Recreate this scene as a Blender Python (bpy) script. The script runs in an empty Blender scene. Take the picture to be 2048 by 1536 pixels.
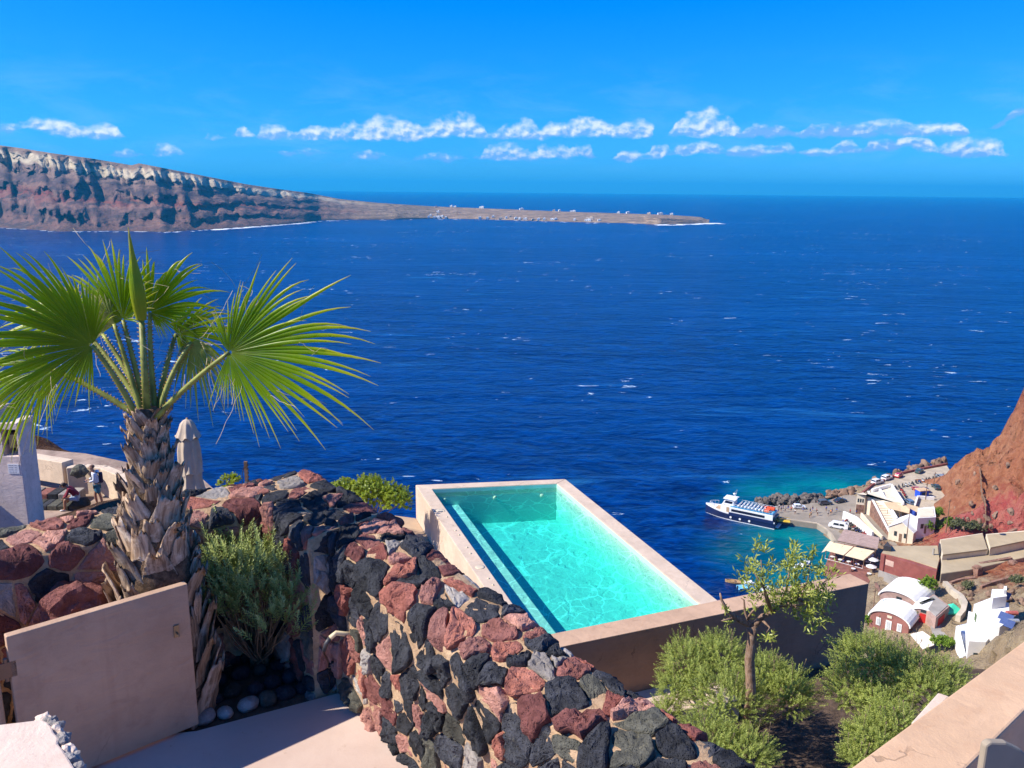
import bpy, bmesh, math, random
import numpy as np
from mathutils import Vector, Matrix, noise as mnoise

# ------------------------------------------------------------------ camera
S = bpy.context.scene
COL = S.collection
RND = random.Random(7)
CAM_Z = 100.0                      # metres above the sea
FPX = 1700.0                       # focal length in photo pixels (photo 2048 wide)
PITCH = math.atan((768 - 379) / FPX)
ROLL = math.radians(0.52)

cam_d = bpy.data.cameras.new('camera')
cam_d.sensor_width = 36.0
cam_d.lens = 36.0 * FPX / 2048.0
cam_d.clip_start = 0.05
cam_d.clip_end = 80000.0
cam = bpy.data.objects.new('camera', cam_d)
COL.objects.link(cam)
cam.location = (0, 0, CAM_Z)
cam.rotation_euler = (Matrix.Rotation(math.pi / 2 - PITCH, 3, 'X') @ Matrix.Rotation(ROLL, 3, 'Z')).to_euler()
S.camera = cam

# ------------------------------------------------------------------ light
SUN_AZ = (-0.982, -0.19)           # horizontal direction towards the sun
SUN_EL = math.radians(42.5)
TO_SUN = Vector((SUN_AZ[0] * math.cos(SUN_EL), SUN_AZ[1] * math.cos(SUN_EL), math.sin(SUN_EL))).normalized()
sun_d = bpy.data.lights.new('sun', 'SUN')
sun_d.energy = 5.0
sun_d.angle = math.radians(0.5)
sun_d.color = (1.0, 0.92, 0.78)
sun = bpy.data.objects.new('sun', sun_d)
COL.objects.link(sun)
sun.location = (0, 0, 400)
sun.rotation_euler = (-TO_SUN).to_track_quat('-Z', 'Y').to_euler()

S.view_settings.view_transform = 'Standard'
S.view_settings.look = 'None'
S.view_settings.exposure = 0.62
S.view_settings.gamma = 1.0
S.view_settings.use_curve_mapping = False
S.render.engine = 'CYCLES'
S.cycles.use_denoising = True
S.cycles.use_adaptive_sampling = True
S.cycles.adaptive_threshold = 0.015
S.cycles.max_bounces = 8
S.cycles.diffuse_bounces = 3
S.cycles.glossy_bounces = 3
S.cycles.transmission_bounces = 6
S.cycles.transparent_max_bounces = 10
S.cycles.volume_bounces = 0
S.cycles.caustics_reflective = False
S.cycles.caustics_refractive = False
S.cycles.sample_clamp_indirect = 6.0


def at(px, py, z=None, y=None):
    """Photo pixel -> world point on the level z (metres above the sea) or at the forward distance y."""
    x = (px - 1024) / FPX
    u = -(py - 768) / FPX
    c, s = math.cos(ROLL), math.sin(ROLL)
    x, u = c * x - s * u, s * x + c * u
    d = Vector((x, math.cos(PITCH) + math.sin(PITCH) * u, -math.sin(PITCH) + math.cos(PITCH) * u))
    t = ((z - CAM_Z) / d.z) if z is not None else y / d.y
    return Vector((0, 0, CAM_Z)) + d * t


# ------------------------------------------------------------------ node helpers
class NT:
    def __init__(self, tree):
        self.t = tree
        self.n = tree.nodes
        self.l = tree.links

    def node(self, typ, **kw):
        nd = self.n.new(typ)
        for k, v in kw.items():
            setattr(nd, k, v)
        return nd

    def put(self, sock, v):
        if hasattr(v, 'is_output') or isinstance(v, bpy.types.NodeSocket):
            self.l.new(v, sock)
        elif v is not None:
            if hasattr(sock, 'default_value') and hasattr(sock.default_value, '__len__') and not hasattr(v, '__len__'):
                sock.default_value = [v] * len(sock.default_value)
            elif hasattr(sock.default_value, '__len__') and len(sock.default_value) == 4 and len(v) == 3:
                sock.default_value = (*v, 1.0)
            else:
                sock.default_value = v

    def math(self, op, a, b=None, c=None, clamp=False):
        nd = self.node('ShaderNodeMath', operation=op, use_clamp=clamp)
        self.put(nd.inputs[0], a)
        if b is not None:
            self.put(nd.inputs[1], b)
        if c is not None:
            self.put(nd.inputs[2], c)
        return nd.outputs[0]

    def vmath(self, op, a, b=None):
        nd = self.node('ShaderNodeVectorMath', operation=op)
        self.put(nd.inputs[0], a)
        if b is not None:
            self.put(nd.inputs[1], b)
        return nd.outputs[0]

    def step(self, v, lo, hi, a=0.0, b=1.0, smooth=True):
        nd = self.node('ShaderNodeMapRange')
        nd.interpolation_type = 'SMOOTHSTEP' if smooth else 'LINEAR'
        self.put(nd.inputs['Value'], v)
        for k, q in (('From Min', lo), ('From Max', hi), ('To Min', a), ('To Max', b)):
            self.put(nd.inputs[k], q)
        return nd.outputs[0]

    def mix(self, f, a, b, blend='MIX'):
        nd = self.node('ShaderNodeMix', data_type='RGBA', blend_type=blend)
        self.put(nd.inputs[0], f)
        self.put(nd.inputs[6], a)
        self.put(nd.inputs[7], b)
        return nd.outputs[2]

    def noise(self, vec, scale, detail=4, rough=0.55, dist=0.0, out=0):
        nd = self.node('ShaderNodeTexNoise')
        self.put(nd.inputs['Vector'], vec)
        self.put(nd.inputs['Scale'], scale)
        self.put(nd.inputs['Detail'], detail)
        self.put(nd.inputs['Roughness'], rough)
        self.put(nd.inputs['Distortion'], dist)
        return nd.outputs[out]

    def voronoi(self, vec, scale, feature='F1', rnd=1.0, out='Distance'):
        nd = self.node('ShaderNodeTexVoronoi', feature=feature)
        self.put(nd.inputs['Vector'], vec)
        self.put(nd.inputs['Scale'], scale)
        self.put(nd.inputs['Randomness'], rnd)
        return nd.outputs[out]

    def mapping(self, vec, scale=(1, 1, 1), rot=(0, 0, 0), loc=(0, 0, 0)):
        nd = self.node('ShaderNodeMapping')
        self.put(nd.inputs['Vector'], vec)
        nd.inputs['Scale'].default_value = scale
        nd.inputs['Rotation'].default_value = rot
        nd.inputs['Location'].default_value = loc
        return nd.outputs[0]

    def ramp(self, f, stops, interp='LINEAR'):
        nd = self.node('ShaderNodeValToRGB')
        cr = nd.color_ramp
        cr.interpolation = interp
        while len(cr.elements) < len(stops):
            cr.elements.new(0.5)
        for e, (p, c) in zip(cr.elements, stops):
            e.position = p
            e.color = (*c, 1.0)
        self.put(nd.inputs[0], f)
        return nd.outputs[0]

    def bump(self, h, strength=0.5, dist=0.02, normal=None):
        nd = self.node('ShaderNodeBump')
        self.put(nd.inputs['Height'], h)
        nd.inputs['Strength'].default_value = strength
        nd.inputs['Distance'].default_value = dist
        if normal is not None:
            self.put(nd.inputs['Normal'], normal)
        return nd.outputs[0]

    def pos(self):
        return self.node('ShaderNodeNewGeometry').outputs['Position']

    def objco(self):
        return self.node('ShaderNodeTexCoord').outputs['Object']

    def rand(self):
        return self.node('ShaderNodeObjectInfo').outputs['Random']

    def sep(self, v):
        nd = self.node('ShaderNodeSeparateXYZ')
        self.put(nd.inputs[0], v)
        return nd.outputs

    def comb(self, x, y, z):
        nd = self.node('ShaderNodeCombineXYZ')
        self.put(nd.inputs[0], x)
        self.put(nd.inputs[1], y)
        self.put(nd.inputs[2], z)
        return nd.outputs[0]


def new_mat(name):
    m = bpy.data.materials.new(name)
    m.use_nodes = True
    nt = NT(m.node_tree)
    bsdf = m.node_tree.nodes['Principled BSDF']
    return m, nt, bsdf


MATS = {}


def plain(name, col, rough=0.6, var=0.12, scale=3.0, bump=0.15, bscale=60.0, metal=0.0, dirt=None, dirt_amt=0.4, spec=0.4, coord='pos', bdist=0.01):
    """A matte or glossy paint, plaster or fabric: colour with blotches of wear and a fine relief."""
    if name in MATS:
        return MATS[name]
    m, nt, b = new_mat(name)
    p = nt.pos() if coord == 'pos' else nt.objco()
    n1 = nt.noise(p, scale, 6, 0.6)
    dark = tuple(c * (1 - var * 1.6) for c in col)
    lite = tuple(min(1, c * (1 + var)) for c in col)
    c = nt.mix(nt.step(n1, 0.3, 0.7), dark, lite)
    if dirt is not None:
        n2 = nt.noise(p, scale * 2.7, 8, 0.68, 0.4)
        c = nt.mix(nt.math('MULTIPLY', nt.step(n2, 0.5, 0.72), dirt_amt), c, dirt)
    nt.put(b.inputs['Base Color'], c)
    b.inputs['Roughness'].default_value = rough
    b.inputs['Metallic'].default_value = metal
    b.inputs['Specular IOR Level'].default_value = spec
    if bump > 0:
        n3 = nt.noise(p, bscale, 5, 0.65)
        nt.put(b.inputs['Normal'], nt.bump(n3, bump, bdist))
    MATS[name] = m
    return m


# ------------------------------------------------------------------ mesh helpers
class MB:
    """Collects vertices and faces; build() links them as one mesh object."""

    def __init__(self):
        self.v = []
        self.f = []
        self.m = []
        self.mi = 0

    def add(self, verts, faces):
        o = len(self.v)
        self.v.extend([tuple(p) for p in verts])
        self.f.extend([tuple(i + o for i in q) for q in faces])
        self.m.extend([self.mi] * len(faces))
        return self

    def box(self, c, s, rz=0.0, M=None, taper=1.0):
        hx, hy, hz = s[0] / 2, s[1] / 2, s[2] / 2
        vs = []
        for z in (-1, 1):
            k = taper if z > 0 else 1.0
            for x, y in ((-1, -1), (1, -1), (1, 1), (-1, 1)):
                vs.append(Vector((x * hx * k, y * hy * k, z * hz)))
        R = Matrix.Rotation(rz, 3, 'Z')
        vs = [R @ q for q in vs]
        if M is not None:
            vs = [M @ q for q in vs]
        vs = [q + Vector(c) for q in vs]
        return self.add(vs, [(3, 2, 1, 0), (4, 5, 6, 7), (0, 1, 5, 4), (1, 2, 6, 5), (2, 3, 7, 6), (3, 0, 4, 7)])

    def box0(self, x0, x1, y0, y1, z0, z1):
        return self.box(((x0 + x1) / 2, (y0 + y1) / 2, (z0 + z1) / 2), (abs(x1 - x0), abs(y1 - y0), abs(z1 - z0)))

    def prism(self, poly, z0, z1):
        """poly: list of (x, y) counter-clockwise; z0/z1 numbers or per-vertex lists."""
        n = len(poly)
        a = sum(poly[i][0] * poly[(i + 1) % n][1] - poly[(i + 1) % n][0] * poly[i][1] for i in range(n))
        zb = list(z0) if hasattr(z0, '__len__') else [z0] * n
        zt = list(z1) if hasattr(z1, '__len__') else [z1] * n
        poly = list(poly)
        if a < 0:
            poly.reverse(); zb.reverse(); zt.reverse()
        vs = [(p[0], p[1], z) for p, z in zip(poly, zb)] + [(p[0], p[1], z) for p, z in zip(poly, zt)]
        fs = [tuple(range(n - 1, -1, -1)), tuple(range(n, 2 * n))]
        fs += [(i, (i + 1) % n, n + (i + 1) % n, n + i) for i in range(n)]
        return self.add(vs, fs)

    def tube(self, pts, rad, n=8, caps=True):
        pts = [Vector(p) for p in pts]
        if not hasattr(rad, '__len__'):
            rad = [rad] * len(pts)
        vs, fs = [], []
        up = Vector((0, 0, 1))
        prev = None
        for i, p in enumerate(pts):
            d = (pts[min(i + 1, len(pts) - 1)] - pts[max(i - 1, 0)]).normalized()
            if prev is None:
                a = d.cross(up)
                if a.length < 1e-3:
                    a = d.cross(Vector((1, 0, 0)))
                a.normalize()
            else:
                a = (prev - d * prev.dot(d))
                if a.length < 1e-6:
                    a = d.orthogonal()
                a.normalize()
            prev = a
            b = d.cross(a)
            for k in range(n):
                t = 2 * math.pi * k / n
                vs.append(p + (a * math.cos(t) + b * math.sin(t)) * rad[i])
        for i in range(len(pts) - 1):
            for k in range(n):
                k2 = (k + 1) % n
                fs.append((i * n + k, i * n + k2, (i + 1) * n + k2, (i + 1) * n + k))
        if caps:
            fs.append(tuple(range(n - 1, -1, -1)))
            fs.append(tuple((len(pts) - 1) * n + k for k in range(n)))
        return self.add(vs, fs)

    def lathe(self, prof, n=16, c=(0, 0, 0), sx=1.0, sy=1.0, flute=0.0, nf=8, ph=0.0):
        """prof: list of (r, z)."""
        vs, fs = [], []
        for r, z in prof:
            for k in range(n):
                t = 2 * math.pi * k / n
                rr = r * (1 + flute * math.sin(nf * t + ph + z * 3))
                vs.append((c[0] + rr * math.cos(t) * sx, c[1] + rr * math.sin(t) * sy, c[2] + z))
        for i in range(len(prof) - 1):
            for k in range(n):
                k2 = (k + 1) % n
                fs.append((i * n + k, i * n + k2, (i + 1) * n + k2, (i + 1) * n + k))
        fs.append(tuple(range(n - 1, -1, -1)))
        fs.append(tuple((len(prof) - 1) * n + k for k in range(n)))
        return self.add(vs, fs)

    def blob(self, c, s, sub=2, amp=0.25, seed=0, freq=1.2, M=None, flat=None):
        """A lumpy rock."""
        bm = bmesh.new()
        bmesh.ops.create_icosphere(bm, subdivisions=sub, radius=1.0)
        vs = []
        off = Vector((seed * 3.17, seed * 1.71, seed * 5.3))
        for q in bm.verts:
            p = q.co.copy()
            k = 1 + amp * mnoise.noise(p * freq + off) + amp * 0.5 * mnoise.noise(p * freq * 2.7 + off)
            # chip planes
            cell = mnoise.cell_vector(p * 1.3 + off)
            k *= 1 + amp * 0.25 * (cell.x - 0.5)
            p = p * k
            p = Vector((p.x * s[0], p.y * s[1], p.z * s[2]))
            if M is not None:
                p = M @ p
            p = p + Vector(c)
            if flat is not None and p.z < flat:
                p.z = flat
            vs.append(p)
        fs = [tuple(w.index for w in g.verts) for g in bm.faces]
        bm.free()
        return self.add(vs, fs)

    def build(self, name, mat, parent=None, smooth=False, bevel=0.0, loc=None, local=None):
        me = bpy.data.meshes.new(name)
        vs = self.v
        if local is not None:
            vs = [(p[0] - local[0], p[1] - local[1], p[2] - local[2]) for p in vs]
        me.from_pydata(vs, [], self.f)
        mats = mat if isinstance(mat, (list, tuple)) else [mat]
        for q in mats:
            me.materials.append(q)
        if len(mats) > 1:
            me.polygons.foreach_set('material_index', self.m)
        if smooth:
            me.polygons.foreach_set('use_smooth', [True] * len(me.polygons))
        me.update()
        o = bpy.data.objects.new(name, me)
        COL.objects.link(o)
        if local is not None:
            o.location = local
        if loc is not None:
            o.location = loc
        if parent is not None:
            o.parent = parent
        if bevel > 0:
            md = o.modifiers.new('edge', 'BEVEL')
            md.width = bevel
            md.segments = 2
            md.limit_method = 'ANGLE'
            md.angle_limit = math.radians(40)
        return o


def np_mesh(name, V, Fc, mat, parent=None, smooth=False, uv=None):
    """Mesh from numpy arrays: V (n,3), Fc (m,k) all faces of k corners."""
    me = bpy.data.meshes.new(name)
    V = np.asarray(V, dtype=np.float32)
    Fc = np.asarray(Fc, dtype=np.int32)
    m, k = Fc.shape
    me.vertices.add(len(V))
    me.vertices.foreach_set('co', V.ravel())
    me.loops.add(m * k)
    me.loops.foreach_set('vertex_index', Fc.ravel())
    me.polygons.add(m)
    me.polygons.foreach_set('loop_start', np.arange(0, m * k, k, dtype=np.int32))
    me.polygons.foreach_set('loop_total', np.full(m, k, dtype=np.int32))
    if smooth:
        me.polygons.foreach_set('use_smooth', np.ones(m, dtype=bool))
    if uv is not None:
        ul = me.uv_layers.new(name='UVMap')
        ul.data.foreach_set('uv', np.asarray(uv, dtype=np.float32)[Fc.ravel()].ravel())
    me.update(calc_edges=True)
    me.validate()
    for q in (mat if isinstance(mat, (list, tuple)) else [mat]):
        me.materials.append(q)
    o = bpy.data.objects.new(name, me)
    COL.objects.link(o)
    if parent is not None:
        o.parent = parent
    return o


def tag(o, label=None, cat=None, group=None, kind=None):
    if label:
        o['label'] = label
    if cat:
        o['category'] = cat
    if group:
        o['group'] = group
    if kind:
        o['kind'] = kind
    return o


def empty(name, loc, rz=0.0, label=None, cat=None, group=None):
    o = bpy.data.objects.new(name, None)
    o.empty_display_size = 0.2
    COL.objects.link(o)
    o.location = loc
    o.rotation_euler = (0, 0, rz)
    return tag(o, label, cat, group)


KIDS = {}


def copy_tree(o, parent=None):
    c = o.copy()
    COL.objects.link(c)
    c.parent = parent
    for ch in list(o.children):
        copy_tree(ch, c)
    return c


def lerp(a, b, t):
    return a + (b - a) * t


def fbm(x, y, z=0.0, oct=4, lac=2.1, gain=0.5):
    s, a, f = 0.0, 1.0, 1.0
    for _ in range(oct):
        s += a * mnoise.noise(Vector((x * f, y * f, z * f + 3.1)))
        a *= gain
        f *= lac
    return s
# ------------------------------------------------------------------ sky
W = bpy.data.worlds.new('World')
S.world = W
W.use_nodes = True
wt = NT(W.node_tree)
for nd in list(W.node_tree.nodes):
    W.node_tree.nodes.remove(nd)
w_out = wt.node('ShaderNodeOutputWorld')
w_bg = wt.node('ShaderNodeBackground')
w_bg.inputs['Strength'].default_value = 0.098
sky = wt.node('ShaderNodeTexSky', sky_type='NISHITA')
sky.sun_disc = False
sky.sun_elevation = SUN_EL
sky.sun_rotation = math.atan2(SUN_AZ[0], SUN_AZ[1])
sky.altitude = 100
sky.air_density = 1.0
sky.dust_density = 0.25
sky.ozone_density = 3.0
sk = wt.node('ShaderNodeSeparateColor')
wt.put(sk.inputs[0], sky.outputs[0])
skc = wt.node('ShaderNodeCombineColor')
wt.put(skc.inputs[0], wt.math('MAXIMUM', wt.math('MULTIPLY_ADD', sk.outputs[0], 0.150, -0.32), 0.0))
wt.put(skc.inputs[1], wt.math('MULTIPLY', sk.outputs[1], 0.55))
wt.put(skc.inputs[2], wt.math('MULTIPLY', sk.outputs[2], 1.36))
sky_col = skc.outputs[0]

gen = wt.node('ShaderNodeTexCoord').outputs['Generated']
gx, gy, gz = wt.sep(gen)[:3]
az = wt.math('MULTIPLY', wt.math('ARCTAN2', gx, gy), 180 / math.pi)
el = wt.math('MULTIPLY', wt.math('ARCSINE', gz), 180 / math.pi)
ae = wt.comb(az, el, 0.0)


def azel(px, py):
    p = at(px, py, y=1.0) - Vector((0, 0, CAM_Z))
    return math.degrees(math.atan2(p.x, p.y)), math.degrees(math.atan2(p.z, math.hypot(p.x, p.y)))


# (px, base py, half width px, height px, greyness)
CLOUDS = [(60, 246, 22, 12, 0), (122, 270, 48, 26, 0), (196, 272, 42, 26, 0), (20, 262, 30, 14, .3), (335, 308, 36, 18, .1),
          (425, 276, 20, 14, .1), (490, 272, 16, 18, .1), (548, 274, 32, 26, .1), (640, 276, 54, 24, .1), (720, 276, 50, 34, 0),
          (785, 278, 66, 46, 0), (915, 270, 62, 42, 0), (868, 272, 30, 26, .1), (1040, 276, 54, 34, .1), (1155, 270, 76, 34, .05), (1265, 272, 44, 32, .05),
          (1415, 268, 58, 46, 0), (1390, 270, 60, 18, .6), (1530, 270, 62, 20, .75), (1670, 272, 64, 24, .75), (1760, 268, 76, 24, .4),
          (1875, 268, 46, 24, .2), (1835, 288, 44, 20, .1), (250, 310, 30, 14, .4), (600, 306, 60, 10, .6), (740, 316, 34, 18, .35),
          (1012, 318, 54, 30, .2), (1104, 314, 36, 30, .1), (1166, 312, 26, 22, .3), (1262, 318, 32, 22, .1), (1322, 312, 24, 20, .2),
          (1396, 306, 52, 22, .15), (1500, 308, 54, 20, .35), (1570, 304, 26, 18, .3), (1640, 310, 36, 14, .3), (1690, 302, 28, 20, .2),
          (1945, 312, 56, 32, .15), (1880, 310, 40, 16, .3), (2030, 258, 44, 14, .8), (2052, 194, 26, 12, .8), (1760, 300, 30, 22, .6), (880, 318, 60, 14, .5)]
AZR = 36.0


def fcurve(vals, fac):
    """A lookup over azimuth -AZR..AZR; vals in 0..1."""
    nd = wt.node('ShaderNodeFloatCurve')
    cu = nd.mapping.curves[0]
    n = len(vals)
    cu.points[0].location = (0.0, vals[0])
    cu.points[1].location = (1.0, vals[-1])
    for i in range(1, n - 1):
        cu.points.new(i / (n - 1), vals[i])
    for q in cu.points:
        q.handle_type = 'VECTOR'
    nd.mapping.update()
    wt.put(nd.inputs['Value'], fac)
    return nd.outputs[0]


warp = wt.noise(ae, 0.8, 4, 0.55, 0.0, out=1)
wx, wy, wz = wt.sep(warp)[:3]
azw = wt.math('MULTIPLY_ADD', wt.math('SUBTRACT', wx, 0.5), 1.5, az)
elw = wt.math('MULTIPLY_ADD', wt.math('SUBTRACT', wy, 0.5), 0.55, el)
fac = wt.math('MULTIPLY_ADD', azw, 0.5 / AZR, 0.5, clamp=True)
NCURVE = 240
dens = None
lit = None
for lo_row in (0, 1):
    prof = np.zeros(NCURVE)
    grv = np.zeros(NCURVE)
    bas = np.zeros(NCURVE)
    wgt = np.zeros(NCURVE) + 1e-6
    azs = np.linspace(-AZR, AZR, NCURVE)
    for (cx, cy, hw, hh, gr) in CLOUDS:
        if (cy > 284) != bool(lo_row):
            continue
        a0, e0 = azel(cx, cy)
        dx = (azs - a0) / (hw / FPX * 57.3)
        p_ = np.sqrt(np.clip(1 - dx * dx, 0, 1)) * hh / FPX * 57.3
        k_ = np.exp(-dx * dx * 1.5)
        grv = np.where(p_ > prof, gr, grv)
        prof = np.maximum(prof, p_)
        bas += k_ * e0
        wgt += k_
    bas = np.where(wgt > 0.02, bas / wgt, azel(1024, 314 if lo_row else 272)[1])
    ph = wt.math('MULTIPLY', fcurve(prof / 2.0, fac), 2.0)
    pb = wt.math('MULTIPLY', fcurve(bas / 8.0, fac), 8.0)
    pg = fcurve(grv, fac)
    rel = wt.math('SUBTRACT', elw, pb)
    de = wt.math('DIVIDE', rel, wt.math('MAXIMUM', ph, 0.12))
    below = wt.math('MULTIPLY', rel, -4.0)
    d = wt.math('SUBTRACT', wt.math('MINIMUM', wt.math('MULTIPLY', ph, 1.6), 1.0), wt.math('MAXIMUM', wt.math('MULTIPLY', de, de), below))
    d = wt.math('MINIMUM', d, wt.math('MULTIPLY_ADD', rel, 4.0, 0.75))
    d = wt.math('SUBTRACT', d, wt.math('MULTIPLY', wt.math('LESS_THAN', ph, 0.03), 2.0))
    l = wt.math('MULTIPLY_ADD', de, 0.75, wt.math('MULTIPLY_ADD', pg, -0.75, 0.12))
    if dens is None:
        dens, lit = d, l
    else:
        lit = wt.math('ADD', lit, wt.math('MULTIPLY', wt.math('GREATER_THAN', d, dens), wt.math('SUBTRACT', l, lit)))
        dens = wt.math('MAXIMUM', dens, d)
# the same kind of broken cloud row goes on all the way round the horizon outside the frame
row = wt.math('SUBTRACT', 1.0, wt.math('POWER', wt.math('MULTIPLY', wt.math('SUBTRACT', el, 3.6), 0.8), 2.0))
rown = wt.noise(wt.mapping(ae, (0.24, 0.5, 1)), 1.0, 3, 0.6)
row = wt.math('MULTIPLY', row, wt.step(rown, 0.5, 0.68))
outside = wt.step(wt.math('ABSOLUTE', az), 33.0, 38.0)
row = wt.math('MULTIPLY_ADD', row, outside, wt.math('SUBTRACT', outside, 1.0))
dens = wt.math('MAXIMUM', dens, row)
fine = wt.noise(wt.mapping(ae, (1.0, 1.35, 1)), 0.95, 5, 0.5, 0.15)
puff = wt.noise(wt.mapping(ae, (1.0, 1.3, 1)), 1.5, 4, 0.45, 0.1)
puff2 = wt.noise(wt.mapping(ae, (1.0, 1.3, 1), loc=(0.16, -0.26, 0)), 1.5, 4, 0.45, 0.1)
dd = wt.math('MULTIPLY_ADD', wt.math('SUBTRACT', fine, 0.5), 2.3, dens)
cov = wt.step(dd, -0.1, 1.15)
lit = wt.math('MULTIPLY_ADD', wt.math('SUBTRACT', puff, puff2), 2.2, lit)
lit = wt.step(lit, -0.15, 0.85)
ccol = wt.mix(lit, (1.5, 3.4, 7.4), (7.2, 7.6, 8.2))
# thin veils of vapour round the cloud rows
veil = wt.math('MULTIPLY', wt.step(wt.noise(wt.mapping(ae, (0.16, 0.55, 1)), 1.0, 6, 0.6, 0.4), 0.42, 0.75), wt.math('MULTIPLY', wt.step(el, 0.6, 2.2), wt.step(el, 9.0, 4.0)))
col = wt.mix(wt.math('MULTIPLY', veil, 0.2), sky_col, (2.6, 4.8, 8.4))
col = wt.mix(wt.math('MULTIPLY', cov, 0.95), col, ccol)
wt.put(w_bg.inputs['Color'], col)
wt.l.new(w_bg.outputs[0], w_out.inputs['Surface'])
W.cycles.sampling_method = 'MANUAL'
W.cycles.sample_map_resolution = 256
# ------------------------------------------------------------------ sea
SEA_R = 28000.0


def sea_material():
    m, nt, b = new_mat('sea_water')
    p = nt.pos()
    # wave relief: wind ripples, chop and swell, long axis across the view
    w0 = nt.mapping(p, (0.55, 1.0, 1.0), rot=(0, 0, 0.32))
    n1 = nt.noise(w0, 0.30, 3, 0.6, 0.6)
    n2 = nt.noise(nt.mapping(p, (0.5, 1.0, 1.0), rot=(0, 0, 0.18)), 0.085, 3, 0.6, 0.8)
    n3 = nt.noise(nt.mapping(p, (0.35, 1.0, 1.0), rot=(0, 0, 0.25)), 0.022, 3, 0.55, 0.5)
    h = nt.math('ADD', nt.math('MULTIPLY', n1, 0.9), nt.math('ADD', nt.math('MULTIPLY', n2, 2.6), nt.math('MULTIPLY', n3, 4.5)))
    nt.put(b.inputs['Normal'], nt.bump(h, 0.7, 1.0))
    # depth: turquoise over the shallow shelf round the harbour, deep blue elsewhere
    wn = nt.noise(p, 0.045, 5, 0.6, 0.3)
    shallow = None
    for (px, py, r, k) in SHALLOWS:
        c = at(px, py, z=0.0)
        d = nt.node('ShaderNodeVectorMath', operation='DISTANCE')
        nt.put(d.inputs[0], p)
        d.inputs[1].default_value = c
        v = nt.step(nt.math('MULTIPLY_ADD', nt.math('SUBTRACT', wn, 0.5), r * 0.7, d.outputs['Value']), r, r * 0.25, 0.0, k)
        shallow = v if shallow is None else nt.math('MAXIMUM', shallow, v)
    big = nt.noise(nt.mapping(p, (0.4, 1, 1)), 0.004, 4, 0.6)
    n0 = nt.noise(nt.mapping(p, (0.45, 1.0, 1.0), rot=(0, 0, 0.36)), 0.75, 2, 0.6, 0.5)
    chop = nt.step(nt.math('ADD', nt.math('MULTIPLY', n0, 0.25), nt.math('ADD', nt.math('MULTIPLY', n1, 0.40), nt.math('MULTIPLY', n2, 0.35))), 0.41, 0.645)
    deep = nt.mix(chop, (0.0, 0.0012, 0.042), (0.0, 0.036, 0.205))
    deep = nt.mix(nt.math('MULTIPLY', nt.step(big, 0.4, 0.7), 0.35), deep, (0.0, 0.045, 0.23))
    c = nt.mix(shallow, deep, nt.mix(nt.step(wn, 0.4, 0.65), (0.0, 0.09, 0.13), (0.0, 0.19, 0.19)))
    # breaking crests
    f1 = nt.noise(nt.mapping(p, (0.5, 1.0, 1.0), rot=(0, 0, 0.3)), 0.12, 6, 0.66, 0.8)
    f2 = nt.noise(p, 0.0065, 4, 0.6)
    f3 = nt.noise(nt.mapping(p, (0.45, 1.0, 1.0), rot=(0, 0, 0.3)), 0.42, 4, 0.7)
    thr = nt.step(f2, 0.35, 0.75, 0.72, 0.60)
    foam = nt.step(nt.math('SUBTRACT', nt.math('MULTIPLY_ADD', nt.math('SUBTRACT', f3, 0.5), 0.12, f1), thr), 0.0, 0.025)
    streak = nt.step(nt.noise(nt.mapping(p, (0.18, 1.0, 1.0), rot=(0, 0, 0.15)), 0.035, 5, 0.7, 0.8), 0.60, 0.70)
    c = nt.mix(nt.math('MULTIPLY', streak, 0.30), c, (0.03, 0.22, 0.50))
    c = nt.mix(nt.math('MULTIPLY', foam, 0.7), c, (0.60, 0.78, 0.92))
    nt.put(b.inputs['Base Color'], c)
    nt.put(b.inputs['Roughness'], nt.math('MULTIPLY_ADD', foam, 0.5, 0.30))
    b.inputs['IOR'].default_value = 1.33
    b.inputs['Specular IOR Level'].default_value = 0.36
    return m


SHALLOWS = [(1600, 1090, 26, 1.0), (1560, 1075, 20, .7), (1630, 1110, 24, .9), (1600, 1150, 24, .8), (1540, 1110, 26, .55), (1660, 1130, 20, 1.0),
            (1560, 985, 26, .75), (1640, 978, 30, .85), (1700, 972, 26, .95), (1520, 1000, 18, .6), (1490, 1010, 18, .4), (1740, 955, 16, .5)]
V, Fq = [], []
rings = [0.0, 40, 90, 160, 260, 400, 700, 1200, 2000, 3500, 6000, 10000, 17000, SEA_R]
NS = 128
V.append((0, 0, 0))
for r in rings[1:]:
    for k in range(NS):
        t = 2 * math.pi * k / NS
        V.append((r * math.cos(t), r * math.sin(t), 0))
mb = MB()
mb.v = V
for k in range(NS):
    mb.f.append((0, 1 + k, 1 + (k + 1) % NS))
for i in range(len(rings) - 2):
    for k in range(NS):
        k2 = (k + 1) % NS
        mb.f.append((1 + i * NS + k, 1 + (i + 1) * NS + k, 1 + (i + 1) * NS + k2, 1 + i * NS + k2))
mb.m = [0] * len(mb.f)
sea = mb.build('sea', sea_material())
tag(sea, kind='structure')

# ------------------------------------------------------------------ far island
SHORE = [(-700, 446), (-400, 452), (-150, 452), (0, 455), (60, 459), (120, 463), (230, 462), (330, 464), (420, 459), (520, 452), (610, 445), (640, 441), (700, 439), (790, 439), (870, 437),
         (950, 438), (1050, 441), (1150, 444), (1250, 446), (1320, 449), (1370, 448), (1418, 446)]
RIDGE = [(-700, 235), (-400, 250), (-150, 272), (0, 289), (60, 297), (120, 307), (200, 318), (275, 331), (290, 327), (400, 349), (500, 369), (560, 378), (620, 386), (680, 398), (760, 406), (870, 413),
         (950, 416), (1050, 420), (1150, 424), (1250, 427), (1340, 430), (1400, 434), (1418, 440)]


def interp(tab, x):
    return float(np.interp(x, [a for a, _ in tab], [b for _, b in tab]))


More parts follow.
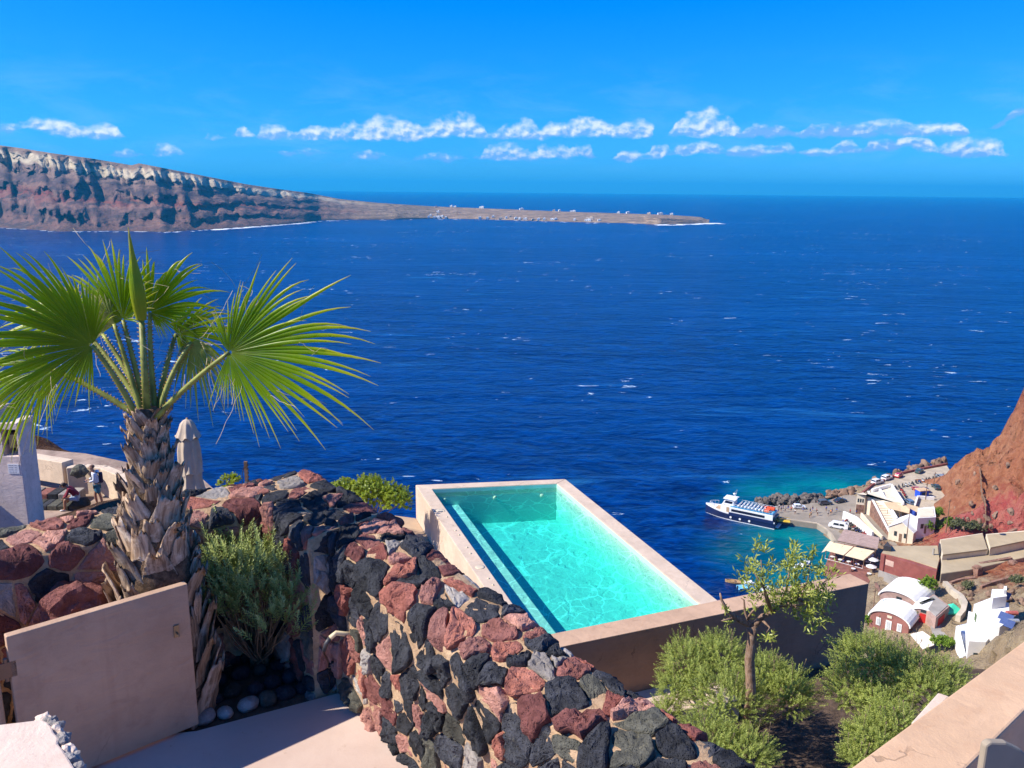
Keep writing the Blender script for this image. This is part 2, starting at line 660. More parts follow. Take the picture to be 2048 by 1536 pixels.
def island_mesh():
    NC, NR, NB = 560, 96, 14
    xs = np.linspace(-700, 1418, NC)
    V = np.zeros((NC, NR + NB, 3))
    H = np.zeros((NC, NR + NB))
    for i, px in enumerate(xs):
        s = at(px, interp(SHORE, px), z=0.0)
        sx, sy = s.x, s.y
        d0 = math.hypot(sx, sy)
        u = (sx / d0, sy / d0)
        tall = 1.0 - min(1.0, max(0.0, (px - 470) / 380.0))
        tall = tall * tall * (3 - 2 * tall)
        back = lerp(330.0, 430.0, tall)
        r = at(px, interp(RIDGE, px), y=1.0) - Vector((0, 0, CAM_Z))
        rh = math.hypot(r.x, r.y)
        zr = CAM_Z + r.z / rh * (d0 + back)
        zr = max(zr, 3.0)
        end = min(1.0, max(0.0, (1418 - px) / 12.0))
        q = i * 0.055
        gul = mnoise.noise(Vector((q * 1.7, 0.3, 1.0)))
        for j in range(NR):
            t = j / (NR - 1)
            # profile: (setback fraction, height fraction): talus, ledges, upper ash cliff
            n0 = fbm(q * 0.5, t * 1.2, 4.0, 3)
            if tall > 0.02:
                hfrac = t
                # ledges: the slope alternates steep lava cliffs and gentler rubble
                st = 0.5 + 0.5 * math.sin(t * 2 * math.pi * 3.2 + n0 * 3.0)
                sb_tall = lerp(t, t ** 0.8, 0.5) + 0.035 * math.sin(t * 2 * math.pi * 3.2 + n0 * 3.0)
                if t > 0.72:
                    sb_tall = lerp(sb_tall, 0.80 + (t - 0.72) * 0.5, 0.7)
            else:
                sb_tall = t
            sb_low = t ** 1.15 if px < 1290 else (t * 0.12 if t < 0.75 else lerp(0.09, 1.0, (t - 0.75) / 0.25))
            hf_low = t ** 0.62 if px < 1290 else (t / 0.75 * 0.86 if t < 0.75 else 0.86 + 0.14 * (t - 0.75) / 0.25)
            sb = lerp(sb_low, sb_tall, tall)
            hf = lerp(hf_low, t, tall)
            z = zr * hf * lerp(0.35, 1.0, end) if t > 0 else -2.0
            amp = (zr / 190.0) * math.sin(min(1.0, t * 4) * math.pi / 2)
            # buttresses and gullies running down the cliff, leaning with the light
            g = fbm(q * 2.6 + t * 0.8, t * 0.7, 2.0, 4)
            g2 = fbm(q * 7.0 + t * 2.2, t * 2.5, 7.0, 4)
            up = max(0.0, min(1.0, (t - 0.66) * 6)) * tall
            g3 = abs(mnoise.noise(Vector((q * 5.2 + t * 2.5, 1.0, 9.0))))
            g4 = fbm(q * 4.0, t * 6.0, 11.0, 4)
            off = amp * (46 * g + 30 * g2 + 46 * g4 + up * 70 * (g3 - 0.25))
            fade = 1.0 - max(0.0, (t - 0.9) / 0.1)
            dist = d0 + back * sb + off * fade
            # sideways lean so that the gully walls catch or lose the light from the left
            V[i, j] = (u[0] * dist, u[1] * dist, z + amp * (9 * g2 + 14 * g4) * fade)
            H[i, j] = hf
        for j in range(NB):
            t = (j + 1) / NB
            dist = d0 + back + t * lerp(260, 900, tall)
            zz = zr * (1 - 0.75 * t ** 1.4) + (zr / 60) * fbm(q * 1.1, t * 3, 5, 3) if t < 1 else -2.0
            V[i, NR + j] = (u[0] * dist, u[1] * dist, min(zz, CAM_Z + r.z / rh * dist - 0.5) if t < 1 else -2.0)
            H[i, NR + j] = 1.0
    R = NR + NB
    idx = np.arange(NC * R).reshape(NC, R)
    Fc = np.stack([idx[:-1, :-1], idx[1:, :-1], idx[1:, 1:], idx[:-1, 1:]], -1).reshape(-1, 4)
    uv = np.stack([np.repeat(xs / 1000.0, R), H.ravel()], -1)
    return V.reshape(-1, 3), Fc, uv


def island_material():
    m, nt, b = new_mat('island_rock')
    p = nt.pos()
    uvn = nt.node('ShaderNodeUVMap').outputs[0]
    ux, uy, _ = nt.sep(uvn)[:3]
    n1 = nt.noise(p, 0.006, 6, 0.62)
    n2 = nt.noise(p, 0.03, 6, 0.65)
    n3 = nt.noise(nt.mapping(p, (1, 1, 3.5)), 0.018, 6, 0.65, 0.3)
    hh = nt.math('ADD', uy, nt.math('MULTIPLY', nt.math('SUBTRACT', n1, 0.5), 0.22))
    strata = nt.ramp(hh, [(0.0, (0.12, 0.068, 0.058)), (0.12, (0.19, 0.105, 0.085)), (0.22, (0.10, 0.062, 0.06)), (0.30, (0.22, 0.125, 0.10)), (0.42, (0.18, 0.058, 0.050)), (0.50, (0.22, 0.13, 0.10)),
                          (0.58, (0.09, 0.06, 0.062)), (0.68, (0.21, 0.135, 0.11)), (0.775, (0.24, 0.165, 0.13)), (0.81, (0.48, 0.40, 0.28)), (0.91, (0.55, 0.46, 0.32)), (0.955, (0.25, 0.17, 0.125))])
    c = nt.mix(nt.step(n3, 0.46, 0.60), strata, (0.075, 0.055, 0.058))
    c = nt.mix(nt.math('MULTIPLY', nt.step(uy, 0.74, 0.82), 0.8), c, strata)
    c = nt.mix(nt.math('MULTIPLY', nt.step(n2, 0.52, 0.7), 0.35), c, (0.27, 0.18, 0.14))
    # the low spit: dry earth, field walls and pale shore
    spit = nt.step(nt.math('MULTIPLY_ADD', nt.math('SUBTRACT', n1, 0.5), 0.12, ux), 0.58, 0.80)
    n4 = nt.noise(nt.mapping(p, (0.4, 1, 4)), 0.05, 5, 0.6)
    low = nt.mix(nt.step(n4, 0.42, 0.62), (0.20, 0.135, 0.095), (0.33, 0.235, 0.165))
    wav = nt.node('ShaderNodeTexWave', bands_direction='Z')
    nt.put(wav.inputs['Vector'], p)
    wav.inputs['Scale'].default_value = 0.12
    wav.inputs['Distortion'].default_value = 3.0
    wav.inputs['Detail'].default_value = 3.0
    terr = nt.math('MULTIPLY', nt.step(wav.outputs[0], 0.5, 0.8), nt.step(nt.math('ABSOLUTE', nt.math('SUBTRACT', ux, 0.77)), 0.14, 0.05))
    low = nt.mix(nt.math('MULTIPLY', terr, 0.7), low, (0.07, 0.065, 0.055))
    c = nt.mix(spit, c, low)
    c = nt.mix(nt.math('MULTIPLY', nt.step(uy, 0.025, 0.005), spit), c, (0.42, 0.35, 0.28))
    nt.put(b.inputs['Base Color'], c)
    b.inputs['Roughness'].default_value = 0.95
    b.inputs['Specular IOR Level'].default_value = 0.1
    h = nt.math('ADD', nt.math('MULTIPLY', n3, 1.0), nt.math('MULTIPLY', n2, 0.7))
    nt.put(b.inputs['Normal'], nt.bump(h, 0.6, 16.0))
    return m


iv, ifc, iuv = island_mesh()
island = np_mesh('island_hills', iv, ifc, island_material(), smooth=False, uv=iuv)
tag(island, kind='structure')

foam_m, fnt, fb = new_mat('shore_foam')
fb.inputs['Base Color'].default_value = (0.8, 0.84, 0.87, 1)
fb.inputs['Roughness'].default_value = 0.8
# ragged white surf along the foot of the cliffs
mb = MB()
for k in range(230):
    px = 430 + 200 * RND.random() if k < 90 else (RND.uniform(1310, 1445) if k < 150 else RND.uniform(-50, 1300))
    yy = interp(SHORE, px) + RND.uniform(0.2, 2.0)
    c = at(px, yy, z=0.25)
    L = RND.uniform(4, 16) * (1.3 if k < 150 else .6)
    wv = RND.uniform(3, 10) * (1.5 if 90 <= k < 150 else .7)
    poly = []
    for q in range(9):
        t = 2 * math.pi * q / 9
        rr = RND.uniform(0.6, 1.2)
        poly.append((c.x + math.cos(t) * L * rr, c.y + math.sin(t) * wv * rr))
    mb.prism(poly, 0.05, 0.3 + 0.05 * RND.random())
surf = mb.build('surf_foam', foam_m)
tag(surf, 'white broken surf along the far island shore', kind='stuff')
# ------------------------------------------------------------------ materials of the terraces
def plaster(name, col, dirt, crack=0.5):
    """Hand trowelled cement render: float marks, water stains, hairline cracks."""
    m, nt, b = new_mat(name)
    MATS[name] = m
    p = nt.pos()
    n1 = nt.noise(p, 1.7, 6, 0.62)
    n2 = nt.noise(p, 6.5, 7, 0.7, 0.5)
    n3 = nt.noise(p, 80, 5, 0.65)
    tro = nt.noise(nt.mapping(p, (2.2, 2.2, 6.0), rot=(0.3, 0.2, 0.7)), 1.6, 4, 0.55, 1.2)
    run = nt.noise(nt.mapping(p, (5.0, 5.0, 0.45)), 1.5, 5, 0.6)
    c = nt.mix(nt.step(n1, 0.3, 0.7), tuple(q * 0.86 for q in col), tuple(min(1, q * 1.07) for q in col))
    c = nt.mix(nt.math('MULTIPLY', nt.step(n2, 0.48, 0.70), 0.40), c, dirt)
    c = nt.mix(nt.math('MULTIPLY', nt.step(run, 0.54, 0.70), 0.30), c, dirt)
    c = nt.mix(nt.math('MULTIPLY', nt.step(tro, 0.45, 0.62), 0.12), c, tuple(min(1, q * 1.25) for q in col))
    wv = nt.noise(p, 2.5, 4, 0.6, out=1)
    pw = nt.vmath('ADD', p, nt.vmath('MULTIPLY', wv, (0.5, 0.5, 0.5)))
    ed = nt.voronoi(pw, 0.75, 'DISTANCE_TO_EDGE')
    cr = nt.math('MULTIPLY', nt.step(ed, 0.007, 0.002), nt.step(nt.noise(p, 1.1, 3, 0.5), 0.50, 0.62))
    c = nt.mix(nt.math('MULTIPLY', cr, crack), c, tuple(q * 0.35 for q in dirt))
    nt.put(b.inputs['Base Color'], c)
    b.inputs['Roughness'].default_value = 0.86
    b.inputs['Specular IOR Level'].default_value = 0.3
    h = nt.math('ADD', nt.math('MULTIPLY', tro, 1.6), nt.math('ADD', nt.math('MULTIPLY', n3, 0.35), nt.math('MULTIPLY', n2, 0.5)))
    nt.put(b.inputs['Normal'], nt.bump(nt.math('SUBTRACT', h, nt.math('MULTIPLY', cr, 0.5)), 0.45, 0.014))
    return m


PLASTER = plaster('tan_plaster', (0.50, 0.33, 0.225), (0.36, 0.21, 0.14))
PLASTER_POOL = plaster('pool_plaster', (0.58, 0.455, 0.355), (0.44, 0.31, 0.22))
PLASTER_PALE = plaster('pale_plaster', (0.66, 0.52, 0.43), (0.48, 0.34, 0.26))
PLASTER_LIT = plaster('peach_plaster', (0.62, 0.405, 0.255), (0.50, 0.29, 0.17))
POOL_FRONT_SHADED = plaster('shaded_pool_plaster', (0.36, 0.21, 0.135), (0.26, 0.15, 0.10))  # same render as the wall top, darkened in colour for the shaded face
SOIL = plain('dark_soil', (0.10, 0.065, 0.045), 0.95, 0.3, 8, 0.8, 25, bdist=0.03)


def floor_material():
    m, nt, b = new_mat('terrace_cement')
    p = nt.pos()
    n1 = nt.noise(p, 1.4, 6, 0.6)
    n2 = nt.noise(p, 7, 8, 0.7)
    c = nt.mix(nt.step(n1, 0.3, 0.7), (0.52, 0.385, 0.32), (0.60, 0.47, 0.40))
    # worn ochre stain along the foot of the wall, flaked patches
    st = nt.step(nt.math('ADD', nt.noise(p, 1.1, 4, 0.6, 0.5), nt.math('MULTIPLY', nt.sep(p)[0], 0.22)), 0.42, 0.52)
    c = nt.mix(nt.math('MULTIPLY', st, 0.75), c, nt.mix(nt.step(n2, 0.4, 0.65), (0.50, 0.32, 0.19), (0.62, 0.44, 0.29)))
    c = nt.mix(nt.math('MULTIPLY', nt.step(n2, 0.62, 0.70), 0.6), c, (0.36, 0.23, 0.15))
    nt.put(b.inputs['Base Color'], c)
    b.inputs['Roughness'].default_value = 0.75
    nt.put(b.inputs['Normal'], nt.bump(n2, 0.35, 0.01))
    return m


FLOOR_M = floor_material()


def mortar_material():
    m, nt, b = new_mat('wall_mortar')
    p = nt.pos()
    n1 = nt.noise(p, 12, 8, 0.7)
    n2 = nt.noise(p, 70, 6, 0.7)
    c = nt.mix(nt.step(n1, 0.3, 0.7), (0.44, 0.27, 0.15), (0.66, 0.46, 0.29))
    c = nt.mix(nt.math('MULTIPLY', nt.step(n2, 0.55, 0.7), 0.5), c, (0.25, 0.14, 0.08))
    nt.put(b.inputs['Base Color'], c)
    b.inputs['Roughness'].default_value = 0.95
    h = nt.math('ADD', nt.math('MULTIPLY', n1, 1.5), n2)
    nt.put(b.inputs['Normal'], nt.bump(h, 0.9, 0.02))
    return m


MORTAR = mortar_material()


def stone_material(name, dark, lite, lichen, pore, pore_scale, lich_amt=0.35):
    m, nt, b = new_mat(name)
    p = nt.pos()
    r = nt.rand()
    off = nt.vmath('ADD', p, nt.comb(nt.math('MULTIPLY', r, 9.0), nt.math('MULTIPLY', r, 5.0), nt.math('MULTIPLY', r, 7.0)))
    n1 = nt.noise(off, 9, 6, 0.65)
    n2 = nt.noise(off, 42, 6, 0.72)
    c = nt.mix(nt.step(n1, 0.28, 0.72), dark, lite)
    c = nt.mix(nt.math('MULTIPLY', nt.step(n2, 0.5, 0.75), 0.5), c, tuple(min(1, q * 1.5) for q in lite))
    c = nt.mix(nt.math('MULTIPLY', nt.step(nt.noise(off, 17, 7, 0.75), 0.58, 0.7), lich_amt), c, lichen)
    hsv = nt.node('ShaderNodeHueSaturation')
    nt.put(hsv.inputs['Value'], nt.math('MULTIPLY_ADD', r, 0.7, 0.65))
    nt.put(hsv.inputs['Hue'], nt.math('MULTIPLY_ADD', r, 0.014, 0.493))
    hsv.inputs['Saturation'].default_value = 0.92
    nt.put(hsv.inputs['Color'], c)
    vor = nt.voronoi(off, pore_scale)
    vor2 = nt.voronoi(off, pore_scale * 2.3)
    hole = nt.math('ADD', nt.step(vor, 0.0, 0.38), nt.math('MULTIPLY', nt.step(vor2, 0.0, 0.4), 0.5))
    cc = hsv.outputs[0]
    nt.put(b.inputs['Base Color'], cc)
    b.inputs['Roughness'].default_value = 0.92
    b.inputs['Specular IOR Level'].default_value = 0.25
    h = nt.math('ADD', nt.math('MULTIPLY', hole, pore), nt.math('ADD', nt.math('MULTIPLY', n2, 0.9), nt.math('MULTIPLY', n1, 1.2)))
    nt.put(b.inputs['Normal'], nt.bump(h, 0.95, 0.016))
    return m


ST_BLACK = stone_material('black_lava', (0.018, 0.019, 0.024), (0.062, 0.066, 0.082), (0.16, 0.15, 0.11), 0.9, 75)
ST_OLIVE = stone_material('olive_lava', (0.05, 0.05, 0.042), (0.115, 0.11, 0.088), (0.30, 0.26, 0.16), 0.6, 85, 0.5)
ST_RED = stone_material('red_scoria', (0.22, 0.060, 0.042), (0.39, 0.125, 0.090), (0.50, 0.30, 0.22), 0.6, 70)
ST_PINK = stone_material('pink_scoria', (0.27, 0.105, 0.085), (0.46, 0.21, 0.165), (0.55, 0.40, 0.32), 0.55, 62)
ST_MAROON = stone_material('maroon_scoria', (0.14, 0.045, 0.038), (0.27, 0.092, 0.078), (0.40, 0.24, 0.19), 0.5, 66)
ST_GREY = stone_material('grey_stone', (0.24, 0.215, 0.20), (0.41, 0.365, 0.335), (0.50, 0.42, 0.30), 0.2, 50)
ST_ORANGE = stone_material('orange_scoria', (0.44, 0.105, 0.035), (0.60, 0.185, 0.070), (0.60, 0.36, 0.22), 0.6, 66)
STONES = [(ST_BLACK, .38), (ST_OLIVE, .08), (ST_RED, .13), (ST_PINK, .16), (ST_MAROON, .17), (ST_GREY, .07)]


def pick_stone(rnd):
    t = rnd.random() * sum(w for _, w in STONES)
    for m, w in STONES:
        t -= w
        if t <= 0:
            return m
    return ST_BLACK


def clip_poly(poly, nx, ny, d):
    """Keep the part of poly where nx*x+ny*y <= d."""
    out = []
    n = len(poly)
    for i in range(n):
        a, b = poly[i], poly[(i + 1) % n]
        da = nx * a[0] + ny * a[1] - d
        db = nx * b[0] + ny * b[1] - d
        if da <= 0:
            out.append(a)
        if (da < 0 < db) or (db < 0 < da):
            t = da / (da - db)
            out.append((a[0] + (b[0] - a[0]) * t, a[1] + (b[1] - a[1]) * t))
    return out


def cells(U, Vv, du, dv, rnd, jit=0.48):
    """Irregular stone outlines over a U x V rectangle (own Voronoi cells of a jittered grid)."""
    seeds = []
    nv = max(1, round(Vv / dv))
    for j in range(nv + 2):
        nu = max(1, round(U / (du * rnd.uniform(0.85, 1.25))))
        for i in range(nu + 2):
            if rnd.random() < 0.12:
                continue
            u = (i - 0.5 + (0.5 if j % 2 else 0.0) + rnd.uniform(-jit, jit)) * U / nu
            v = (j - 0.5 + rnd.uniform(-jit, jit)) * Vv / nv
            seeds.append((u, v))
    # a few small chinking stones between the big ones
    for _ in range(int(len(seeds) * 0.30)):
        seeds.append((rnd.uniform(0, U), rnd.uniform(0, Vv)))
    out = []
    R = 4 * max(du, dv)
    for k, (u, v) in enumerate(seeds):
        if not (-0.02 <= u <= U + 0.02 and -0.02 <= v <= Vv + 0.02):
            continue
        poly = [(0.0, 0.0), (U, 0.0), (U, Vv), (0.0, Vv)]
        for q, (a, b) in enumerate(seeds):
            if q == k or abs(a - u) > R or abs(b - v) > R:
                continue
            nx, ny = a - u, b - v
            # larger stones push their smaller neighbours
            d = (a * a + b * b - u * u - v * v) / 2
            poly = clip_poly(poly, nx, ny, d)
            if len(poly) < 3:
                break
        if len(poly) >= 3:
            out.append(poly)
    return out


def stone_mesh(name, poly, fmap, mat, rnd, parent, gap, proud, tilt=0.30):
    n = len(poly)
    cx = sum(p[0] for p in poly) / n
    cy = sum(p[1] for p in poly) / n
    area = 0.5 * abs(sum(poly[i][0] * poly[(i + 1) % n][1] - poly[(i + 1) % n][0] * poly[i][1] for i in range(n)))
    if area < 0.0012:
        return None
    size = math.sqrt(area)
    # subdivide the outline, keeping its corners
    per = [math.dist(poly[i], poly[(i + 1) % n]) for i in range(n)]
    tot = sum(per)
    step = tot / (24 if size > 0.11 else 17)
    ring = []
    for i in range(n):
        a, b = poly[i], poly[(i + 1) % n]
        m_ = max(1, round(per[i] / step))
        if per[i] < step * 0.35:
            continue
        for q in range(m_):
            f = q / m_
            ring.append((a[0] + (b[0] - a[0]) * f, a[1] + (b[1] - a[1]) * f))
    N = len(ring)
    if N < 5:
        return None
    # round the corners a little
    for _ in range(1 if rnd.random() < 0.55 else 0):
        ring = [((ring[k - 1][0] + 2 * ring[k][0] + ring[(k + 1) % N][0]) / 4, (ring[k - 1][1] + 2 * ring[k][1] + ring[(k + 1) % N][1]) / 4) for k in range(N)]
    if sum(ring[k][0] * ring[(k + 1) % N][1] - ring[(k + 1) % N][0] * ring[k][1] for k in range(N)) < 0:
        ring.reverse()
    sd = rnd.uniform(0, 100)
    tu, tv = rnd.uniform(-tilt, tilt), rnd.uniform(-tilt, tilt)
    rings = [(1.0, -1.2), (0.998, 0.25), (0.975, 0.78), (0.90, 0.95), (0.72, 1.0), (0.48, 1.0), (0.22, 1.0)]
    g = 1.0 - gap / max(size, 0.04)
    V, F = [], []
    for (s, h) in rings:
        for k, (u, v) in enumerate(ring):
            e = 1 + 0.10 * mnoise.noise(Vector((k * 0.61, sd, 0.0))) + 0.10 * mnoise.noise(Vector((k * 1.9, sd, 4.0)))
            uu = cx + (u - cx) * s * g * e
            vv = cy + (v - cy) * s * g * e
            q = Vector((uu * 15, vv * 15, sd))
            hh = proud * h
            if h > 0:
                cl = mnoise.cell_vector(q * 0.9)
                hh += proud * h * 0.55 * mnoise.noise(q) + proud * 0.45 * mnoise.noise(q * 2.6) + proud * 0.30 * mnoise.noise(q * 6) + proud * 0.35 * (cl.x - .5) * h + ((uu - cx) * tu + (vv - cy) * tv) * h
            V.append(fmap(uu, vv, hh))
    c = fmap(cx, cy, proud * 1.03)
    V.append(c)
    for r in range(len(rings) - 1):
        for k in range(N):
            k2 = (k + 1) % N
            F.append((r * N + k, r * N + k2, (r + 1) * N + k2, (r + 1) * N + k))
    L = (len(rings) - 1) * N
    for k in range(N):
        F.append((L + k, L + (k + 1) % N, len(V) - 1))
    mb = MB()
    base = V[-1]
    mb.add(V, F)
    o = mb.build(name, mat, parent, smooth=False, local=None)
    for pgn in o.data.polygons:
        pgn.use_smooth = rnd.random() < 0.35
    return o


def section_map(org, d, sec, rad=0.06):
    """Wall surface from a cross-section polyline sec [(perp, z)], extruded along the ground direction d. Returns (map, total length)."""
    # round the corners of the section
    pts = []
    for i, p in enumerate(sec):
        if 0 < i < len(sec) - 1:
            a, b = Vector(sec[i - 1]), Vector(sec[i + 1])
            q = Vector(p)
            da, db = (a - q), (b - q)
            r1 = min(rad, da.length * 0.45)
            r2 = min(rad, db.length * 0.45)
            A, B = q + da.normalized() * r1, q + db.normalized() * r2
            for k in range(6):
                t = k / 5
                pts.append((A * (1 - t) + q * t) * (1 - t) + (q * (1 - t) + B * t) * t)
        else:
            pts.append(Vector(p))
    acc = [0.0]
    for i in range(1, len(pts)):
        acc.append(acc[-1] + (pts[i] - pts[i - 1]).length)
    nrm = []
    for i in range(len(pts)):
        t = (pts[min(i + 1, len(pts) - 1)] - pts[max(i - 1, 0)])
        t.normalize()
        nrm.append(Vector((-t.y, t.x)))
    perp = Vector((-d[1], d[0]))      # 90 degrees counter-clockwise of d: towards larger perp
    org = Vector(org)
    d = Vector(d)

    def fmap(u, v, h):
        v = min(max(v, 0.0), acc[-1] - 1e-6)
        i = 0
        while acc[i + 1] < v:
            i += 1
        t = (v - acc[i]) / max(acc[i + 1] - acc[i], 1e-6)
        p = pts[i].lerp(pts[i + 1], t)
        nn = nrm[i].lerp(nrm[i + 1], t)
        nn.normalize()
        w = p.x + nn.x * h
        z = p.y + nn.y * h
        q = org + d * u + perp * w
        return Vector((q.x, q.y, z))
    return fmap, acc[-1]


def core_mesh(name, fmap, U, T, bottom_z, parent, mat=MORTAR, nu=40, nv=30, close=True):
    V, F = [], []
    for i in range(nu + 1):
        u = U * i / nu
        for j in range(nv + 1):
            v = T * j / nv
            q = fmap(u, v, 0)
            hh = 0.012 * mnoise.noise(q * 9) + 0.006 * mnoise.noise(q * 25)
            V.append(fmap(u, v, hh + 0.008))
    for i in range(nu):
        for j in range(nv):
            a = i * (nv + 1) + j
            F.append((a, a + nv + 1, a + nv + 2, a + 1))
    mb = MB()
    mb.add(V, F)
    if close:
        mb.f.append(tuple(range(nv + 1)))
        mb.f.append(tuple(nu * (nv + 1) + j for j in range(nv, -1, -1)))
        mb.m.extend([0, 0])
    return mb.build(name, mat, parent, smooth=True)


def cover(parent, fmap, U, T, du, dv, seed, gap=0.012, proud=0.027, tilt=0.24):
    rnd = random.Random(seed)
    for poly in cells(U, T, du, dv, rnd):
        stone_mesh('stone', poly, fmap, pick_stone(rnd), rnd, parent, gap * rnd.uniform(0.5, 1.5), proud * rnd.uniform(0.6, 1.6), tilt)


# the line of the garden wall runs away from the viewer; perp grows towards the pool
FLOOR_Z = 96.70
WD = (0.62, -0.7846)
WP = (0.7846, 0.62)
WO = (-0.9, 4.796)


def wp(s, w):
    return (WO[0] + WD[0] * s + WP[0] * w, WO[1] + WD[1] * s + WP[1] * w)


# terrace body and floor
mb = MB()
gpt = Vector(at(393, 1462, z=FLOOR_Z)[:2])
mb.prism([(gpt.x, 0.6), (0.4, 0.6), wp(3.2, 0.10), wp(-0.36, 0.10), (gpt.x, gpt.y)], 90.0, FLOOR_Z)
mb.prism([(-9.0, 0.6), (gpt.x, 0.6), (gpt.x, gpt.y), (-9.0, 3.2)], 90.0, FLOOR_Z)
terrace = mb.build('terrace_floor', FLOOR_M, bevel=0.0)
tag(terrace, kind='structure')
# planting bed behind it
mb = MB()
mb.prism([at(360, 1520, z=FLOOR_Z)[:2], wp(0.15, 0.05), wp(-1.5, -0.02), (-1.7, 5.75), (-3.3, 4.75), (-3.3, 3.4)], 89.9, FLOOR_Z - 0.035)
bed = mb.build('planting_bed', SOIL)
tag(bed, kind='structure')

# garden wall, stepped: the far section is higher and thicker
gw = empty('stone_wall', (*wp(1.0, 0.2), FLOOR_Z), 0, 'long garden wall of black and red lava stones in pale mortar, beside pool', 'wall')
secC = [(0.0, FLOOR_Z - 0.03), (0.0, 97.63), (0.43, 97.69), (0.44, 97.0), (0.44, 91.9)]
mC0, tC = section_map(wp(-0.45, 0), WD, secC, 0.07)


def mC(u, v, h):
    # the coping rises towards the thicker far section
    p = mC0(u, v, h)
    k = min(max((p.z - 97.0) / 0.6, 0.0), 1.0)
    p.z += 0.17 * max(0.0, 1.0 - u / 1.9) * k
    return p


UC = 3.45
# map section with perp to the right of the travel direction
core_c = core_mesh('mortar_core', mC, UC, tC, None, gw, nu=60, nv=70)
cover(gw, mC, UC, 1.62, 0.185, 0.158, 11)
secB = [(-0.14, FLOOR_Z - 0.08), (-0.14, 97.83), (0.40, 97.86), (0.41, 97.0), (0.41, 92.0)]
mB_, tB = section_map(wp(-1.60, 0), WD, secB, 0.06)
UB = 1.17
core_b = core_mesh('mortar_core', mB_, UB, tB, None, gw, nu=26, nv=70)
cover(gw, mB_, UB, 1.95, 0.22, 0.17, 12, gap=0.014, proud=0.022, tilt=0.10)


def end_map(u, v, h):
    q = wp(-1.60 + UB + h, 0.40 - u)
    return Vector((q[0], q[1], FLOOR_Z + v))


cover(gw, end_map, 0.54, 1.15, 0.2, 0.17, 13, gap=0.012, proud=0.02)

# back wall running off to the left behind the palm
AD = Vector((-0.814, -0.581)).normalized()
ao = Vector((-1.62, 5.74))
bw = empty('stone_wall', (-2.4, 5.2, FLOOR_Z), 0, 'shaded lava stone wall with sunlit top behind the palm trunk', 'wall')
# travel towards the right so that perp (ccw) points away from the viewer
AR = (-AD.x, -AD.y)
aL = ao + AD * 2.55
secA = [(0.0, FLOOR_Z - 0.1), (0.0, 97.80), (0.46, 97.84), (0.48, 97.0), (0.48, 93.0)]
mA, tA = section_map(aL, AR, secA, 0.05)
core_a = core_mesh('mortar_core', mA, 2.55, tA, None, bw, nu=50, nv=60)
cover(bw, mA, 2.55, 1.68, 0.25, 0.18, 14, gap=0.018, proud=0.020, tilt=0.10)

# loose red boulder lying in the bed
mb = MB()
cb = at(150, 1195, y=4.85)
mb.blob((0, 0, 0), (0.19, 0.16, 0.17), 4, 0.45, 5, 1.0)
rk = mb.build('boulder', ST_MAROON, None, smooth=False, loc=(cb.x, cb.y, cb.z - 0.05))
tag(rk, 'dark red boulder half in shade behind the gate', 'boulder')

# rounded stones edging the bed
for k, (px, py, r, seed, mat_) in enumerate([(412, 1437, .062, 1, ST_GREY), (450, 1428, .05, 2, ST_GREY), (497, 1412, .062, 3, ST_GREY), (535, 1402, .062, 4, ST_OLIVE), (570, 1390, .06, 5, ST_BLACK), (605, 1378, .05, 6, ST_BLACK),
                                        (430, 1400, .05, 7, ST_BLACK), (465, 1385, .06, 8, ST_OLIVE), (512, 1380, .055, 9, ST_BLACK), (545, 1368, .055, 10, ST_BLACK), (580, 1355, .06, 11, ST_BLACK), (620, 1352, .05, 12, ST_BLACK), (655, 1350, .05, 13, ST_BLACK),
                                        (440, 1362, .05, 14, ST_BLACK), (482, 1350, .06, 15, ST_BLACK), (520, 1342, .05, 16, ST_OLIVE), (556, 1334, .05, 17, ST_BLACK), (595, 1325, .06, 18, ST_BLACK), (635, 1322, .05, 19, ST_BLACK), (660, 1312, .05, 20, ST_BLACK),
                                        (470, 1322, .05, 21, ST_BLACK), (530, 1312, .06, 22, ST_BLACK), (575, 1300, .05, 23, ST_BLACK), (625, 1296, .05, 24, ST_BLACK), (400, 1418, .045, 25, ST_OLIVE)]):
    mb = MB()
    mb.blob((0, 0, 0), (r * 1.15, r * 0.95, r * 0.78), 3, 0.16, seed, 0.9)
    c = at(px, py, z=FLOOR_Z - 0.02)
    o = mb.build('cobble', mat_, None, smooth=True, loc=(c.x, c.y, FLOOR_Z - 0.035 + r * 0.5))
    o.rotation_euler = (0, 0, seed * 1.3)
    if py > 1400 and px < 540:
        tag(o, 'pale rounded cobble catching the sun at the edge of the planting bed', 'cobble', 'sunlit cobbles at the bed edge')
    else:
        tag(o, 'dark rounded cobble in the shaded planting bed under the bush', 'cobble', 'dark cobbles in the bed')

# bent drain pipe sticking out of the wall
pp = empty('pipe', (*wp(-0.55, -0.2), FLOOR_Z), 0, 'short bent pipe with pale end poking out of the stone wall', 'pipe')
a0 = at(690, 1268, y=4.93)
pts = [a0 + Vector((0.10, 0.05, -0.02)), a0, at(672, 1266, y=4.90), at(660, 1276, y=4.88)]
MB().tube(pts, [0.016] * 4, 10).build('pale_sleeve', plain('pipe_cream', (0.6, 0.5, 0.33), 0.5, bump=0), pp, smooth=True).matrix_parent_inverse = Matrix.Translation(pp.location).inverted()
pts = [at(660, 1276, y=4.88), at(652, 1288, y=4.87), at(648, 1302, y=4.87)]
MB().tube(pts, [0.0145, 0.0145, 0.013], 10).build('dark_hose', plain('pipe_dark', (0.05, 0.05, 0.06), 0.5, bump=0), pp, smooth=True).matrix_parent_inverse = Matrix.Translation(pp.location).inverted()

for root in (gw, bw):
    inv = Matrix.Translation(root.location).inverted()
    for ch in root.children:
        ch.matrix_parent_inverse = inv

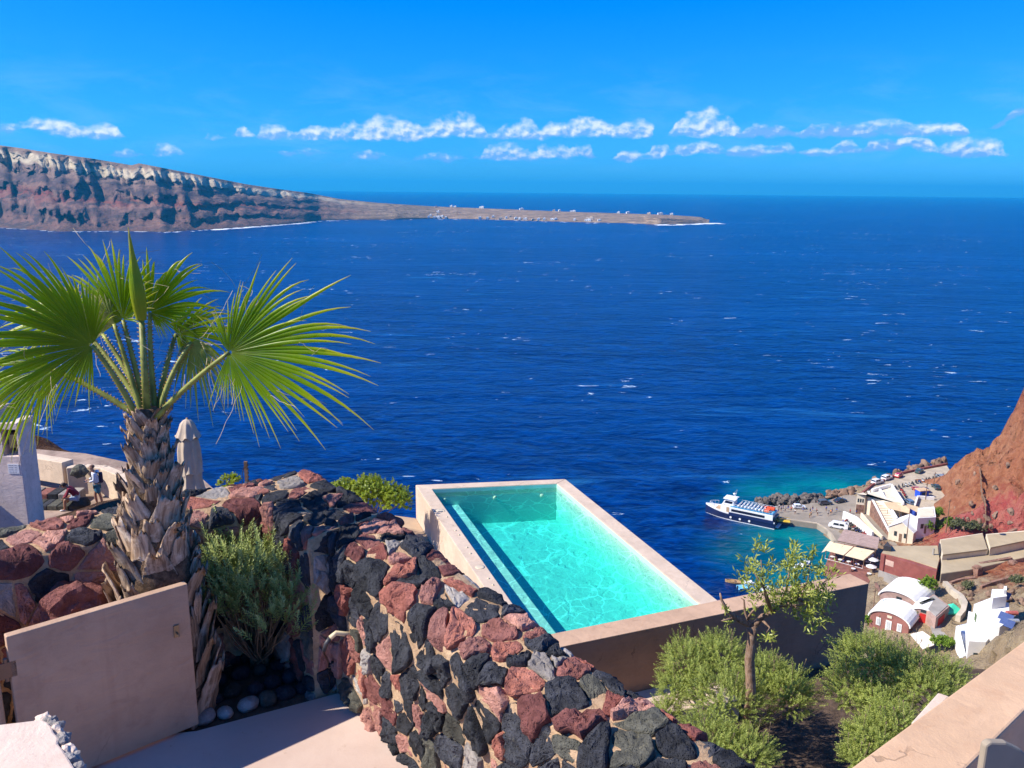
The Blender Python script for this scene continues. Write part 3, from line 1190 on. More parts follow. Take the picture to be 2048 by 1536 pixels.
# ------------------------------------------------------------------ gate
gR, gL = Vector((-1.937, 4.703)), Vector((-2.656, 4.065))
gv = (gR - gL).normalized()
gn = Vector((-gv.y, gv.x))
gate = empty('gate', (gL.x, gL.y, FLOOR_Z), math.atan2(gv.y, gv.x), 'plain tan plastered gate panel standing half open by palm', 'gate')
GW = (gR - gL).length
MB().box0(0.0, GW, 0.0, 0.055, 0.022, 0.975).build('gate_panel', PLASTER, gate, bevel=0.006)
mb = MB()
mb.box0(GW - 0.105, GW - 0.075, -0.010, -0.001, 0.66, 0.735)
mb.tube([(GW - 0.09, -0.006, 0.69), (GW - 0.09, -0.035, 0.685), (GW - 0.085, -0.036, 0.675)], 0.006, 8)
mb.build('latch', plain('latch_metal', (0.30, 0.22, 0.14), 0.45, metal=0.6, bump=0), gate)
for zz in (0.2, 0.72):
    mb = MB()
    mb.tube([(-0.016, 0.012, zz), (-0.016, 0.012, zz + 0.13)], 0.012, 10)
    mb.box0(-0.05, 0.03, 0.0, 0.008, zz + 0.02, zz + 0.11)
    mb.build('hinge', plain('hinge_metal', (0.22, 0.14, 0.10), 0.5, metal=0.5, bump=0.2), gate)
# wall the gate hangs on
gp = gL - gv * 0.045
mb = MB()
pl = [gp + gn * 0.03, gp + gn * 0.33, gp - gv * 2.2 + gn * 0.33, gp - gv * 2.2 + gn * 0.03]
mb.prism([p[:] for p in pl], FLOOR_Z - 0.1, FLOOR_Z + 0.96)
gpw = mb.build('gate_post_wall', PLASTER, bevel=0.02)
tag(gpw, 'plastered wall end carrying the gate hinges', 'wall')

# broken plaster ledge in the near corner
rnd = random.Random(3)
edge = [(84, 1438), (96, 1444), (104, 1452), (108, 1464), (118, 1474), (116, 1486), (128, 1500), (138, 1516), (150, 1536), (170, 1570)]
ZL = 98.02
top = [at(-260, 1470, z=ZL), at(0, 1448, z=ZL)] + [at(x, y, z=ZL) for x, y in edge] + [at(60, 1700, z=ZL), at(-260, 1650, z=ZL)]
mb = MB()
mb.prism([p[:2] for p in top], ZL - 0.05, ZL)
lg = empty('broken_ledge', (top[3].x, top[3].y, ZL - 0.05), 0, 'pale plaster ledge with crumbling broken edge beside gate', 'ledge')
o = mb.build('ledge_slab', PLASTER_PALE, lg, bevel=0.008)
for k, (x, y) in enumerate(edge):
    m2 = MB()
    c = at(x + 4, y + 4, z=ZL - 0.03)
    m2.blob((c.x, c.y, c.z), (0.032, 0.03, 0.026), 3, 0.5, k + 30, 1.5)
    m2.build('rubble_stone', ST_GREY if k % 3 else PLASTER_PALE, lg, smooth=False)
mb = MB()
q = [at(-260, 1480, z=ZL), at(40, 1470, z=ZL), at(60, 1690, z=ZL), at(-260, 1640, z=ZL)]
mb.prism([p[:2] for p in q], 95.5, ZL - 0.052)
mb.build('ledge_support', PLASTER, lg)
for ch in lg.children:
    ch.matrix_parent_inverse = Matrix.Translation(lg.location).inverted()

# ------------------------------------------------------------------ near parapet on the right
ZP = 97.5
pa, pb_, pc, pd = at(2048, 1281, z=ZP), at(1700, 1536, z=ZP), at(1932, 1536, z=ZP), at(2048, 1421, z=ZP)
dv_ = (pa - pb_).normalized()
dw_ = (pd - pc).normalized()
mb = MB()
mb.prism([(pa + dv_ * 1.5)[:2], (pb_ - dv_ * 1.2)[:2], (pc - dw_ * 1.2)[:2], (pd + dw_ * 1.6)[:2]], 91.0, ZP)
par = mb.build('parapet_wall', PLASTER_LIT, bevel=0.012)
tag(par, 'wide peach plaster parapet slanting across the near corner', 'wall')
mb = MB()
q = [at(1822, 1444, z=97.42), at(1876, 1384, z=97.42), at(1900, 1392, z=97.42), at(1850, 1450, z=97.42)]
mb.prism([p[:2] for p in q], 92.0, 97.42)
o = mb.build('parapet_ledge', PLASTER_PALE, bevel=0.01)
tag(o, 'small pale plaster ledge against the outer side of parapet', 'ledge')
# balcony floor inside the parapet
mb = MB()
mb.prism([(pc - dw_ * 1.2)[:2], (pd + dw_ * 1.6)[:2], (6.0, 2.0), (4.0, 0.3), (1.6, 0.8)], 94.0, 96.2)
o = mb.build('balcony_floor', FLOOR_M)
tag(o, kind='structure')
# rounded grey chair back inside it
mb = MB()
c0 = at(1972, 1492, y=2.75)
pts2 = [(0, 0), (0.02, 0.012), (0.09, 0.0), (0.16, -0.04), (0.22, -0.10), (0.27, -0.2), (0.27, -0.6), (0, -0.6)]
th = 0.03
vs = [(x, y_, z) for y_ in (0, th) for x, z in pts2]
n = len(pts2)
mb.add(vs, [tuple(range(n)), tuple(range(2 * n - 1, n - 1, -1))] + [(i, n + i, n + (i + 1) % n, (i + 1) % n) for i in range(n)])
ch = empty('chair', (c0.x, c0.y, 96.2), math.radians(12), 'grey beige chair with rounded back in dark corner behind parapet', 'chair')
bk = mb.build('backrest', plain('chair_grey', (0.33, 0.27, 0.20), 0.7, 0.06, 4, 0.05, 100), ch, bevel=0.008, loc=(0, 0, c0.z - 96.2))
m2 = MB()
m2.box0(0.0, 0.27, 0.03, 0.40, 0.42, 0.46)
m2.build('seat', MATS['chair_grey'], ch, bevel=0.01)
for (x, y_) in ((0.01, 0.05), (0.24, 0.05), (0.01, 0.37), (0.24, 0.37)):
    MB().box0(x, x + 0.025, y_, y_ + 0.025, 0, 0.42).build('leg', MATS['chair_grey'], ch)
# ------------------------------------------------------------------ swimming pool
ZR = 93.5
ZW = ZR - 0.10


def lin(p, q, t):
    return Vector((p[0] + (q[0] - p[0]) * t, p[1] + (q[1] - p[1]) * t))


iFL, iFR, iNR, iNL = [Vector(at(*q, z=ZR)[:2]) for q in ((863.75, 977.5), (1113.75, 966.6), (1401, 1209), (1073, 1274))]
oFL, oFR, oNR = [Vector(at(*q, z=ZR)[:2]) for q in ((831, 969.7), (1131, 957.8), (1436, 1201))]
oNL = Vector(at(1010, 1236, z=ZR)[:2])
wBR, wFR, wFL = [Vector(at(*q, z=ZR)[:2]) for q in ((1700, 1147), (1738, 1166), (1130, 1291))]
nd_ = (iNR - iNL).normalized()
wBL = iNL - nd_ * 0.75
wFL = wFL - (wFR - wFL).normalized() * 1.0
pool = empty('swimming_pool', (iNL.x, iNL.y, ZW), 0, 'small raised plunge pool of clear turquoise water with pale coping', 'swimming pool')
PINV = Matrix.Translation(pool.location).inverted()


def ppart(o):
    o.parent = pool
    o.matrix_parent_inverse = PINV
    return o


def pool_inside_material():
    m, nt, b = new_mat('pool_lining')
    p = nt.pos()
    n = nt.noise(p, 3, 5, 0.6)
    nt.put(b.inputs['Base Color'], nt.mix(nt.step(n, 0.3, 0.7), (0.42, 0.70, 0.60), (0.46, 0.76, 0.66)))
    b.inputs['Roughness'].default_value = 0.7
    return m


LINING = pool_inside_material()
ppart(MB().prism([oFL, oFR, iFR, iFL], 91.0, ZR).build('far_wall', PLASTER_POOL, bevel=0.012))
ppart(MB().prism([oFL, iFL, iNL - nd_ * 0.002, oNL], 91.0, ZR - 0.003).build('side_wall', PLASTER_POOL, bevel=0.012))
ppart(MB().prism([oFR, oNR, iNR, iFR], 86.0, ZR - 0.002).build('side_wall', PLASTER_POOL, bevel=0.012))
ppart(MB().prism([wBL, wBR, wFR, wFL], 91.0, ZR - 0.024).build('front_wall', POOL_FRONT_SHADED, bevel=0.012))
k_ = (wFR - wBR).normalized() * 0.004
ppart(MB().prism([wBL - k_, wBR - k_, wFR + k_, wFL + k_], ZR - 0.0225, ZR - 0.004).build('lit_top_slab', PLASTER, bevel=0.006))  # thin slab added in lighter plaster for the sunlit top of the wall
# lining sheet just inside the walls
e = 0.006
cen = (iFL + iFR + iNR + iNL) / 4


def ins(p, k=e):
    d = (cen - p).normalized()
    return p + d * k


ZF = 92.62
ppart(MB().prism([ins(p, -0.02) for p in (iFL, iFR, iNR, iNL)], 91.2, ZF).build('pool_floor', LINING))
# bench along the side nearest the stone wall
bL0, bL1 = iNL, iFL
bw_ = 0.60
ar = (iNR - iNL).normalized()
af = (iFR - iFL).normalized()
ppart(MB().prism([iNL, iNL + ar * bw_, iFL + af * bw_, iFL], ZF - 0.05, ZR - 0.40).build('bench', LINING, bevel=0.02))
for (p, q) in ((iFL, iFR), (iFR, iNR), (iNR, iNL), (iNL, iFL)):
    d = (q - p).normalized()
    nn = Vector((-d.y, d.x))
    if nn.dot(cen - p) < 0:
        nn = -nn
    p1, q1 = p + d * 0.004, q - d * 0.004
    ppart(MB().prism([p1 + nn * 0.001, q1 + nn * 0.001, q1 + nn * 0.006, p1 + nn * 0.006], ZF, ZR - 0.02).build('lining_wall', LINING))


def water_material():
    m = bpy.data.materials.new('pool_water')
    m.use_nodes = True
    nt = NT(m.node_tree)
    for nd in list(m.node_tree.nodes):
        m.node_tree.nodes.remove(nd)
    out = nt.node('ShaderNodeOutputMaterial')
    p = nt.pos()
    # caustic web painted into the transmission colour, in place of sunlight focused by ripples
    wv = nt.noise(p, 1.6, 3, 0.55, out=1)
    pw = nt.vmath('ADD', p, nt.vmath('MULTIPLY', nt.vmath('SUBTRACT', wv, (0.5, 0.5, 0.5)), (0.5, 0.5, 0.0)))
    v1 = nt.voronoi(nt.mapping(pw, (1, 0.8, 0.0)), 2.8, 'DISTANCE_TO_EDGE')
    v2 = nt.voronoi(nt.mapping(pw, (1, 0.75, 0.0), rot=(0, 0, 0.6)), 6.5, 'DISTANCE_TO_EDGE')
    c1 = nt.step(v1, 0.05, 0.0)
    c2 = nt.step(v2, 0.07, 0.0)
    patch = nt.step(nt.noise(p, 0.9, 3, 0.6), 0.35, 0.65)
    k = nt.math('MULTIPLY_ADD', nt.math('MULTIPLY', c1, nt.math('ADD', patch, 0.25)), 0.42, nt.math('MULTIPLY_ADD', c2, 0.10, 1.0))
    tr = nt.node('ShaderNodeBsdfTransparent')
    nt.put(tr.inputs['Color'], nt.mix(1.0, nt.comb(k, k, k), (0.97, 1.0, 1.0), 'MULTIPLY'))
    gl = nt.node('ShaderNodeBsdfGlossy')
    gl.inputs['Roughness'].default_value = 0.06
    h = nt.math('ADD', nt.noise(pw, 3.2, 4, 0.55), nt.math('MULTIPLY', nt.noise(pw, 11, 3, 0.55), 0.3))
    bn = nt.bump(h, 0.07, 0.05)
    nt.put(gl.inputs['Normal'], bn)
    fr = nt.node('ShaderNodeFresnel')
    fr.inputs['IOR'].default_value = 1.33
    nt.put(fr.inputs['Normal'], bn)
    mx = nt.node('ShaderNodeMixShader')
    nt.put(mx.inputs[0], fr.outputs[0])
    nt.l.new(tr.outputs[0], mx.inputs[1])
    nt.l.new(gl.outputs[0], mx.inputs[2])
    nt.l.new(mx.outputs[0], out.inputs['Surface'])
    va = nt.node('ShaderNodeVolumeAbsorption')
    va.inputs['Color'].default_value = (0.0, 0.93, 0.935, 1)
    va.inputs['Density'].default_value = 0.75
    nt.l.new(va.outputs[0], out.inputs['Volume'])
    return m


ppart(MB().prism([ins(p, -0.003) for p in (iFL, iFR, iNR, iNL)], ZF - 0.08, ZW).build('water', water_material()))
# fittings on the coping
FIT = plain('fitting_cream', (0.60, 0.50, 0.36), 0.4, 0.05, 5, 0)
for (px, py) in ((888, 1022), (894, 1034), (911, 1061), (918, 1070), (934, 1095), (941, 1107), (977, 1157), (986, 1170), (1011, 1205)):
    c = at(px, py, z=ZR)
    ppart(MB().lathe([(0.022, 0), (0.022, 0.007), (0.012, 0.010), (0.010, 0.020), (0.005, 0.025)], 12, (c.x, c.y, ZR - 0.004)).build('coping_fitting', FIT, smooth=True))
for (px, py) in ((880, 1021), (960, 1134)):
    c = at(px, py, z=ZR)
    ppart(MB().lathe([(0.085, 0), (0.085, 0.006), (0.06, 0.010), (0.01, 0.010)], 20, (c.x, c.y, ZR - 0.004)).build('skimmer_lid', FIT, smooth=True))
for t in (0.1, 0.5, 0.88):
    p = lin(iFL, iFR, t)
    d = (cen - p).normalized()
    mb = MB()
    for k in range(1):
        M = Matrix.Rotation(math.pi / 2, 3, 'X')
        vs = []
    mb.tube([(p.x - af.y * -0.0, p.y - 0.01, ZW - 0.18), (p.x + d.x * 0.03, p.y - 0.035, ZW - 0.18)], [0.05, 0.04], 16)
    ppart(mb.build('pool_light', plain('light_glass', (0.6, 0.66, 0.5), 0.2, 0.02, 3, 0), smooth=True))

# ------------------------------------------------------------------ decks round the pool
DECK = plain('deck_cement', (0.46, 0.325, 0.215), 0.85, 0.08, 1.2, 0.25, 60, dirt=(0.36, 0.24, 0.15), dirt_amt=0.4)
DECK2 = plain('deck_grey', (0.42, 0.33, 0.245), 0.85, 0.08, 1.2, 0.25, 60)
mb = MB()
mb.prism([wp(2.2, 0.43), oNL - Vector((0, 0.01)), (oFL.x - 0.01, oFL.y), at(640, 1012, z=92.7)[:2], at(560, 1040, z=92.7)[:2], wp(-1.6, 0.43)], 84.0, 92.70)
o = mb.build('pool_deck', DECK)
tag(o, kind='structure')
mb = MB()
q = [at(832, 1090, z=92.78)[:2], at(878, 1087, z=92.78)[:2], at(975, 1200, z=92.78)[:2], at(900, 1200, z=92.78)[:2]]
mb.prism([q_ for q_ in q], 92.6, 92.78)
o = mb.build('deck_step', DECK2, bevel=0.01)
tag(o, kind='structure')
# garden ground in front of the pool wall
mb = MB()
mb.prism([wp(-0.4, 0.43), wp(3.1, 0.43), (2.2, 1.6), (7.0, 6.5), (8.6, 12.9), (wFR.x + 0.2, wFR.y), (wFL.x, wFL.y)], 80.0, 92.12)
o = mb.build('garden_ground', SOIL)
tag(o, kind='structure')
# pale ledge along the foot of the pool wall
fd = (wFR - wFL).normalized()
fn = Vector((fd.y, -fd.x))
eR = wFL + fd * 3.62
mb = MB()
mb.prism([wFL + fn * 0.004, eR + fn * 0.004, eR + fn * 0.75, wFL + fn * 0.42], 91.5, 92.46)
o = mb.build('planter_ledge', PLASTER_PALE, bevel=0.015)
tag(o, 'pale plaster ledge at the foot of the dark pool wall', 'ledge')
# ------------------------------------------------------------------ plants
def leaf_material(name, ramp_stops, trans, t_amt=0.45, rough=0.45, var=0.35, thick=1.0):
    """Leaf: reflected colour along the blade (v) plus light shining through."""
    m = bpy.data.materials.new(name)
    m.use_nodes = True
    nt = NT(m.node_tree)
    b = m.node_tree.nodes['Principled BSDF']
    out = m.node_tree.nodes['Material Output']
    uv = nt.node('ShaderNodeUVMap').outputs[0]
    x, y, _ = nt.sep(uv)[:3]
    c = nt.ramp(y, ramp_stops)
    r = nt.math('ADD', nt.math('MULTIPLY', nt.noise(nt.pos(), 23, 3, 0.6), 0.6), nt.math('MULTIPLY', nt.noise(nt.pos(), 3.1, 3, 0.6), 0.4))
    hsv = nt.node('ShaderNodeHueSaturation')
    nt.put(hsv.inputs['Value'], nt.math('MULTIPLY_ADD', nt.math('SUBTRACT', r, 0.5), 2.6 * var, 1.0))
    nt.put(hsv.inputs['Color'], c)
    nt.put(b.inputs['Base Color'], hsv.outputs[0])
    b.inputs['Roughness'].default_value = rough
    b.inputs['Specular IOR Level'].default_value = 0.35
    tl = nt.node('ShaderNodeBsdfTranslucent')
    nt.put(tl.inputs['Color'], nt.mix(nt.step(y, 0.15, 0.75), tuple(q * thick for q in trans), trans))
    mx = nt.node('ShaderNodeMixShader')
    mx.inputs[0].default_value = t_amt
    nt.l.new(b.outputs[0], mx.inputs[1])
    nt.l.new(tl.outputs[0], mx.inputs[2])
    nt.l.new(mx.outputs[0], out.inputs['Surface'])
    return m


PALM_LEAF = leaf_material('palm_leaf', [(0.0, (0.22, 0.30, 0.02)), (0.22, (0.10, 0.23, 0.002)), (0.60, (0.19, 0.33, 0.002)), (0.80, (0.52, 0.50, 0.02)), (1.0, (0.66, 0.44, 0.20))], (0.74, 0.84, 0.0), 0.55, 0.32, thick=0.4)
PALM_PALE = leaf_material('palm_leaf_pale', [(0.0, (0.30, 0.28, 0.10)), (0.4, (0.20, 0.25, 0.06)), (0.8, (0.30, 0.32, 0.10)), (1.0, (0.55, 0.42, 0.25))], (0.46, 0.52, 0.06), 0.5, 0.4)
SPEAR = leaf_material('palm_spear', [(0.0, (0.34, 0.36, 0.03)), (0.5, (0.20, 0.34, 0.015)), (0.85, (0.46, 0.44, 0.04)), (1.0, (0.66, 0.46, 0.16))], (0.6, 0.7, 0.0), 0.35, 0.35)
PETIOLE = plain('palm_stalk', (0.26, 0.28, 0.06), 0.5, 0.25, 14, 0.1, 60)
THORN = plain('palm_thorn', (0.34, 0.17, 0.05), 0.5, 0.1, 10, 0)
THREAD = plain('palm_thread', (0.55, 0.43, 0.26), 0.8, 0.1, 10, 0)


def boot_material():
    m, nt, b = new_mat('palm_boot')
    o = nt.objco()
    r = nt.rand()
    g = nt.noise(nt.mapping(nt.vmath('ADD', o, nt.comb(r, r, r)), (18, 60, 4)), 1.0, 5, 0.65)
    n = nt.noise(nt.vmath('ADD', o, nt.comb(r, 0.0, r)), 14, 5, 0.65)
    c = nt.mix(nt.step(g, 0.35, 0.65), (0.20, 0.125, 0.08), (0.50, 0.36, 0.25))
    c = nt.mix(nt.math('MULTIPLY', nt.step(n, 0.5, 0.68), 0.75), c, (0.62, 0.50, 0.38))
    c = nt.mix(nt.math('MULTIPLY', nt.step(nt.noise(o, 30, 4, 0.6), 0.6, 0.72), 0.6), c, (0.06, 0.035, 0.022))
    hsv = nt.node('ShaderNodeHueSaturation')
    nt.put(hsv.inputs['Value'], nt.math('MULTIPLY_ADD', r, 0.6, 0.7))
    nt.put(hsv.inputs['Color'], c)
    nt.put(b.inputs['Base Color'], hsv.outputs[0])
    b.inputs['Roughness'].default_value = 0.85
    b.inputs['Specular IOR Level'].default_value = 0.2
    nt.put(b.inputs['Normal'], nt.bump(nt.math('ADD', g, nt.math('MULTIPLY', n, 0.7)), 0.7, 0.012))
    return m


BOOT = boot_material()
FIBRE = plain('palm_fibre', (0.17, 0.105, 0.062), 0.95, 0.4, 30, 0.9, 120, bdist=0.02)
palm = empty('palm_tree', (-2.225, 4.92, FLOOR_Z - 0.07), 0, 'young fan palm with thick trunk of old leaf bases behind gate', 'palm tree')
PB = Vector((-2.225, 4.92, FLOOR_Z - 0.07))
PT = Vector((-2.175, 4.92, 98.71))


def to_palm(o):
    o.parent = palm
    o.matrix_parent_inverse = Matrix.Translation(PB).inverted()
    return o


def trunk_r(t):
    return float(np.interp(t, [0, .15, .4, .62, .8, .93, 1.0], [.285, .275, .235, .170, .115, .085, .05]))


pts = [PB.lerp(PT, t) for t in np.linspace(0, 1, 14)]
to_palm(MB().tube(pts, [trunk_r(t) for t in np.linspace(0, 1, 14)], 22).build('trunk', FIBRE, smooth=True))


def boot_mesh(seed):
    rnd = random.Random(seed)
    L = rnd.uniform(0.19, 0.26)
    W0 = rnd.uniform(0.15, 0.20)
    nl, nw = 8, 6
    V, F = [], []
    curl = rnd.uniform(-0.02, 0.05)
    split = rnd.random() < 0.4
    for side in (0, 1):
        for i in range(nl + 1):
            t = i / nl
            w = W0 * (1 - 0.55 * t ** 1.1)
            for j in range(nw + 1):
                s = j / nw * 2 - 1
                y = s * w * 0.5 * (1 + 0.06 * mnoise.noise(Vector((t * 6, s, seed))))
                z = t * L
                if i == nl:
                    z += rnd.uniform(-0.035, 0.03) - (0.03 if split and abs(s) < 0.3 else 0)
                x = 0.04 * t ** 1.5 + curl * t * t + 0.018 * (1 - s * s) + 0.006 * mnoise.noise(Vector((t * 7, s * 3, seed + 5)))
                th = lerp(0.03, 0.010, t) * (1 - 0.6 * s * s)
                V.append((x - (th if side else 0), y, z))
    n = (nl + 1) * (nw + 1)
    for i in range(nl):
        for j in range(nw):
            a = i * (nw + 1) + j
            F.append((a, a + 1, a + nw + 2, a + nw + 1))
            F.append((n + a, n + a + nw + 1, n + a + nw + 2, n + a + 1))
    for i in range(nl):
        for j in (0, nw):
            a = i * (nw + 1) + j
            b_ = a + nw + 1
            F.append((a, b_, n + b_, n + a) if j == 0 else (b_, a, n + a, n + b_))
    for j in range(nw):
        a = nl * (nw + 1) + j
        F.append((a, a + 1, n + a + 1, n + a))
    me = bpy.data.meshes.new('leaf_base')
    me.from_pydata(V, [], F)
    me.materials.append(BOOT)
    me.polygons.foreach_set('use_smooth', [True] * len(me.polygons))
    me.update()
    return me


BOOTS = [boot_mesh(k) for k in range(8)]
rnd = random.Random(21)
NBOOT = 150
for k in range(NBOOT):
    t = (k / NBOOT) ** 0.78
    th = k * 2.39996 + rnd.uniform(-0.18, 0.18)
    c = PB.lerp(PT, t * 0.97)
    r = trunk_r(t) - 0.025
    tipd = Vector((c.x + math.cos(th) * (r + 0.10) - gR.x, c.y + math.sin(th) * (r + 0.10) - gR.y))
    if c.z < FLOOR_Z + 0.98 and tipd.dot(gn) < 0.10 and tipd.dot(gv) < 0.10:
        continue
    o = bpy.data.objects.new('leaf_base', BOOTS[k % 8])
    COL.objects.link(o)
    sc = lerp(1.55, 0.72, t ** 0.8) * rnd.uniform(0.8, 1.15)
    tilt = rnd.uniform(-0.10, 0.08) + (0.22 if rnd.random() < 0.12 else 0)
    if t > 0.90:
        tilt += 0.10 + (t - 0.90) * 3.0
        sc *= 0.70
        r += 0.02
    M = Matrix.Translation(c) @ Matrix.Rotation(th, 4, 'Z') @ Matrix.Translation((r, 0, 0)) @ Matrix.Rotation(tilt, 4, 'Y') @ Matrix.Rotation(rnd.uniform(-0.3, 0.3), 4, 'X') @ Matrix.Diagonal((sc, sc * rnd.uniform(0.9, 1.15), sc, 1))
    o.parent = palm
    o.matrix_parent_inverse = Matrix.Translation(PB).inverted()
    o.matrix_basis = M


def frond(hub, tip, nhint, R, spread, nseg, seed, base=None, droop=0.16, mat=None, cone=0.18, bend=None, petr=(0.020, 0.011), skew=0.0, threads=22, join=0.42):
    rnd = random.Random(seed)
    hub = Vector(hub)
    ax = (Vector(tip) - hub).normalized()
    nrm = Vector(nhint)
    nrm = (nrm - ax * nrm.dot(ax)).normalized()
    side = nrm.cross(ax).normalized()
    fr = bpy.data.objects.new('frond', None)
    COL.objects.link(fr)
    to_palm(fr)
    NT_ = 10
    V, F, UV = [], [], []
    TH = MB()
    dth = math.radians(spread) / nseg
    for k in range(nseg):
        th = (k + 0.5 - nseg / 2) * dth + rnd.uniform(-0.15, 0.15) * dth + skew
        d = ax * math.cos(th) + side * math.sin(th)
        sd = -ax * math.sin(th) + side * math.cos(th)
        Lr = R * max(0.32, math.cos(min(abs(th) * 0.8, 1.5))) * (rnd.uniform(0.80, 1.06) if rnd.random() > 0.08 else rnd.uniform(0.5, 0.75))
        lift = cone * (1 - math.cos(th)) + rnd.uniform(-0.02, 0.02)
        dr = droop * rnd.uniform(0.5, 1.6)
        sw = rnd.uniform(-0.07, 0.07)
        tw = rnd.uniform(-0.5, 0.5)
        o = len(V)
        for i in range(NT_ + 1):
            t = 0.02 + 0.98 * i / NT_
            wj = Lr * dth * 0.56 * t
            wmax = Lr * dth * 0.56 * join
            w = wj if t < join else wmax * (1 - ((t - join) / (1 - join)) ** 1.5) * 1.05 + 0.0008
            p = hub + d * (t * Lr) + nrm * (lift * Lr * t) + sd * (sw * Lr * max(0, t - join) ** 1.6)
            p.z -= dr * Lr * t ** 3.2
            fold = 0.85 * w
            ca, sa = math.cos(tw * max(0, t - join)), math.sin(tw * max(0, t - join))
            a = sd * ca + nrm * sa
            up = nrm * ca - sd * sa
            V += [p - a * w, p + up * fold, p + a * w]
            UV += [(0, t), (.5, t), (1, t)]
        for i in range(NT_):
            a = o + i * 3
            F += [(a, a + 1, a + 4, a + 3), (a + 1, a + 2, a + 5, a + 4)]
        if rnd.random() < threads / nseg:
            q = hub + d * (Lr * rnd.uniform(0.4, 0.6)) + nrm * (lift * Lr * 0.5)
            pts = [q]
            v = (d * rnd.uniform(0.2, 1) + sd * rnd.uniform(-1, 1) + nrm * rnd.uniform(-.3, .5)) * 0.03
            for _ in range(rnd.randint(5, 9)):
                v = v + Vector((rnd.uniform(-1, 1), rnd.uniform(-1, 1), rnd.uniform(-1.1, 0.9))) * 0.013
                pts.append(pts[-1] + v)
            TH.tube(pts, [0.0013] * len(pts), 3, caps=False)
    np_mesh('blade', np.array([tuple(p) for p in V]), np.array(F), mat or PALM_LEAF, fr, smooth=False, uv=np.array(UV))
    if TH.f:
        TH.build('fibre_threads', THREAD, fr)
    if base is not None:
        base = Vector(base)
        mid = base.lerp(hub, 0.5) + (Vector(bend) if bend is not None else Vector((0, 0, 0.07)))
        P = []
        for i in range(13):
            t = i / 12
            P.append((base * (1 - t) + mid * t) * (1 - t) + (mid * (1 - t) + hub * t) * t)
        MB().tube(P, [lerp(petr[0], petr[1], i / 12) for i in range(13)], 8).build('petiole', PETIOLE, fr, smooth=True)
        tb = MB()
        for i in range(1, 26):
            t = i / 26
            j = min(11, int(t * 12))
            p = P[j].lerp(P[j + 1], t * 12 - j)
            dd = (P[j + 1] - P[j]).normalized()
            s_ = dd.cross(Vector((0.1, -1, 0.2))).normalized()
            rr = lerp(petr[0], petr[1], t)
            for sg in (-1, 1):
                b0 = p + s_ * sg * rr * 0.9
                tb.add([b0 - dd * 0.006, b0 + dd * 0.006, b0 + s_ * sg * 0.012 + dd * 0.004, b0 + Vector((0, -0.003, 0))], [(0, 1, 2), (0, 2, 3), (1, 3, 2), (0, 3, 1)])
        tb.build('thorn', THORN, fr)
    return fr


pb = lambda dx=0.0, dy=0.0: PT + Vector((dx, dy, -0.06))
frond(at(458, 705, y=4.78), at(756, 660, y=4.62), (0.05, -1.0, 0.25), 0.92, 240, 62, 1, pb(0.05, -0.03), 0.13, cone=0.12, bend=(-0.02, 0, 0.02))
frond(at(384, 684, y=5.10), at(420, 770, y=5.1), (-0.3, -0.8, 0.5), 0.34, 200, 26, 2, pb(0.04, 0.04), 0.5, mat=PALM_PALE, bend=(-0.03, 0, 0.05))
frond(at(246, 640, y=5.06), at(205, 490, y=5.12), (-0.2, -1.0, 0.1), 0.56, 210, 40, 3, pb(-0.02, 0.02), 0.16, bend=(0, 0, 0.02), cone=0.2)
frond(at(300, 625, y=5.14), at(392, 530, y=5.22), (0.25, -1.0, 0.2), 0.52, 230, 40, 4, pb(0.02, 0.05), 0.22, bend=(-0.02, 0, 0.02), cone=0.2)
frond(at(184, 690, y=4.76), at(-80, 596, y=4.62), (-0.05, -1.0, 0.22), 0.90, 215, 58, 5, pb(-0.05, -0.04), 0.22, cone=0.12, bend=(0.03, 0, 0.0), skew=0.12)
frond(at(98, 735, y=4.92), at(-40, 800, y=4.85), (-0.3, -1.0, 0.35), 0.58, 200, 44, 6, pb(-0.06, 0.0), 0.34, bend=(0.02, 0, 0.03))
frond(at(228, 648, y=5.02), at(128, 612, y=5.0), (-0.1, -0.8, 0.6), 0.36, 120, 20, 7, pb(-0.03, -0.01), 0.12, mat=PALM_PALE, bend=(0, 0, 0))
frond(at(150, 640, y=5.25), at(0, 600, y=5.35), (-0.1, -0.7, 0.7), 0.55, 170, 32, 8, pb(-0.03, 0.05), 0.2, bend=(0.02, 0, 0.04))
frond(at(352, 668, y=5.22), at(470, 640, y=5.35), (0.2, -0.8, 0.5), 0.46, 190, 34, 9, pb(0.03, 0.06), 0.28, bend=(-0.02, 0, 0.03))
frond(at(205, 668, y=5.18), at(120, 560, y=5.30), (-0.3, -0.8, 0.4), 0.46, 180, 34, 10, pb(-0.03, 0.06), 0.26, mat=PALM_PALE, bend=(0.02, 0, 0.03))
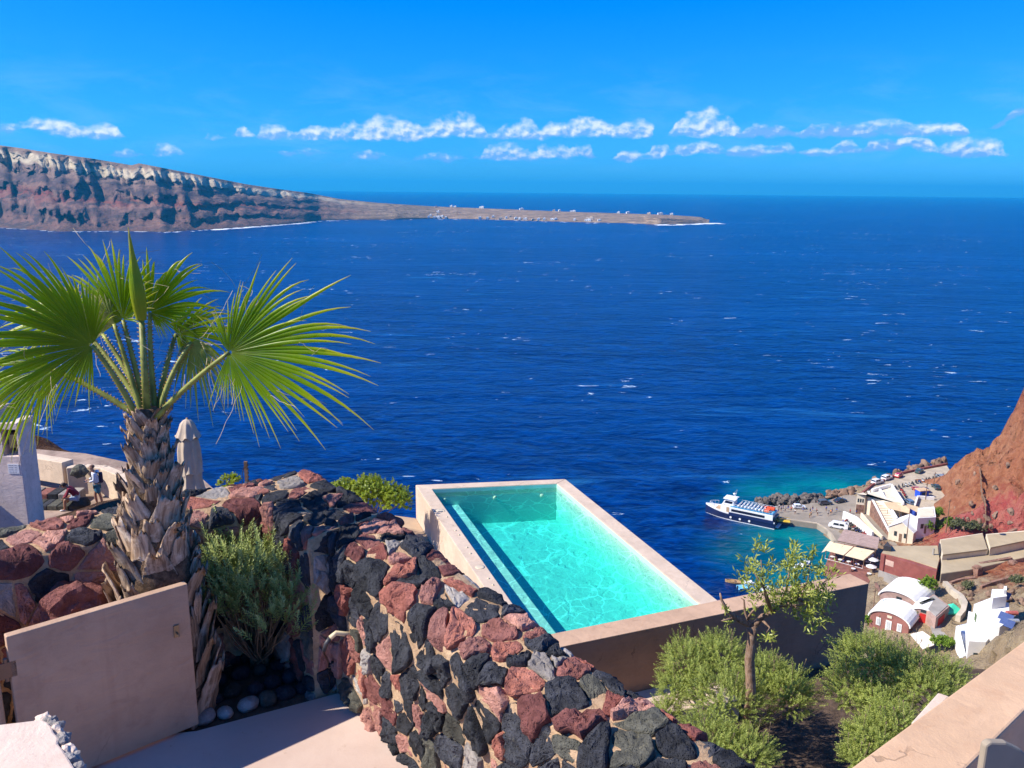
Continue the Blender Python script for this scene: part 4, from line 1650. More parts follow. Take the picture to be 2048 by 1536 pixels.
# the closed spear leaf in the middle
fr = bpy.data.objects.new('spear_leaf', None)
COL.objects.link(fr)
to_palm(fr)
s0, s1, s2 = pb(0.0, -0.02), at(283, 640, y=4.94), at(256, 452, y=4.90)
MB().tube([s0, s0.lerp(s1, .5), s1], [0.026, 0.022, 0.017], 8).build('petiole', PETIOLE, fr, smooth=True)
tb = MB()
for i in range(1, 24):
    p = s0.lerp(s1, i / 24)
    for sg in (-1, 1):
        b0 = p + Vector((sg * 0.019, -0.004, 0))
        tb.add([b0 + Vector((0, 0, -.006)), b0 + Vector((0, 0, .006)), b0 + Vector((sg * .013, 0, .005)), b0 + Vector((0, -.004, 0))], [(0, 1, 2), (0, 2, 3), (1, 3, 2), (0, 3, 1)])
tb.build('thorn', THORN, fr)
V, F, UV = [], [], []
rnd = random.Random(5)
for k in range(16):
    th = k / 16 * 2 * math.pi
    o = len(V)
    Lk = rnd.uniform(0.86, 1.0)
    for i in range(9):
        t = i / 8
        rr = 0.027 * (0.75 + 0.5 * math.sin(math.pi * min(1, t * 1.4))) * (1 - t ** 2.2) + 0.0015
        p = s1.lerp(s2, t * Lk)
        a = Vector((math.cos(th), math.sin(th), 0))
        b_ = Vector((-math.sin(th), math.cos(th), 0))
        V += [p + a * rr - b_ * rr * .3, p + a * rr * 1.3, p + a * rr + b_ * rr * .3]
        UV += [(0, t * .95), (.5, t * .95), (1, t * .95)]
    for i in range(8):
        a = o + i * 3
        F += [(a, a + 1, a + 4, a + 3), (a + 1, a + 2, a + 5, a + 4)]
np_mesh('blade', np.array([tuple(p) for p in V]), np.array(F), SPEAR, fr, uv=np.array(UV))

# ---------------------------------------------------------------- shrubs built from leafy sprigs
def sprig_quads(L, n, ll, lw, rs, spread=0.9, up=0.75):
    """Leaves of one upright sprig: (n,4,3)."""
    k = np.arange(n)
    z = (0.12 + 0.88 * (k + rs.rand(n)) / n) * L
    th = k * 2.4 + rs.rand(n) * 0.8
    le = ll * (1.05 - 0.55 * (z / L) ** 3) * rs.uniform(0.7, 1.15, n)
    el = up * (0.5 + 0.75 * z / L) + rs.uniform(-0.2, 0.2, n)
    d = np.stack([np.cos(th) * np.cos(el), np.sin(th) * np.cos(el), np.sin(el)], -1)
    s = np.stack([-np.sin(th), np.cos(th), rs.uniform(-.4, .4, n)], -1)
    b = np.stack([np.zeros(n), np.zeros(n), z], -1)
    tip = b + d * le[:, None]
    mid = b + d * (le * 0.45)[:, None]
    q = np.stack([b, mid + s * (lw * .5), tip, mid - s * (lw * .5)], 1)
    v = np.repeat((z / L)[:, None], 4, 1) * 0.55 + np.array([0, .22, .45, .22])[None]
    return q, v


def rot_to(d, roll):
    d = d / np.linalg.norm(d)
    a = np.cross(d, [0.3, 0.1, 1.0]) if abs(d[2]) < 0.95 else np.cross(d, [1.0, 0, 0])
    a /= np.linalg.norm(a)
    b = np.cross(d, a)
    c, s = math.cos(roll), math.sin(roll)
    return np.stack([a * c + b * s, -a * s + b * c, d], 1)


def bush(name, lobes, nspr, L, nleaf, ll, lw, mat, seed, label, cat, stem_mat, base, upward=0.55, group=None, spread=0.9, up=0.75, flat=0.35, stems=9, stalks=0):
    """lobes: [(centre, radii, weight)]. Sprigs grow out of lumpy lobes; gaps between the lobes stay open."""
    rs = np.random.RandomState(seed)
    var = [sprig_quads(L * rs.uniform(.7, 1.25), nleaf, ll, lw, rs, spread, up) for _ in range(10)]
    Q, UVv = [], []
    wsum = sum(w for _, _, w in lobes)
    root = empty(name, base, 0, label, cat, group)
    for (c, r, w) in lobes:
        c = np.array(c)
        r = np.array(r)
        for _ in range(int(nspr * w / wsum)):
            d = rs.normal(size=3)
            d /= np.linalg.norm(d)
            if d[2] < -flat:
                d[2] *= -0.6
            lump = 1 + 0.22 * mnoise.noise(Vector(d * 2.3 + c)) + 0.12 * mnoise.noise(Vector(d * 6.0 + c))
            p = c + d * r * lump * rs.uniform(0.45, 0.96)
            g = d * np.array([1, 1, .8]) + np.array([0, 0, upward]) + rs.normal(size=3) * 0.22
            R = rot_to(g, rs.rand() * 6.28)
            q, v = var[rs.randint(10)]
            Q.append((q * rs.uniform(.75, 1.2)) @ R.T + p)
            UVv.append(np.clip(v * rs.uniform(.8, 1.1) + rs.uniform(-.06, .06), 0, 1))
    Q = np.concatenate(Q)
    UVv = np.concatenate(UVv)
    n = len(Q)
    Fq = np.arange(n * 4).reshape(n, 4)
    uv = np.stack([np.tile([.5, 0, .5, 1], n), UVv.ravel()], -1)
    fo = np_mesh('foliage', Q.reshape(-1, 3), Fq, mat, root, uv=uv)
    fo.matrix_parent_inverse = Matrix.Translation(root.location).inverted()
    mb = MB()
    rnd = random.Random(seed)
    for (c, r, w) in lobes:
        for _ in range(stems):
            e_ = Vector(c) + Vector((rnd.uniform(-1, 1) * r[0], rnd.uniform(-1, 1) * r[1], rnd.uniform(-.2, .7) * r[2])) * 0.7
            b0 = Vector(base) + Vector((rnd.uniform(-.06, .06), rnd.uniform(-.06, .06), 0))
            m_ = b0.lerp(e_, .55) + Vector((rnd.uniform(-.04, .04), rnd.uniform(-.04, .04), -.03))
            mb.tube([b0, m_, e_], [0.009, 0.006, 0.003], 5, caps=False)
    so = mb.build('stem', stem_mat, root, smooth=True)
    so.matrix_parent_inverse = Matrix.Translation(root.location).inverted()
    if stalks:
        for (c, r, w) in lobes:
            for _ in range(stalks):
                a_ = rnd.uniform(0, 6.28)
                b0 = Vector(c) + Vector((math.cos(a_) * r[0] * rnd.uniform(.2, .8), math.sin(a_) * r[1] * rnd.uniform(.2, .8), r[2] * .6))
                e_ = b0 + Vector((rnd.uniform(-.08, .08), rnd.uniform(-.08, .08), rnd.uniform(.16, .30)))
                m2 = MB()
                m2.tube([b0, b0.lerp(e_, .5) + Vector((rnd.uniform(-.02, .02), 0, 0)), e_], [.004, .003, .0025], 4)
                m2.blob(tuple(e_), (.008, .008, .022), 1, .1, 2)
                dk = m2.build('dry_stalk', stem_mat, root)
                dk.matrix_parent_inverse = Matrix.Translation(root.location).inverted()
    return root


TWIG = plain('grey_twig', (0.20, 0.15, 0.10), 0.9, 0.2, 20, 0.3, 80)
ROSEMARY = leaf_material('rosemary_leaf', [(0, (0.14, 0.18, 0.05)), (.5, (0.34, 0.42, 0.13)), (1, (0.64, 0.68, 0.30))], (0.34, 0.40, 0.07), 0.25, 0.5)
LAVENDER = leaf_material('lavender_leaf', [(0, (0.12, 0.165, 0.035)), (.5, (0.31, 0.38, 0.085)), (1, (0.58, 0.60, 0.18))], (0.36, 0.40, 0.05), 0.28, 0.6)
BOXLEAF = leaf_material('evergreen_leaf', [(0, (0.08, 0.13, 0.012)), (.5, (0.19, 0.26, 0.022)), (1, (0.38, 0.43, 0.05))], (0.48, 0.54, 0.03), 0.35, 0.4)


def lobe(px, py, y, rpx, rpy, ry, w=1.0):
    c = at(px, py, y=y)
    dep = y * math.cos(PITCH) + (CAM_Z - c.z) * math.sin(PITCH)
    return (tuple(c), (rpx / FPX * dep, ry, rpy / FPX * dep), w)


bush('rosemary_bush', [lobe(450, 1150, 5.36, 38, 66, .15, 1.1), lobe(478, 1132, 5.42, 26, 44, .12, .5), lobe(500, 1195, 5.26, 74, 70, .24, 1.6), lobe(535, 1140, 5.36, 36, 46, .15, .6), lobe(590, 1190, 5.2, 32, 70, .14, .8), lobe(560, 1250, 5.1, 66, 50, .2, .9), lobe(440, 1235, 5.2, 42, 60, .2, .7)],
     400, 0.20, 42, 0.036, 0.0068, ROSEMARY, 31, 'spiky grey green rosemary bush between the palm trunk and stone wall', 'bush', TWIG, tuple(at(520, 1330, z=FLOOR_Z - 0.05)), upward=1.5)
GZ = 92.12
bush('lavender_bush', [lobe(1375, 1335, 11.0, 56, 54, .5, 1), lobe(1440, 1318, 11.2, 52, 50, .45, .9), lobe(1350, 1380, 10.6, 36, 40, .3, .5)],
     1500, 0.135, 22, 0.036, 0.0080, LAVENDER, 32, 'rounded green lavender bush against the dark pool wall', 'bush', TWIG, tuple(at(1400, 1400, z=GZ)), upward=0.35, stalks=5)
bush('lavender_bush', [lobe(1450, 1405, 10.3, 92, 70, .55, 1.5), lobe(1575, 1392, 10.5, 52, 56, .42, 1.0), lobe(1530, 1350, 10.8, 46, 40, .35, .6)],
     2300, 0.135, 22, 0.036, 0.0080, LAVENDER, 33, 'broad lavender bush spreading round the foot of the olive trunk', 'bush', TWIG, tuple(at(1500, 1470, z=GZ)), upward=0.35, stalks=5)
bush('lavender_bush', [lobe(1420, 1490, 9.2, 66, 50, .4, 1), lobe(1490, 1512, 9.0, 60, 46, .4, 1)],
     1200, 0.135, 22, 0.036, 0.0080, LAVENDER, 34, 'lavender bush beside the near end of stone wall', 'bush', TWIG, tuple(at(1490, 1560, z=GZ)), upward=0.35, stalks=5)
bush('lavender_bush', [lobe(1740, 1325, 10.8, 76, 58, .5, 1.5), lobe(1700, 1385, 10.3, 50, 50, .4, .9), lobe(1815, 1352, 10.4, 66, 60, .45, 1.2), lobe(1765, 1415, 9.9, 62, 50, .4, 1.0)],
     2900, 0.135, 22, 0.036, 0.0080, LAVENDER, 35, 'largest lavender bush in front of the harbour houses', 'bush', TWIG, tuple(at(1750, 1470, z=GZ)), upward=0.35, stalks=5)
bush('lavender_bush', [lobe(1890, 1365, 10.2, 48, 44, .4, 1), lobe(1850, 1385, 9.9, 46, 44, .35, .8)],
     900, 0.135, 22, 0.036, 0.0080, LAVENDER, 36, 'small lavender bush touching the peach parapet', 'bush', TWIG, tuple(at(1870, 1430, z=GZ)), upward=0.35, stalks=5)
bush('lavender_bush', [lobe(1745, 1485, 9.1, 46, 40, .3, 1), lobe(1715, 1520, 8.9, 26, 24, .2, .4), lobe(1785, 1445, 9.3, 40, 34, .3, .7)],
     1200, 0.135, 22, 0.036, 0.0080, LAVENDER, 37, 'low lavender bush at the outer foot of parapet', 'bush', TWIG, tuple(at(1730, 1530, z=GZ)), upward=0.35, stalks=5)
bush('lavender_bush', [lobe(1335, 1425, 10.4, 24, 28, .16, 1)],
     180, 0.15, 22, 0.036, 0.0075, LAVENDER, 38, 'tiny lavender tuft on the pale ledge beside stone wall', 'bush', TWIG, tuple(at(1335, 1450, z=92.46)), upward=0.8)
bush('evergreen_shrub', [lobe(690, 985, 16.6, 40, 24, .35, .9), lobe(740, 992, 16.4, 52, 36, .45, 1.4), lobe(790, 1000, 16.3, 34, 32, .4, .9), lobe(735, 975, 16.8, 36, 22, .3, .6)],
     1100, 0.10, 20, 0.050, 0.024, BOXLEAF, 39, 'bright green evergreen shrub on deck at the pool corner', 'shrub', TWIG, tuple(at(745, 1040, z=92.7)), upward=0.5, up=0.5)
bush('evergreen_shrub', [lobe(458, 966, 9.4, 18, 9, .14, 1)],
     60, 0.06, 14, 0.034, 0.014, BOXLEAF, 40, 'little green shrub tip showing over the back wall beside post', 'shrub', TWIG, tuple(at(458, 985, y=9.4)), upward=0.5)

# ---------------------------------------------------------------- olive tree
OLIVE_LEAF = leaf_material('olive_leaf', [(0, (0.18, 0.22, 0.035)), (.5, (0.35, 0.40, 0.08)), (1, (0.55, 0.57, 0.16))], (0.42, 0.46, 0.05), 0.3, 0.4)


def bark_material():
    m, nt, b = new_mat('olive_bark')
    p = nt.pos()
    g = nt.noise(nt.mapping(p, (30, 30, 9)), 1.0, 6, 0.7)
    n = nt.noise(p, 12, 5, 0.6)
    c = nt.mix(nt.step(g, 0.35, 0.68), (0.15, 0.085, 0.052), (0.36, 0.235, 0.165))
    c = nt.mix(nt.math('MULTIPLY', nt.step(n, 0.5, 0.7), 0.5), c, (0.40, 0.31, 0.25))
    nt.put(b.inputs['Base Color'], c)
    b.inputs['Roughness'].default_value = 0.9
    nt.put(b.inputs['Normal'], nt.bump(g, 0.7, 0.015))
    return m


BARK = bark_material()
OY = 10.1
ob = at(1500, 1446, y=OY)
ob.z = GZ
olive = empty('olive_tree', ob, 0, 'young olive tree with pruned grey branches and one leafy side', 'olive tree')


def to_olive(o):
    o.parent = olive
    o.matrix_parent_inverse = Matrix.Translation(ob).inverted()
    return o


tp = [ob, at(1497, 1440, y=OY), at(1502, 1380, y=OY), at(1499, 1320, y=OY + .02), at(1505, 1270, y=OY), at(1503, 1250, y=OY)]
to_olive(MB().tube(tp, [.085, .075, .066, .064, .060, .068], 14).build('trunk', BARK, smooth=True))
BR = [[(1503, 1252, 0), (1478, 1240, -.05), (1455, 1222, -.12), (1443, 1200, -.12), (1440, 1186, -.1)], [(1500, 1250, 0), (1490, 1225, .05), (1488, 1200, .06), (1482, 1196, .06)], [(1470, 1236, -.04), (1450, 1240, -.1), (1442, 1242, -.12)],
      [(1508, 1252, 0), (1525, 1232, 0), (1545, 1225, .02), (1562, 1212, .05), (1590, 1195, .05)], [(1545, 1225, 0.02), (1532, 1200, .0), (1525, 1160, 0), (1522, 1120, 0)], [(1562, 1212, .05), (1575, 1170, .02), (1580, 1125, 0)], [(1590, 1195, .05), (1615, 1165, 0), (1620, 1130, 0)],
      [(1590, 1195, .05), (1630, 1180, .0), (1665, 1150, -.05)], [(1575, 1205, .05), (1610, 1225, -.05), (1632, 1258, -.15), (1630, 1270, -.15)], [(1545, 1225, 0), (1530, 1180, -.1), (1505, 1140, -.15)], [(1520, 1236, 0), (1540, 1255, -.1), (1533, 1265, -.12)],
      [(1495, 1238, 0), (1505, 1222, -.06), (1520, 1212, -.08)], [(1560, 1212, .05), (1600, 1210, -.2), (1625, 1205, -.25)], [(1588, 1196, .05), (1640, 1215, .1), (1652, 1235, .12)]]
for k, b_ in enumerate(BR):
    P = [at(x, y, y=OY + d) for x, y, d in b_]
    r0 = .042 if k in (0, 3) else .020
    to_olive(MB().tube(P, [max(.005, r0 * (1 - .75 * i / (len(P) - 1))) for i in range(len(P))], 8).build('branch', BARK, smooth=True))
rs = np.random.RandomState(77)
Q, UVv = [], []


def twig_leaves(P, n, ll=0.085, lw=0.021):
    P = [np.array(p) for p in P]
    for i in range(n):
        t = rs.uniform(0.0, 1.0) * (len(P) - 1)
        j = min(int(t), len(P) - 2)
        b0 = P[j] + (P[j + 1] - P[j]) * (t - j)
        dirv = P[j + 1] - P[j]
        dirv = dirv / np.linalg.norm(dirv)
        d = dirv * rs.uniform(.3, 1.0) + rs.normal(size=3) * 0.55 + np.array([0, 0, .15])
        d /= np.linalg.norm(d)
        s = np.cross(d, rs.normal(size=3))
        s /= np.linalg.norm(s)
        l = ll * rs.uniform(.6, 1.15)
        b1 = b0 + rs.normal(size=3) * 0.015
        Q.append(np.stack([b1, b1 + d * l * .45 + s * lw * .5, b1 + d * l, b1 + d * l * .45 - s * lw * .5]))
        UVv.append(np.clip(np.array([.2, .5, .8, .5]) + rs.uniform(-.2, .2), 0, 1))


for (x, y, d, rx, ry, n, L) in [(1525, 1175, 0, 40, 55, 26, .30), (1575, 1180, 0, 40, 50, 26, .32), (1545, 1205, 0, 40, 36, 22, .28), (1610, 1175, 0, 36, 40, 20, .28), (1600, 1215, -.1, 40, 30, 14, .24), (1625, 1245, -.15, 24, 34, 12, .24), (1645, 1165, 0, 24, 26, 9, .22), (1516, 1125, 0, 14, 26, 6, .2), (1580, 1130, 0, 14, 26, 6, .2), (1622, 1135, 0, 14, 24, 6, .2), (1640, 1215, .1, 18, 30, 7, .22), (1535, 1262, -.1, 14, 14, 5, .12), (1500, 1150, -.15, 18, 20, 6, .18), (1620, 1200, -.25, 20, 20, 6, .2), (1460, 1232, -.1, 20, 12, 2, .08)]:
    for _ in range(n):
        a = at(x + rs.uniform(-1, 1) * rx, y + rs.uniform(-1, 1) * ry, y=OY + d + rs.uniform(-.3, .3))
        g = rs.normal(size=3) * .6 + np.array([0.2, 0, 0.75])
        if y > 1225:
            g[2] -= 1.1
        g /= np.linalg.norm(g)
        e_ = np.array(a) + g * L * rs.uniform(.6, 1.1)
        twig_leaves([tuple(a), tuple((np.array(a) + e_) / 2 + rs.normal(size=3) * .02), tuple(e_)], 17)
Q = np.stack(Q)
n = len(Q)
to_olive(np_mesh('crown', Q.reshape(-1, 3), np.arange(n * 4).reshape(n, 4), OLIVE_LEAF, None, uv=np.stack([np.tile([.5, 0, .5, 1], n), np.concatenate(UVv)], -1)))
# ------------------------------------------------------------------ natural ground: RBF surface through surveyed points
RBF_C = 2.0


def rbf_fit(P):
    P = np.array(P, dtype=float)
    n = len(P)
    D = np.linalg.norm(P[:, None, :2] - P[None, :, :2], axis=-1)
    A = np.zeros((n + 1, n + 1))
    A[:n, :n] = np.sqrt(D * D + RBF_C ** 2)
    A[:n, n] = A[n, :n] = 1
    w = np.linalg.solve(A, np.append(P[:, 2], 0))
    return P, w


def rbf_eval(fit, X):
    P, w = fit
    out = np.zeros(len(X))
    for i in range(0, len(X), 4000):
        D = np.linalg.norm(X[i:i + 4000, None] - P[None, :, :2], axis=-1)
        out[i:i + 4000] = np.sqrt(D * D + RBF_C ** 2) @ w[:-1] + w[-1]
    return out


def ground_grid(name, fit, x0, x1, y0, y1, nx, ny, mat, rough=1.0, fr=0.12, seed=0.0, zmin=-4.0, smooth=False, crag=0.0):
    xs, ys = np.linspace(x0, x1, nx), np.linspace(y0, y1, ny)
    G = np.stack(np.meshgrid(xs, ys, indexing='ij'), -1).reshape(-1, 2)
    z = rbf_eval(fit, G)
    nz = np.array([fbm(p[0] * fr, p[1] * fr, seed, 5, 2.2, 0.55) for p in G])
    rg = np.array([abs(fbm(p[0] * fr * 1.7, p[1] * fr * 1.7, seed + 9, 4, 2.2, 0.55)) for p in G])
    k_ = np.clip((z - 9) / 9, 0, 1) * crag
    z = z + nz * rough * (1 + 3.2 * k_) - rg * 7.0 * k_
    z = np.maximum(z, zmin)
    V = np.concatenate([G, z[:, None]], 1)
    idx = np.arange(nx * ny).reshape(nx, ny)
    Fc = np.stack([idx[:-1, :-1], idx[1:, :-1], idx[1:, 1:], idx[:-1, 1:]], -1).reshape(-1, 4)
    o = np_mesh(name, V, Fc, mat, smooth=smooth)
    tag(o, kind='structure')
    return o


def rock_ground(name, c1, c2, c3, s=0.35, red=None):
    m, nt, b = new_mat(name)
    p = nt.pos()
    n1 = nt.noise(p, s * 0.35, 6, 0.62)
    n2 = nt.noise(p, s * 1.7, 7, 0.7)
    n3 = nt.noise(p, s * 6, 5, 0.7)
    c = nt.mix(nt.step(n1, 0.35, 0.62), c1, c2)
    c = nt.mix(nt.math('MULTIPLY', nt.step(n2, 0.5, 0.66), 0.8), c, c3)
    c = nt.mix(nt.math('MULTIPLY', nt.step(n3, 0.55, 0.7), 0.35), c, tuple(q * 0.45 for q in c1))
    pit = nt.step(nt.voronoi(p, s * 1.5), 0.30, 0.12)
    if red is not None:
        for (ctr, r, ca, cb, k) in red:
            d = nt.node('ShaderNodeVectorMath', operation='DISTANCE')
            nt.put(d.inputs[0], p)
            d.inputs[1].default_value = ctr
            msk = nt.step(nt.math('MULTIPLY_ADD', nt.math('SUBTRACT', n2, 0.5), r * 0.8, d.outputs['Value']), r, r * 0.55, 0.0, k)
            c = nt.mix(msk, c, nt.mix(nt.step(n2, 0.36, 0.62), ca, cb))
    nt.put(b.inputs['Base Color'], c)
    b.inputs['Roughness'].default_value = 0.95
    b.inputs['Specular IOR Level'].default_value = 0.1
    h = nt.math('SUBTRACT', nt.math('ADD', nt.math('MULTIPLY', n2, 1.4), nt.math('MULTIPLY', n3, 0.8)), nt.math('MULTIPLY', pit, 0.6))
    nt.put(b.inputs['Normal'], nt.bump(h, 1.0, 0.9))
    return m


def xyz(p):
    return (p.x, p.y, p.z)


near = [(0, -30, 93), (-60, -30, 95), (60, -30, 93), (0, -4, 90), (-12, 2, 88), (12, 4, 84), (0, 12, 82), (12, 14, 76), (-9, 14, 84), (4, 22, 72), (20, 24, 60), (-14, 24, 84.5), (-24, 26, 86), (-34, 30, 86.6),
        xyz(at(300, 1025, y=34)), xyz(at(420, 1080, y=30)), (-8, 34, 70), (4, 36, 50), (-60, 30, 100), (-60, 0, 100), (-90, 40, 110), (-90, -20, 120), (30, 50, 16), (0, 60, 20), (-20, 60, 40), (-45, 66, 45), (0, 85, -3), (40, 80, 2), (-40, 95, -3), (-90, 100, 20), (-90, 125, -3), (60, 100, -3),
        (40, 30, 52), (60, 20, 66), (70, 50, 40), (90, 20, 80), (75, 75, 14), (95, 60, 34)]
for (px, py, y) in ((-120, 815, 48), (0, 852, 44), (40, 868, 43), (85, 885, 42.5), (130, 905, 42), (170, 921, 41), (200, 935, 40), (238, 951, 39)):
    p = at(px, py, y=y)
    near.append((p.x, p.y, p.z))
    near.append((p.x + 1.5, p.y + 8, p.z - 13))
    near.append((p.x - 0.5, p.y - 4, p.z - 0.9))
CLIFF_BROWN = rock_ground('brown_cliff', (0.105, 0.050, 0.034), (0.20, 0.115, 0.075), (0.27, 0.185, 0.115), 0.9)
ground_grid('hillside', rbf_fit(near), -100, 62, -30, 110, 150, 130, CLIFF_BROWN, 0.5, 0.5, 1.0)

# ------------------------------------------------------------------ neighbouring terrace on the left
CREAM = plaster('cream_render', (0.64, 0.51, 0.385), (0.45, 0.33, 0.23))
ROSE = plaster('rose_render', (0.74, 0.60, 0.53), (0.48, 0.35, 0.29))
PAVE = plain('paving_earth', (0.34, 0.245, 0.19), 0.9, 0.2, 1.2, 0.4, 12, dirt=(0.16, 0.08, 0.065), dirt_amt=0.7, bdist=0.03)
TZ = 87.15
mb = MB()
mb.prism([(-30, 20), (-11.5, 24), (-11.8, 33.5), (-14, 36.5), (-21, 40), (-30, 42)], 80, TZ)
o = mb.build('village_terrace', PAVE)
tag(o, kind='structure')
# the building with a pillar and a niche
pY = 28.0
p0, p1 = at(-6, 1058, y=pY), at(52, 1058, y=pY)
zt = at(40, 846, y=pY).z
pil = empty('pillar', ((p0.x + p1.x) / 2, pY, TZ), 0, 'cream plaster pillar with dark lantern niche and small white notice', 'pillar')
w = p1.x - p0.x


def lp(x, y, z):
    return (x - pil.location.x, y - pil.location.y, z - pil.location.z)


PIL_I = Matrix.Translation(pil.location).inverted()


def to(root, o):
    o.parent = root
    o.matrix_parent_inverse = Matrix.Translation(root.location).inverted()
    return o


xl, xr = at(-40, 950, y=pY).x, at(46, 950, y=pY).x
zn0, zn1 = at(20, 912, y=pY).z, at(20, 860, y=pY).z
nx0, nx1 = at(3, 880, y=pY).x, at(33, 880, y=pY).x
# shaft built round the niche opening
to(pil, MB().box0(xl, xr, pY, pY + 1.0, TZ, zn0).build('shaft', ROSE, bevel=0.03))
to(pil, MB().box0(xl, nx0, pY + 0.003, pY + 1.0, zn0, zn1).build('jamb', ROSE))
to(pil, MB().box0(nx1, xr, pY + 0.003, pY + 1.0, zn0, zn1).build('jamb', ROSE))
to(pil, MB().box0(nx0, nx1, pY + 0.6, pY + 0.98, zn0, zn1).build('niche_back', plain('niche_dark', (0.09, 0.06, 0.055), 0.9)))
to(pil, MB().box0(xl - 0.02, xr + 0.02, pY - 0.01, pY + 1.02, zn1, zt).build('cap', ROSE, bevel=0.03))
to(pil, MB().box0(xl - 0.2, xl + 0.75, pY - 0.02, pY + 1.0, zt + 0.01, zt + 0.45).build('upper_block', CREAM, bevel=0.03))
lm = MB()
lx = (nx0 + nx1) / 2
lm.box0(lx - 0.10, lx + 0.10, pY + 0.15, pY + 0.35, zn0 + 0.25, zn1 - 0.25)
lm.box0(lx - 0.13, lx + 0.13, pY + 0.12, pY + 0.38, zn1 - 0.25, zn1 - 0.20)
to(pil, lm.build('lantern', plain('lantern_brass', (0.30, 0.24, 0.13), 0.5, metal=0.3, bump=0)))
nb = MB().box0(at(17, 940, y=pY).x, at(39, 940, y=pY).x, pY - 0.016, pY - 0.003, at(20, 947, y=pY).z, at(20, 928, y=pY).z)
to(pil, nb.build('notice', plain('notice_white', (0.72, 0.72, 0.74), 0.6, 0.03, 5, 0)))
rnd = random.Random(9)
for r_ in range(4):
    zz = lerp(at(20, 944, y=pY).z, at(20, 931, y=pY).z, r_ / 3)
    for q in range(3):
        xx = lerp(at(19, 940, y=pY).x, at(36, 940, y=pY).x, q / 3)
        to(pil, MB().box0(xx, xx + rnd.uniform(0.05, 0.10), pY - 0.019, pY - 0.0165, zz, zz + 0.018).build('notice_line', plain('print_grey', (0.30, 0.30, 0.34), 0.6, 0, 1, 0)))
# stone plinth: individual blocks
rw = random.Random(4)
for r_ in range(2):
    xx = xl - 0.3
    while xx < xr + 0.12:
        ww = rw.uniform(0.22, 0.45)
        z0 = TZ + r_ * 0.34
        to(pil, MB().box0(xx + 0.02, min(xx + ww, xr + 0.16) - 0.02, pY - 0.16, pY - 0.01, z0 + 0.02, z0 + 0.30).build('plinth_stone', rw.choice([ST_MAROON, ST_MAROON, ST_PINK, ST_OLIVE]), bevel=0.03))
        xx += ww
to(pil, MB().box0(xl - 0.3, xr + 0.14, pY - 0.13, pY - 0.002, TZ, TZ + 0.70).build('plinth', plain('plinth_mortar', (0.40, 0.32, 0.28), 0.9, 0.2, 3, 0.3, 30)))
# unseen low house added left of frame, its height set to shade the terrace
hs_ = empty('house', (-24.5, 24.0, TZ), 0, 'low rose plastered house out of view, added to shade the terrace', 'house')
for o in (MB().box0(-30, xl - 0.25, 18.5, pY + 0.8, TZ, TZ + 2.4).build('wall', ROSE, bevel=0.04), MB().box0(-30.2, xl - 0.1, 18.3, pY + 1.0, TZ + 2.4, TZ + 2.55).build('roof', CREAM, bevel=0.03)):
    to(hs_, o)


# low cream parapets beside the cliff
def wall_line(name, pts, h, th, mat, label, cat='wall', group=None, z0=None):
    """pts: world points on the wall's foot; one straight piece per pair, butted."""
    root = empty(name, (pts[0][0], pts[0][1], pts[0][2]), 0, label, cat, group)
    for a, b_ in zip(pts[:-1], pts[1:]):
        a, b_ = Vector(a), Vector(b_)
        d = Vector((b_.x - a.x, b_.y - a.y)).normalized()
        n_ = Vector((-d.y, d.x)) * th / 2
        mb = MB()
        A, B = Vector(a[:2]), Vector(b_[:2])
        mb.prism([A - n_, B - n_, B + n_, A + n_], [a.z, b_.z, b_.z, a.z], [a.z + h, b_.z + h, b_.z + h, a.z + h])
        o = mb.build('wall_section', mat, bevel=min(0.03, th * 0.2))
        to(root, o)
    return root


w1a, w1b = at(36, 912, y=37.5), at(64, 912, y=37.0)
wall_line('parapet', [(w1a.x, w1a.y, w1a.z - 0.2), (w1b.x, w1b.y, w1b.z - 0.2)], 0.75, 0.5, CREAM, 'short cream parapet block right behind the pillar on the cliff edge')
w2a, w2b = at(40, 938, y=36.0), at(139, 955, y=34.6)
wall_line('parapet', [(w2a.x, w2a.y, w2a.z - 0.25), (w2b.x, w2b.y, w2b.z - 0.25)], 1.0, 0.55, CREAM, 'long cream parapet above the brown cliff left of the people')
pts = [at(140, 985, y=34.4), at(175, 985, y=34.6), at(215, 995, y=34.4), at(246, 1012, y=33.6), at(262, 1035, y=32.6)]
wall_line('parapet', [(p.x, p.y, TZ - 0.05) for p in pts], 1.25, 0.4, CREAM, 'curving cream parapet behind the two people')
# stone bench in the shade and stone steps
ST = [ST_OLIVE, ST_MAROON, ST_BLACK, ST_GREY]
stp = empty('stone_steps', (at(95, 1010, y=32).x, 32, TZ), 0, 'rough stone bench and step in shade beside the pillar', 'steps')
rw = random.Random(6)
for r_, (yy, zz) in enumerate(((33.2, 0.42), (32.4, 0.2))):
    xa, xb = at(52, 990, y=yy).x, at(138, 990, y=yy).x
    xx = xa
    while xx < xb:
        ww = rw.uniform(0.25, 0.5)
        m2 = MB().box0(xx + .01, xx + ww - .01, yy, yy + 0.78, TZ, TZ + zz + rw.uniform(-.02, .02))
        to(stp, m2.build('step_stone', rw.choice(ST), bevel=0.03))
        xx += ww
